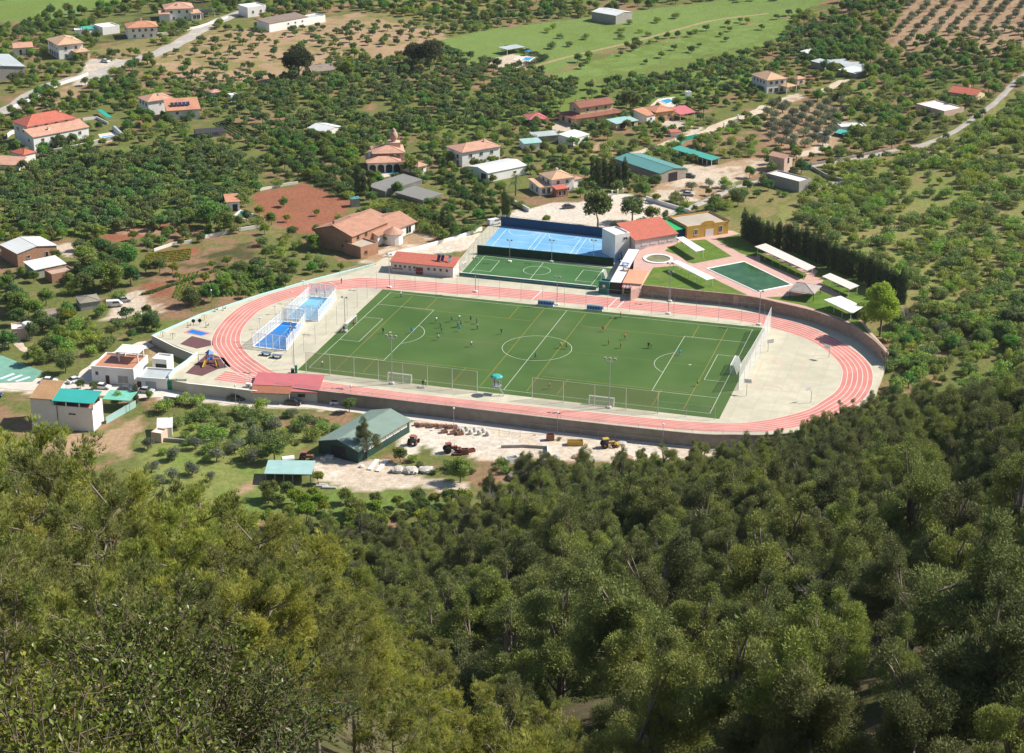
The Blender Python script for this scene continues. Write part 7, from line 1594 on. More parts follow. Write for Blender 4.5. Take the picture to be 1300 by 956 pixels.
region(BU, [(880,265),(940,245),(1000,232),(1040,240),(1010,262),(960,262)], 7, .6, 1.1, 'low bush in the dry grass between the lane and the cypress row', 'bushes above the cypress row')
region(LT, [(0,290),(60,300),(80,325),(60,345),(0,330)], 5, .7, 1.0, 'citrus like round tree above the brick warehouse', 'round trees above the brick warehouse')
region(BL, [(-10,330),(10,345),(20,380),(60,385),(95,400),(90,440),(60,455),(-10,440)], 6, .75, 1.1, 'dark green tree beside the farm sheds at far left', 'trees beside the farm sheds')
region(BL, [(90,330),(150,330),(170,345),(165,372),(120,380),(92,360)], 5, .9, 1.2, 'big dark tree in the clump right of the farm sheds', 'big trees right of the farm sheds')
region(LT, [(180,350),(330,315),(330,335),(260,360),(200,370)], 11, .55, .85, 'small fruit tree in the vegetable plots', 'fruit trees in the vegetable plots')
region(BU, [(60,420),(120,410),(140,440),(110,470),(50,465)], 4, .8, 1.6, 'bush on the slope behind the painted green court', 'bushes behind the green court')
region(BU, [(175,505),(330,522),(420,533),(440,545),(400,560),(395,590),(290,585),(240,570),(190,545)], 4.3, .8, 1.7, 'rough green bush in the scrub below the gatehouse road', 'bushes below the gatehouse road')
region(BU, [(180,545),(400,560),(380,600),(200,600)], 6, .5, 1.1, 'low weed bush between the small olives', 'weed bushes between small olives')
region(LT, [(330,622),(450,635),(600,640),(620,690),(500,705),(400,700),(330,690)], 4.6, .7, 1.2, 'bright green tree on the grassy bank below the open shed', 'bright trees below the open shed')
region(BU, [(500,575),(560,590),(600,600),(590,625),(540,610)], 4, .6, 1.2, 'low bush beside the rubble heaps of the scrap yard', 'bushes beside the rubble heaps')
region(BU, [(600,590),(700,588),(800,592),(800,606),(690,610),(610,605)], 3.6, .6, 1.2, 'green bush along the lower edge of the white yard', 'bushes along the white yard')
region(BU, [(650,556),(690,552),(720,556),(700,562),(660,562)], 3.0, .4, .7, 'tuft of weeds on the kerb of the white yard', 'weeds on the kerb of the yard')
region(BL, [(640,178),(700,190),(800,215),(770,235),(720,225),(640,205)], 6.5, .5, .8, 'garden tree between the sheds and the teal roofed barn', 'trees between sheds and teal barn')
region(BU, [(855,165),(960,125),(968,200),(900,200)], 5, .7, 1.4, 'overgrown shrub in the plot right of the turquoise shelter', 'shrubs right of the turquoise shelter')
region(BL, [(865,130),(950,115),(955,132),(880,145)], 6, .55, .8, 'garden tree behind the orange house pool', 'trees behind the orange house')
region(BL, [(420,170),(450,165),(455,225),(520,235),(520,250),(430,240),(340,215),(350,180)], 5.2, .65, 1.0, 'dark tree in the garden left of the domed villa', 'trees left of the domed villa')
region(BL, [(515,195),(570,180),(575,215),(600,240),(640,240),(640,285),(560,290),(600,270),(560,240)], 6.5, .5, .85, 'garden tree between the domed villa and the car park', 'trees between domed villa and car park')
region(BU, [(330,300),(430,330),(400,345),(330,345)], 6, .8, 1.5, 'bush on the rough ground beside the brick house', 'bushes beside the brick house')
region(BU, [(1128,385),(1175,400),(1215,405),(1150,430),(1125,440)], 5, .8, 1.6, 'bush on the bare ground above the far bend', 'bushes above the far bend')
region(BL, [(1135,420),(1150,395),(1230,400),(1310,410),(1310,440),(1200,452),(1140,445)], 6.5, .55, .95, 'round tree between the far bend and the pine wood', 'trees between far bend and pine wood')
region(BU, [(1135,420),(1150,395),(1310,405),(1310,470),(1200,475),(1135,475)], 3.6, .8, 1.7, 'bush between the far bend and the pine wood', 'bushes between far bend and pine wood')
xs, ys = np.meshgrid(np.arange(92, 190, 4.2), np.arange(400, 520, 4.2)); xs = xs.ravel() + rng.uniform(-1.7, 1.7, xs.size); ys = ys.ravel() + rng.uniform(-1.7, 1.7, ys.size)
m = (ys > footy(xs) - 6) & (ys < footy(xs) + 34) & free(xs, ys) & (rng.random(xs.size) < .72)
for a, b in zip(xs[m], ys[m]):
    kd = BU if rng.random() < .75 else BL; POOL.setdefault(kd, []).append((a, b, rng.uniform(.8, 1.9) if kd == BU else rng.uniform(.5, .9), ('bush' if kd == BU else 'small dark tree') + ' on the grassy strip right of the far bend', ('bushes' if kd == BU else 'small trees') + ' right of the far bend'))
# everything between: gardens, verges and odd corners
GRID = {}
for lst in POOL.values():
    for t in lst: GRID.setdefault((int(t[0]//5), int(t[1]//5)), []).append(t)
FP = [GF(*p) for p in [(-30,-5),(1330,-5),(1320,110),(1180,190),(1000,235),(870,300),(640,285),(500,330),(190,425),(100,470),(-30,480)]]; FP = [(p.x, p.y) for p in FP]
OPN = [[(q.x, q.y) for q in (GF(*p) for p in P)] for P, a, b_, mv, rg in REG if (a in OPENC or (a == 'bright' and b_ == 'field'))]
x, y = np.meshgrid(np.arange(-330, 340, 5.2), np.arange(420, 1000, 5.2)); x = x.ravel() + rng.uniform(-2, 2, x.size); y = y.ravel() + rng.uniform(-2, 2, y.size)
m = inpoly(x, y, FP) & free(x, y) & (fbm(x, y, 22, 91, 3) > .43)
for O in OPN: m &= ~inpoly(x, y, O)
for a, b in zip(x[m], y[m]):
    i, j = int(a//5), int(b//5)
    if any((t[0]-a)**2 + (t[1]-b)**2 < 14 for di in (-1,0,1) for dj in (-1,0,1) for t in GRID.get((i+di, j+dj), ())): continue
    p, q = proj(a, b, 0); zone = (('among the farm plots at left' if q > 300 else 'round the villas at left') if p < 330 else ('between the domed villa and the sports ground' if q > 180 else 'in the upper central groves') if p < 640 else
        ('among the sheds above the car park' if q > 110 else 'near the upper green fields') if p < 960 else 'among the plots at upper right')
    kd, s0, s1, w_ = [(BU, .8, 1.7, 'shrub'), (BU, .9, 1.9, 'shrub'), (BL, .5, .95, 'dark garden tree'), (BL, .45, .8, 'dark garden tree'), (AL, .8, 1.3, 'loose fruit tree'), (LT, .5, .85, 'fresh green tree')][int(rng.integers(6))]
    POOL.setdefault(kd, []).append((a, b, rng.uniform(s0, s1), w_ + ' growing ' + zone, w_ + 's ' + zone))
# single trees: pixel of the base, scale
def tree_at(kind, px, py, sc, label, group=None, **k):
    p = GF(px, py); return place(kind, p.x, p.y, sc, label, None, group, **k)
tree_at('stone_pine', *C(2,195,405), 1.55, 'big dome shaped pine left of the old grey farmhouse')
tree_at('stone_pine', *C(2,850,350), 1.35, 'big dome shaped pine right of the old farmhouse, edge of the green field')
tree_at('stone_pine', *C(2,770,345), 1.1, 'smaller dome shaped pine touching the one at the green field edge', sz=1.1)
tree_at(BL, *C(2,430,385), 1.3, 'broad dark tree close behind the old grey farmhouse')
tree_at('plane_tree', *C(8,580,895), 1.28, 'tall pale green plane tree at the bend of the stone wall')
tree_at(BL, *C(8,485,840), 1.15, 'dark bushy tree touching the tall pale green plane tree')
tree_at('dead_tree', *C(8,700,840), .8, 'leafless grey tree right of the tall pale plane tree', name='bare_tree')
tree_at(OL, *C(14,1165,345), 1.4, 'round olive standing on the bare ground above the far bend')
tree_at(LT, *C(7,468,465), 2.5, 'tall bright green tree casting shade over the car park', k=1, sz=1.15)
tree_at(BL, *C(7,640,440), 1.55, 'spreading dark tree in the car park above the blue court', k=1)
tree_at(LT, *C(7,740,445), 1.3, 'rounded mid green tree beside the spreading dark car park tree', k=2)
tree_at(OL, *C(7,558,485), 1.3, 'grey olive tree in the car park right above the blue court')
tree_at(OL, *C(7,935,282), 1.2, 'leaning olive tree beside the white car in the gravel yard')
tree_at(OL, *C(7,1025,265), 1.1, 'dark olive tree right of the leaning olive in the gravel yard')
tree_at(OL, *C(7,1100,285), .8, 'small olive on the verge of the lane')
tree_at(LT, *C(7,763,345), .75, 'low clipped tree behind the low white car park wall', k=2)
tree_at(LT, *C(7,903,385), .7, 'low clipped tree just behind the yellow cafe', k=0)
tree_at(LT, *C(7,210,450), .7, 'young tree alone at the edge of the car park', k=1)
tree_at(BL, *C(7,680,320), 1.0, 'dark leafy tree by the barn side wall', k=3)
tree_at(BL, *C(3,630,560), 1.7, 'large broad tree between the yellow villa and the orange house', k=0)
tree_at(BL, *C(3,500,665), .95, 'rounded green tree in front of the yellow villa', k=2)
tree_at(BL, *C(3,745,450), .9, 'purplish dark tree on the green slope above the orange house', k=3)
tree_at(BL, *C(5,1050,350), 1.7, 'massive dark tree left of the small pool house', k=0); tree_at(BL, *C(5,1120,380), 1.4, 'massive dark tree in front of the small pool house', k=1)
tree_at(BL, *C(5,940,330), .9, 'greyish tree above the terrace wall of the vegetable plots', k=2)
for i, (x, y, s, lab) in enumerate(((450,600,1.4,'big tree rising over the white roofed farm shed'),(560,660,1.5,'big tree at the head of the pale farm drive'),(640,560,1.35,'big tree right of the farm sheds, nearest the ploughed plot'),(520,500,1.2,'big tree behind the farm shed trees'),(800,580,.9,'low spreading tree beside the ploughed plot'),(960,740,1.0,'dark tree in the plots beside the perimeter lamp'),(1060,720,1.05,'taller dark tree in the plots near the perimeter kerb'),(760,860,1.0,'dark tree outside the outdoor gym corner'),(345,840,1.1,'bright crowned tree beside the collapsed shack'),(500,800,.6,'small tree below the moss roofed hut'),(110,790,1.2,'dark tree by the beige stone hut'))):
    tree_at(BL if i != 8 else LT, *C(5,x,y), s, lab, k=i % 3)
for i, (x, y, s, lab) in enumerate(((270,580,1.0,'dark tree shading the brick house yard wall'),(165,690,.7,'small dark tree alone in the weeds beside the perimeter'),(120,365,.6,'low tree on the bare red soil'),(285,410,.45,'smallest sapling on the red soil'),(135,440,.6,'bushy tree at the lower edge of the red soil'),(750,200,1.15,'dark pointed tree covering the domed villa porch'),(1200,300,.8,'tree by the lane end at the car park'),(950,410,.8,'leafy tree in the plot beside the shade houses'),(1100,320,.9,'tree beside the drive of the storage shed'),(30,620,.8,'bright tree left of the red soil plot'),(560,350,.8,'tree hiding the end of the long shade house'))):
    tree_at(BL if i not in (4, 9) else LT, *C(6,x,y), s, lab, k=i % 3)
tree_at('palm_tree', *C(6,1278,310), 1.1, 'palm tree near the storage shed corner'); tree_at('palm_tree', *C(7,60,290), 1.3, 'palm tree at the left corner of the balcony villa')
tree_at('palm_tree', *C(7,195,470), .5, 'tiny palm in the car park bed')
for i, (x, y, s) in enumerate(((740,672,1.05),(872,725,1.15),(980,672,1.1),(1085,735,1.2),(1172,690,1.),(1268,748,1.2),(760,785,1.0),(962,800,1.15),(862,830,1.1),(1275,625,1.1),(800,850,.9),(1050,830,.8))):
    tree_at(OL, *C(11,x,y), s, 'small round olive with a dark shadow in the front grove at lower left', 'small olives in the front grove')
for i, (x, y, s) in enumerate(((280,275,.9),(195,345,1.3),(95,385,1.2),(80,480,1.2),(20,430,1.0))): tree_at(OL, *C(15,x,y), s, 'olive shrub in the scrub left of the steel barn', 'olives left of the steel barn')
tree_at(BL, *C(15,565,250), .75, 'small round dark tree beside the white car on the road', k=0)
tree_at('pine_tree', *C(15,655,480), 1.1, 'young pine standing in front of the steel barn', k=1)
tree_at(LT, *C(15,820,500), .9, 'light leafy tree at the mouth of the scrap yard', k=1); tree_at(BL, *C(15,1120,600), 1.05, 'dark tree between the scrap yard and the concrete track', k=1)
tree_at(LT, *C(15,410,610), .7, 'leafy tree at the right end of the open shed', k=2); tree_at(BL, *C(15,190,500), 1.1, 'dark tree above the open shed', k=2)
tree_at(LT, *C(15,160,700), .8, 'leaning tree left below the open shed', k=0)
tree_at(BL, *C(11,330,290), 1.0, 'dark tree below the lane at the painted court', k=1); tree_at(BL, *C(11,170,250), 1., 'dark tree above the painted green court', k=2); tree_at(BL, *C(11,240,190), .9, 'dark tree in the garden below the tank hut', k=0)
for i, (x, y, s, lab) in enumerate(((405,370,.5,'small tree against the white building front'),(470,375,.45,'smaller tree beside the parked white car'),(590,460,.7,'tree half under the green carport'),(745,420,.45,'bush like tree across the road from the garages'))): tree_at(BL, *C(11,x,y), s, lab, k=i % 4)
tree_at('cypress_tree', *C(11,680,440), .85, 'dark cypress between the carport and the road', sz=.75)
# cypresses
for i, (x, y, s) in enumerate(((492,305,1.45),(520,310,1.0),(918,215,.95),(912,490,1.0),(1115,425,1.0),(1222,415,1.2),(1240,425,1.0),(548,300,.8))): tree_at('cypress_tree', *C(6,x,y), s, ['tallest cypress behind the stone pump house','thin cypress right of the tallest one','cypress between the domed villa and the long salmon roofed house','cypress in the plot below the dark shade house','slim cypress left of the white van','cypress pair member nearest the car park, left one','cypress pair member nearest the car park, right one','short cypress in the domed villa garden'][i])
for i in range(11): tree_at('cypress_tree', *C(7,440 + 17*i + (i % 2)*8, 232 + (i % 3)*9 + i*2), .98 + .14*((i*7) % 4)/2, 'dark cypress in the clump left of the teal roofed barn', 'cypresses left of the teal barn')
r0, r1 = at(*C(7,1195,520), TZ-.5), at(*C(8,790,745), TZ-.5)
KP = [C(7,1190,520), C(7,1300,575), C(8,150,480), C(8,330,560), C(8,480,620), C(8,640,700), C(8,700,735)]
kp = catmull([tuple(at(p[0], p[1], 2.5)[:2]) for p in KP], 60, False); acc = 0
for a, b in zip(kp, kp[1:]):
    acc += (b-a).length
    if acc > 1.15: acc = 0; place('cypress_tree', b.x + rng.normal()*.3, b.y + rng.normal()*.3, rng.uniform(1.05, 1.3), 'dark cypress in the long close row between the pool lawns and the scrub', None, 'cypress row beside the pool', z=2.2)

# hedges: one thing each, clipped foliage body
def hedge(P, w, h, label, m=BRO, dens=62, name='hedge', cat='hedge', seed=1):
    g = np.random.default_rng(seed); pts = [GF(*p) for p in P]; Vs = []; o0 = pts[0]
    for a, b in zip(pts, pts[1:]):
        d = np.array([b.x-a.x, b.y-a.y]); ln = np.linalg.norm(d); d /= ln; nn = np.array([-d[1], d[0]]); n = int(ln*dens*h/1.5)
        t = g.random(n)*ln; q = g.uniform(-1, 1, n); z = g.random(n)**.5*h*(.85 + .25*np.sin(t*.9))
        x = a.x + d[0]*t + nn[0]*q*w/2 - o0.x; y = a.y + d[1]*t + nn[1]*q*w/2 - o0.y
        p = np.stack([x, y, z + (a.z + (b.z-a.z)*t/ln) - o0.z], 1); tt = unit(g.normal(size=(n, 3))); bb = unit(np.cross(tt, g.normal(size=(n, 3)))); s = .42
        Vs.append(np.stack([p - tt*s*.5, p + bb*s*.35, p + tt*s*.5, p - bb*s*.35], 1).reshape(-1, 3))
    V = np.concatenate(Vs); me = np_mesh(name, V, np.arange(len(V)).reshape(-1, 4), m); o = bpy.data.objects.new(name, me); COL.objects.link(o); o.location = o0
    return set_tag(o, label, cat)
hedge(CC(6,(235,212),(350,262),(478,318)), 4.5, 3.2, 'tall clipped hedge along the upper edge of the red soil plot', seed=1)
hedge(CC(6,(590,365),(740,440),(900,515)), 4, 2.9, 'thick hedge between the brick house and the cabbage plot', seed=2)
hedge(CC(6,(930,522),(1110,460)), 2.2, 2., 'hedge along the car park side of the shade house plot', seed=3)
hedge(CC(6,(900,232),(1070,330)), 2.5, 1.8, 'hedge along the drive of the big storage shed', seed=4)
hedge(CC(1,(465,282),(570,305)), 2.5, 2.0, 'short dark hedge behind the white car on the road bend', seed=5, dens=40)
hedge(CC(21,(370,560),(600,520),(900,475)), 2, 1.4, 'row of garden shrubs along the front of the red roofed villa', seed=6, dens=90, name='shrub_row', cat='shrubs')
hedge(CC(3,(0,250),(60,250),(215,300),(100,335)), 2.5, 2., 'dark hedge round the upper pool terrace', m=CYP, seed=7)
hedge(CC(3,(1000,600),(1070,610)), 4, 1.3, 'grey green bush row beside the drive gate', m=OLI, seed=8)
hedge(CC(8,(-10,330),(150,400)), 1.5, .8, 'low ragged hedge behind the cypress row', m=SCR, seed=9)
# vegetable rows
def rows(P0, P1, Q0, Q1, n, w, h, label, m, name='crop_rows', seed=1, dens=22):
    """n parallel planted rows from the side P0-P1 to the side Q0-Q1"""
    g = np.random.default_rng(seed); a0, a1, b0, b1 = [GF(*p) for p in (P0, P1, Q0, Q1)]; Vs = []
    for i in range(n):
        t = (i+.5)/n; a = a0.lerp(a1, t); b = b0.lerp(b1, t); ln = (b-a).length; k = int(ln*dens*3)
        s = g.random((k, 1)); p = np.array(a) + (np.array(b)-np.array(a))*s + g.normal(size=(k, 3))*np.array([w, w, 0])*.3; p[:, 2] += g.random(k)*h - .05
        tt = unit(g.normal(size=(k, 3))); bb = unit(np.cross(tt, g.normal(size=(k, 3)))); z = .45
        Vs.append(np.stack([p - tt*z*.5, p + bb*z*.35, p + tt*z*.5, p - bb*z*.35], 1).reshape(-1, 3))
    V = np.concatenate(Vs) - np.array(a0); o = bpy.data.objects.new(name, np_mesh(name, V, np.arange(len(V)).reshape(-1, 4), m)); COL.objects.link(o); o.location = a0
    return set_tag(o, label, 'crop', None, 'stuff')
rows(C(6,600,350), C(6,700,310), C(6,900,470), C(6,900,400), 9, .6, .7, 'bright green crop rows beside the shade houses', LIM, seed=1)
rows(C(5,1110,560), C(5,1300,520), C(5,1250,700), C(5,1330,600), 7, .8, .8, 'dense dark vegetable rows near the perimeter kerb', BRO, seed=2)
rows(C(5,700,690), C(5,760,680), C(5,1120,560), C(5,1110,555), 3, .8, .7, 'row of vegetables along the ploughed plot', BRO, seed=3)
rows(C(5,740,480), C(5,700,540), C(5,960,455), C(5,950,515), 7, .3, .35, 'thin planted rows on ploughed red soil', LIM, seed=4, dens=12)
rows(C(5,900,590), C(5,1000,570), C(5,860,700), C(5,930,720), 5, .4, .4, 'young planted rows on the small red plot', LIM, seed=5, dens=12)
rows(C(5,1000,640), C(5,1130,600), C(5,1060,700), C(5,1200,690), 6, .6, .5, 'mixed green vegetable beds by the dark plot trees', BRO, seed=6, dens=14)
rows(C(1,1060,620), C(1,1140,600), C(1,1180,700), C(1,1280,660), 6, .5, .5, 'vegetable beds right of the black tunnel', BRO, seed=7, dens=10)
rows(C(6,0,690), C(6,40,680), C(6,0,800), C(6,130,770), 5, 1.2, .8, 'leafy vegetable patch outside the perimeter kerb', BRO, seed=8, dens=26)
rows(C(5,430,420), C(5,500,405), C(5,440,450), C(5,510,440), 3, 1.0, .8, 'small bright vegetable bed beside the farm drive', LIM, seed=9)

# ---- the pine slope
rr_ = 1
xs, ys = np.meshgrid(np.arange(-190, 215, 5.3), np.arange(62, 480, 5.3)); xs = xs.ravel() + rng.uniform(-2.6, 2.6, xs.size); ys = ys.ravel() + rng.uniform(-2.6, 2.6, ys.size)
s_ = footy(xs) - ys; zz = Hn(xs, ys); px, py = proj(xs, ys, zz + 5)
m = (s_ > 5) & (px > -70) & (px < 1370) & (py < 1150) & free(xs, ys) & ~((px < 600) & (py < 668 - .2*np.maximum(px-470, 0))) & (rng.random(xs.size) < .93)
m &= ~((ys < 112) & (xs < 4)); m &= (rng.random(xs.size) < np.where(s_ > 90, .88, .97))
PT = [(x, y, (1.0 + .22*float(sstep(60, 170, footy(x)-y)))*rng.choice([rng.uniform(.5,.8), rng.uniform(.75,1.0), rng.uniform(.9,1.25)]), None, None) for x, y in zip(xs[m], ys[m])]
def pine_label(x, y):
    p, q = proj(x, y, H(x, y) + 4); p = float(p); q = float(q)
    if q < 560: return ('olive green pine at the top of the wood beside the far bend of the track', 'pines beside the far bend')
    if q < 640 and p < 900: return ('olive green pine in the first ranks below the white yard', 'pines below the white yard')
    if q < 640: return ('dark pine in the wood below the right end of the retaining wall', 'pines below the retaining wall end')
    if q < 740: return (('pine in the middle band of the wooded slope, left of the dead grey tree', 'pines of the middle slope left') if p < 1000 else ('pine in the dark middle band of wood right of the dead grey tree', 'pines of the middle slope right'))
    return (('pine in the lowest band of the wooded slope, left half', 'pines of the lower slope left') if p < 800 else ('pine in the lowest band of the wooded slope, right half', 'pines of the lower slope right'))
SPECIAL = [(900,640,'withered_tree',1.0,'yellow brown withered tree in the middle of the pine wood'),(632,640,'dead_tree',1.0,'reddish grey dead tree among the first pines below the yard'),
           (1035,705,'dead_tree',1.15,'dead grey leafless tree in the middle of the pine slope'),(1065,785,'dead_tree',1.0,'fallen grey dead branches low on the pine slope')]
occ = []
for a, b, k, s, lab in SPECIAL:
    p = G(a, b, 3.5); place(k, p.x, p.y, s, lab, 'tree'); occ.append((p.x, p.y, 4.5))
p = G(1150, 720, 4); place('pine_tree', p.x, p.y, 1.75, 'largest darkest pine on the slope, towering over its neighbours', 'tree', k=2); occ.append((p.x, p.y, 8))
for a, b, s, lab in ((1255,575,1.4,'tall pine standing out near the right picture edge, upper slope'),(1075,600,1.3,'tall pine rising above the wood below the far bend'),(1235,815,1.6,'tall broad pine at the lower right corner'),(960,770,1.35,'tall pine left of the dead branches on the lower slope'),(1292,690,1.5,'tall pine cut by the right picture edge')):
    p = G(a, b, 5); place('pine_tree', p.x, p.y, s, lab, 'tree'); occ.append((p.x, p.y, 5))
PT = [t for t in PT if all((t[0]-a)**2 + (t[1]-b)**2 > r*r for a, b, r in occ)]
PT = [(x, y, s, *pine_label(x, y)) for x, y, s, _, _ in PT]
POOL['pine_tree'] = PT
SPLITPX = 13
CNT = {}
for kind, lst in POOL.items():
    A = np.array([(t[0], t[1], t[2]) for t in lst]); Zt = Hn(A[:, 0], A[:, 1]); px, py = proj(A[:, 0], A[:, 1], Zt + 2)
    dist = np.sqrt(A[:, 0]**2 + A[:, 1]**2 + (Zt-CAMH)**2); size = A[:, 2]*PROTO[kind][0][4]*F_PX/dist
    vis = (px > -25) & (px < 1325) & (py > -25) & (py < 1040); size = np.where((px > 5) & (px < 1295) & (py > 3) & (py < 950), size, size*.2)
    order = [i for i in np.argsort(-size) if vis[i]]
    lim = {'broadleaf_tree': 240, 'almond_tree': 295, 'pine_tree': 292, 'olive_tree': 240, 'bush': 298, 'leafy_tree': 250}.get(kind, 290)
    CNT[kind] = len(order)
    for i in order[:lim]:
        x, y, s, lab, grp = lst[i]; place(kind, x, y, s, lab, None, grp, z=Zt[i] - .1, split=size[i]*.787 > SPLITPX)
    rest = order[lim:]
    if rest:
        nm, lab, cat = {'pine_tree': ('pine_wood','the remaining pines that close up the wooded slope','wood'), 'almond_tree': ('orchard_trees','the smaller more distant almond trees of the orchards','orchard'),
                   'broadleaf_tree': ('tree_belt','the more distant dark trees of belts and thickets','trees'), 'bush': ('scrubland','the smaller bushes of hillside and verges','scrub'),
                   'olive_tree': ('olive_grove','the more distant olive trees','olives'), 'leafy_tree': ('light_trees','the more distant fresh green trees','trees')}[kind]
        gn_scatter(nm, lab, cat, kind, A[rest, 0], A[rest, 1], Zt[rest] - .1, A[rest, 2])
print('TREES', CNT)

# ---- close pines on the spur, with real needle tufts
def near_pine(seed, h=8., R_=3.1, tufts=6500):
    g = np.random.default_rng(seed); bm = MB(); tips = []
    top = Vector((g.normal()*.3, g.normal()*.3, h*.86)); bm.tube((0,0,-1.5), (0,0,h*.35), .13, .08, 8); bm.tube((0,0,h*.35), top, .08, .012, 7)
    def grow(p, d, ln, r, k):
        q = p + d*ln; bm.tube(p, q, r, r*.55, 4, cap=False)
        if k == 0: tips.append((p, q)); return
        for j in range(4 if k > 1 else 5):
            e = Vector(g.normal(size=3)*.5); e = (d + e + Vector((0,0,.42))).normalized(); grow(p.lerp(q, .35 + .65*g.random()), e, ln*.62, r*.5, k-1)
    for i in range(22):
        t = .2 + .78*i/22; a = i*2.4 + g.random(); base = Vector((0,0,h*.35)).lerp(top, (t-.35)/.6) if t > .35 else Vector((0,0,h*t))
        grow(base, Vector((math.cos(a), math.sin(a), .55)).normalized(), R_*.52*(1.15 - .55*t), .032, 2)
    P = np.array([np.array(a) + (np.array(b)-np.array(a))*u for a, b in tips for u in (.35,.6,.8,.95,1.05)]); Dv = np.array([unit(np.array(b)-np.array(a)) for a, b in tips for u in range(5)])
    n = len(P); rep = max(1, int(tufts/n)); P = np.repeat(P, rep, 0) + g.normal(size=(n*rep, 3))*.09; Dv = np.repeat(Dv, rep, 0); P = P[:tufts*2]; Dv = Dv[:tufts*2]; n = len(P)
    K_ = 9; Pn = np.repeat(P, K_, 0); Dn = unit(np.repeat(Dv, K_, 0)*1.0 + np.array([0,0,.55]) + g.normal(size=(n*K_, 3))*.62)
    s = unit(np.cross(Dn, g.normal(size=(n*K_, 3))))*.0095; ln = .10 + .10*g.random((n*K_, 1))
    V = np.stack([Pn - s, Pn + s, Pn + Dn*ln + s*.35, Pn + Dn*ln - s*.35], 1).reshape(-1, 3)
    return V, np.arange(len(V)).reshape(-1, 4), bm, tips
for i in range(3):
    V, Q, bm, tips = near_pine(900+i)
    proto('near_pine', V, Q, bm, PINE2, BARKP)
    g = np.random.default_rng(i); cone = MB()
    for _ in range(26):
        a, b = tips[int(g.integers(len(tips)))]; c = Vector(a); cone.lathe(tuple(c), [(.0,-.09),(.035,-.06),(.042,-.02),(.03,.03),(.0,.06)], 6)
    PROTO['near_pine'][i] = PROTO['near_pine'][i] + (cone,)
CONE_ME = []
for i in range(3):
    c = PROTO['near_pine'][i][6]; me_ = bpy.data.meshes.new('pine_cones'); me_.from_pydata(c.v, [], [f for f in c.f]); me_.materials.append(mat('cone_brown', (.22,.10,.05), .8, .2, 8)); CONE_ME.append(me_)
NP = [(5,540,78),(66,560,72),(132,584,64),(196,604,70),(262,612,66),(318,640,60),(372,664,62),(425,702,64),(28,612,52),(112,628,48),(214,650,46),(300,690,44),(386,712,48),(52,690,36),(160,700,35),
      (275,752,34),(436,772,52),(352,790,36),(474,748,78),(505,806,72),(95,775,28),(225,806,28),(400,850,36),(470,860,50),(-40,600,44),(-10,700,30),(300,860,30),(160,900,24),(540,880,66),(340,930,30),(450,930,40),(545,812,84),(585,868,80),(625,915,78),(560,930,62),(455,900,44),(500,935,40),(650,905,80),(690,930,84),(700,890,100),(760,935,96),(640,860,105)]
NL = ['pine filling the upper left corner of the foreground, behind the tall white building','close pine just right of the corner pine, long needle shoots','close pine below the tall white building','close pine with upright rusty shoots left of the small olives','close pine whose top reaches towards the small olive grove','close pine with bare forked twigs at its right edge','close pine standing over the open shed bank','close pine on the right flank of the spur','close pine at the left picture edge','close pine between the left edge and the forked grey branches','close pine with long pale branches in the left foreground','close pine carrying a cluster of brown cones','close pine with the split pale trunk','close pine above the glossy leaved shrub at left','close pine directly above the tip of the glossy shrub','close pine right of the glossy leaved shrub','close pine low in the foreground, right of the split trunk','close pine below the cone cluster','outermost pine of the spur where it drops to the wood','lower outer pine of the spur edge']
for i, (a, b, dd) in enumerate(NP):
    d = ray(a, b); t = dd/math.hypot(d[0], d[1]); x, y, zt = d[0]*t, d[1]*t, CAMH + d[2]*t; hz = H(x, y); sc = (zt - hz)/8.3
    k = i % 3; o = place('near_pine', x, y, float(np.clip(sc, .55, 1.7)), NL[i] if i < len(NL) else 'close pine low at the bottom edge of the left foreground', 'tree', None if i < len(NL) else 'close pines at the bottom edge', k=k, name='pine_tree')
    if i < 20:
        c = bpy.data.objects.new('pine_cones', CONE_ME[k]); COL.objects.link(c); c.parent = o
# glossy leaved shrub at the very front
def leafy_shrub(seed, R_=.62, h=1.15, n=5400):
    g = np.random.default_rng(seed); bm = MB(); P = []; D = []
    for i in range(46):
        a = g.random()*2*PI; e = g.uniform(.35, 1.45); ln = h*g.uniform(.75, 1.05); d = Vector((math.cos(a)*math.cos(e)*R_/h*2, math.sin(a)*math.cos(e)*R_/h*2, math.sin(e))).normalized(); p = Vector((0,0,0)); q = p
        for j in range(5):
            q = p + d*ln/5; bm.tube(p, q, .014*(1-.15*j), .014*(1-.15*(j+1)), 4, cap=False)
            if j > 0:
                for _ in range(3):
                    e2 = (d + Vector(g.normal(size=3)*.8)).normalized(); r_ = q + e2*.2; bm.tube(q, r_, .006, .003, 3, cap=False)
                    for u in np.linspace(.15, 1.05, 8): P.append(np.array(q.lerp(r_, u))); D.append(np.array(e2))
            p = q; d = (d + Vector(g.normal(size=3)*.13)).normalized()
    P = np.array(P); D = np.array(D); rep = max(1, n//len(P)); P = np.repeat(P, rep, 0) + g.normal(size=(len(P)*rep, 3))*.02; D = np.repeat(D, rep, 0); k = len(P)
    t = unit(D*.6 + g.normal(size=(k, 3))*.8); nn = unit(np.cross(t, g.normal(size=(k, 3)))); b = np.cross(t, nn); s = .058*(.6 + .7*g.random((k, 1))); mid = P + t*s*.5
    V = np.stack([P, mid + b*s*.27 + nn*s*.08, P + t*s, mid, mid - b*s*.27 + nn*s*.08], 1).reshape(-1, 3); i5 = np.arange(k)[:, None]*5
    Q = np.concatenate([i5 + np.array([0,1,2,3]), i5 + np.array([0,3,2,4])]); return V, Q, bm
for i in range(2):
    V, Q, bm = leafy_shrub(950+i); proto('shrub', V, Q, bm, SHR, BARK, ('stems', 'leaves'))
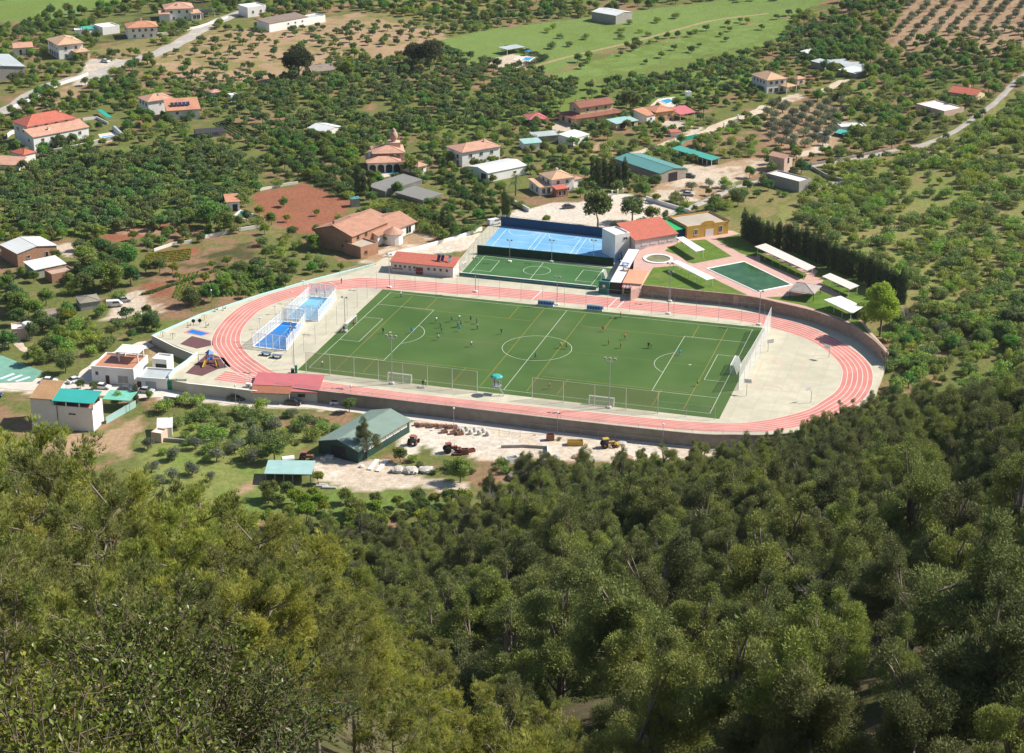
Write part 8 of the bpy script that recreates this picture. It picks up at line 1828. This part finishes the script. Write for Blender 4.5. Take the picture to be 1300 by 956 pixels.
for i, (a, b, dd, lab) in enumerate(((15,800,15.5,'glossy leaved shrub in the bottom left corner'),(105,812,16.5,'glossy leaved shrub second from the bottom left corner'),(178,745,19,'tallest glossy leaved shrub with yellow green shoot tips'),(255,790,18,'glossy leaved shrub right of the tallest one'),(335,815,19,'rightmost glossy leaved shrub at the bottom edge'),(60,880,12.5,'glossy leaved shrub below the picture corner shrubs'),(190,880,13.5,'glossy leaved shrub under the tallest shoot tips'),(310,900,15,'glossy leaved shrub lowest on the right'))):
    d = ray(a, b); t = dd/math.hypot(d[0], d[1]); x, y, zt = d[0]*t, d[1]*t, CAMH + d[2]*t
    place('shrub', x, y, 1.0 + .1*(i % 3), lab, 'shrub', z=zt-1.62, k=i % 2)
# ------------------------------------------------------------------ camera, light
cam = bpy.data.cameras.new('camera'); co = bpy.data.objects.new('camera', cam); COL.objects.link(co)
co.location = (0, 0, CAMH)
co.matrix_world = Matrix.Translation((0, 0, CAMH)) @ Matrix.Rotation(PI/2 - PITCH, 4, 'X') @ Matrix.Rotation(CAMROLL, 4, 'Z')
cam.sensor_width = 36; cam.lens = 36*F_PX/1300; cam.shift_y = -44.5/1300
cam.clip_start = .5; cam.clip_end = 20000
S.camera = co
SUN = Vector((1.03, .27, .98)).normalized()
sl = bpy.data.lights.new('sun', 'SUN'); sl.energy = 4.8; sl.angle = R(.53); sl.color = (1., .93, .82)
so = bpy.data.objects.new('sun', sl); COL.objects.link(so); so.rotation_euler = SUN.to_track_quat('Z', 'Y').to_euler()
W = bpy.data.worlds.new('World'); S.world = W; W.use_nodes = True
nt = W.node_tree; sk = nt.nodes.new('ShaderNodeTexSky'); sk.sky_type = 'NISHITA'; sk.sun_disc = False
sk.sun_elevation = math.asin(SUN.z); sk.sun_rotation = math.atan2(SUN.x, SUN.y); sk.altitude = 500
nt.links.new(sk.outputs[0], nt.nodes['Background'].inputs[0]); nt.nodes['Background'].inputs[1].default_value = .085
hb = MB(); hb.box(-420, 420, -15, 1120, -12, CAMH + 14)
hz = hb.build('haze', []) if 0 else None
bmz = bpy.data.meshes.new('haze'); bmz.from_pydata(hb.v, [], hb.f); hm = bpy.data.materials.new('haze_air'); hm.use_nodes = True; hn = hm.node_tree; hn.nodes.remove(hn.nodes['Principled BSDF'])
pv = hn.nodes.new('ShaderNodeVolumePrincipled'); pv.inputs['Color'].default_value = (.82,.90,1,1); pv.inputs['Density'].default_value = .000035; pv.inputs['Anisotropy'].default_value = .2
hn.links.new(pv.outputs[0], hn.nodes['Material Output'].inputs['Volume']); bmz.materials.append(hm)
ho = bpy.data.objects.new('haze', bmz); COL.objects.link(ho); ho['kind'] = 'stuff'; ho['label'] = 'thin blue summer haze over the valley'
S.view_settings.view_transform = 'Standard'; S.view_settings.look = 'None'; S.view_settings.gamma = 1
S.view_settings.exposure = EXPO; S.view_settings.use_curve_mapping = False
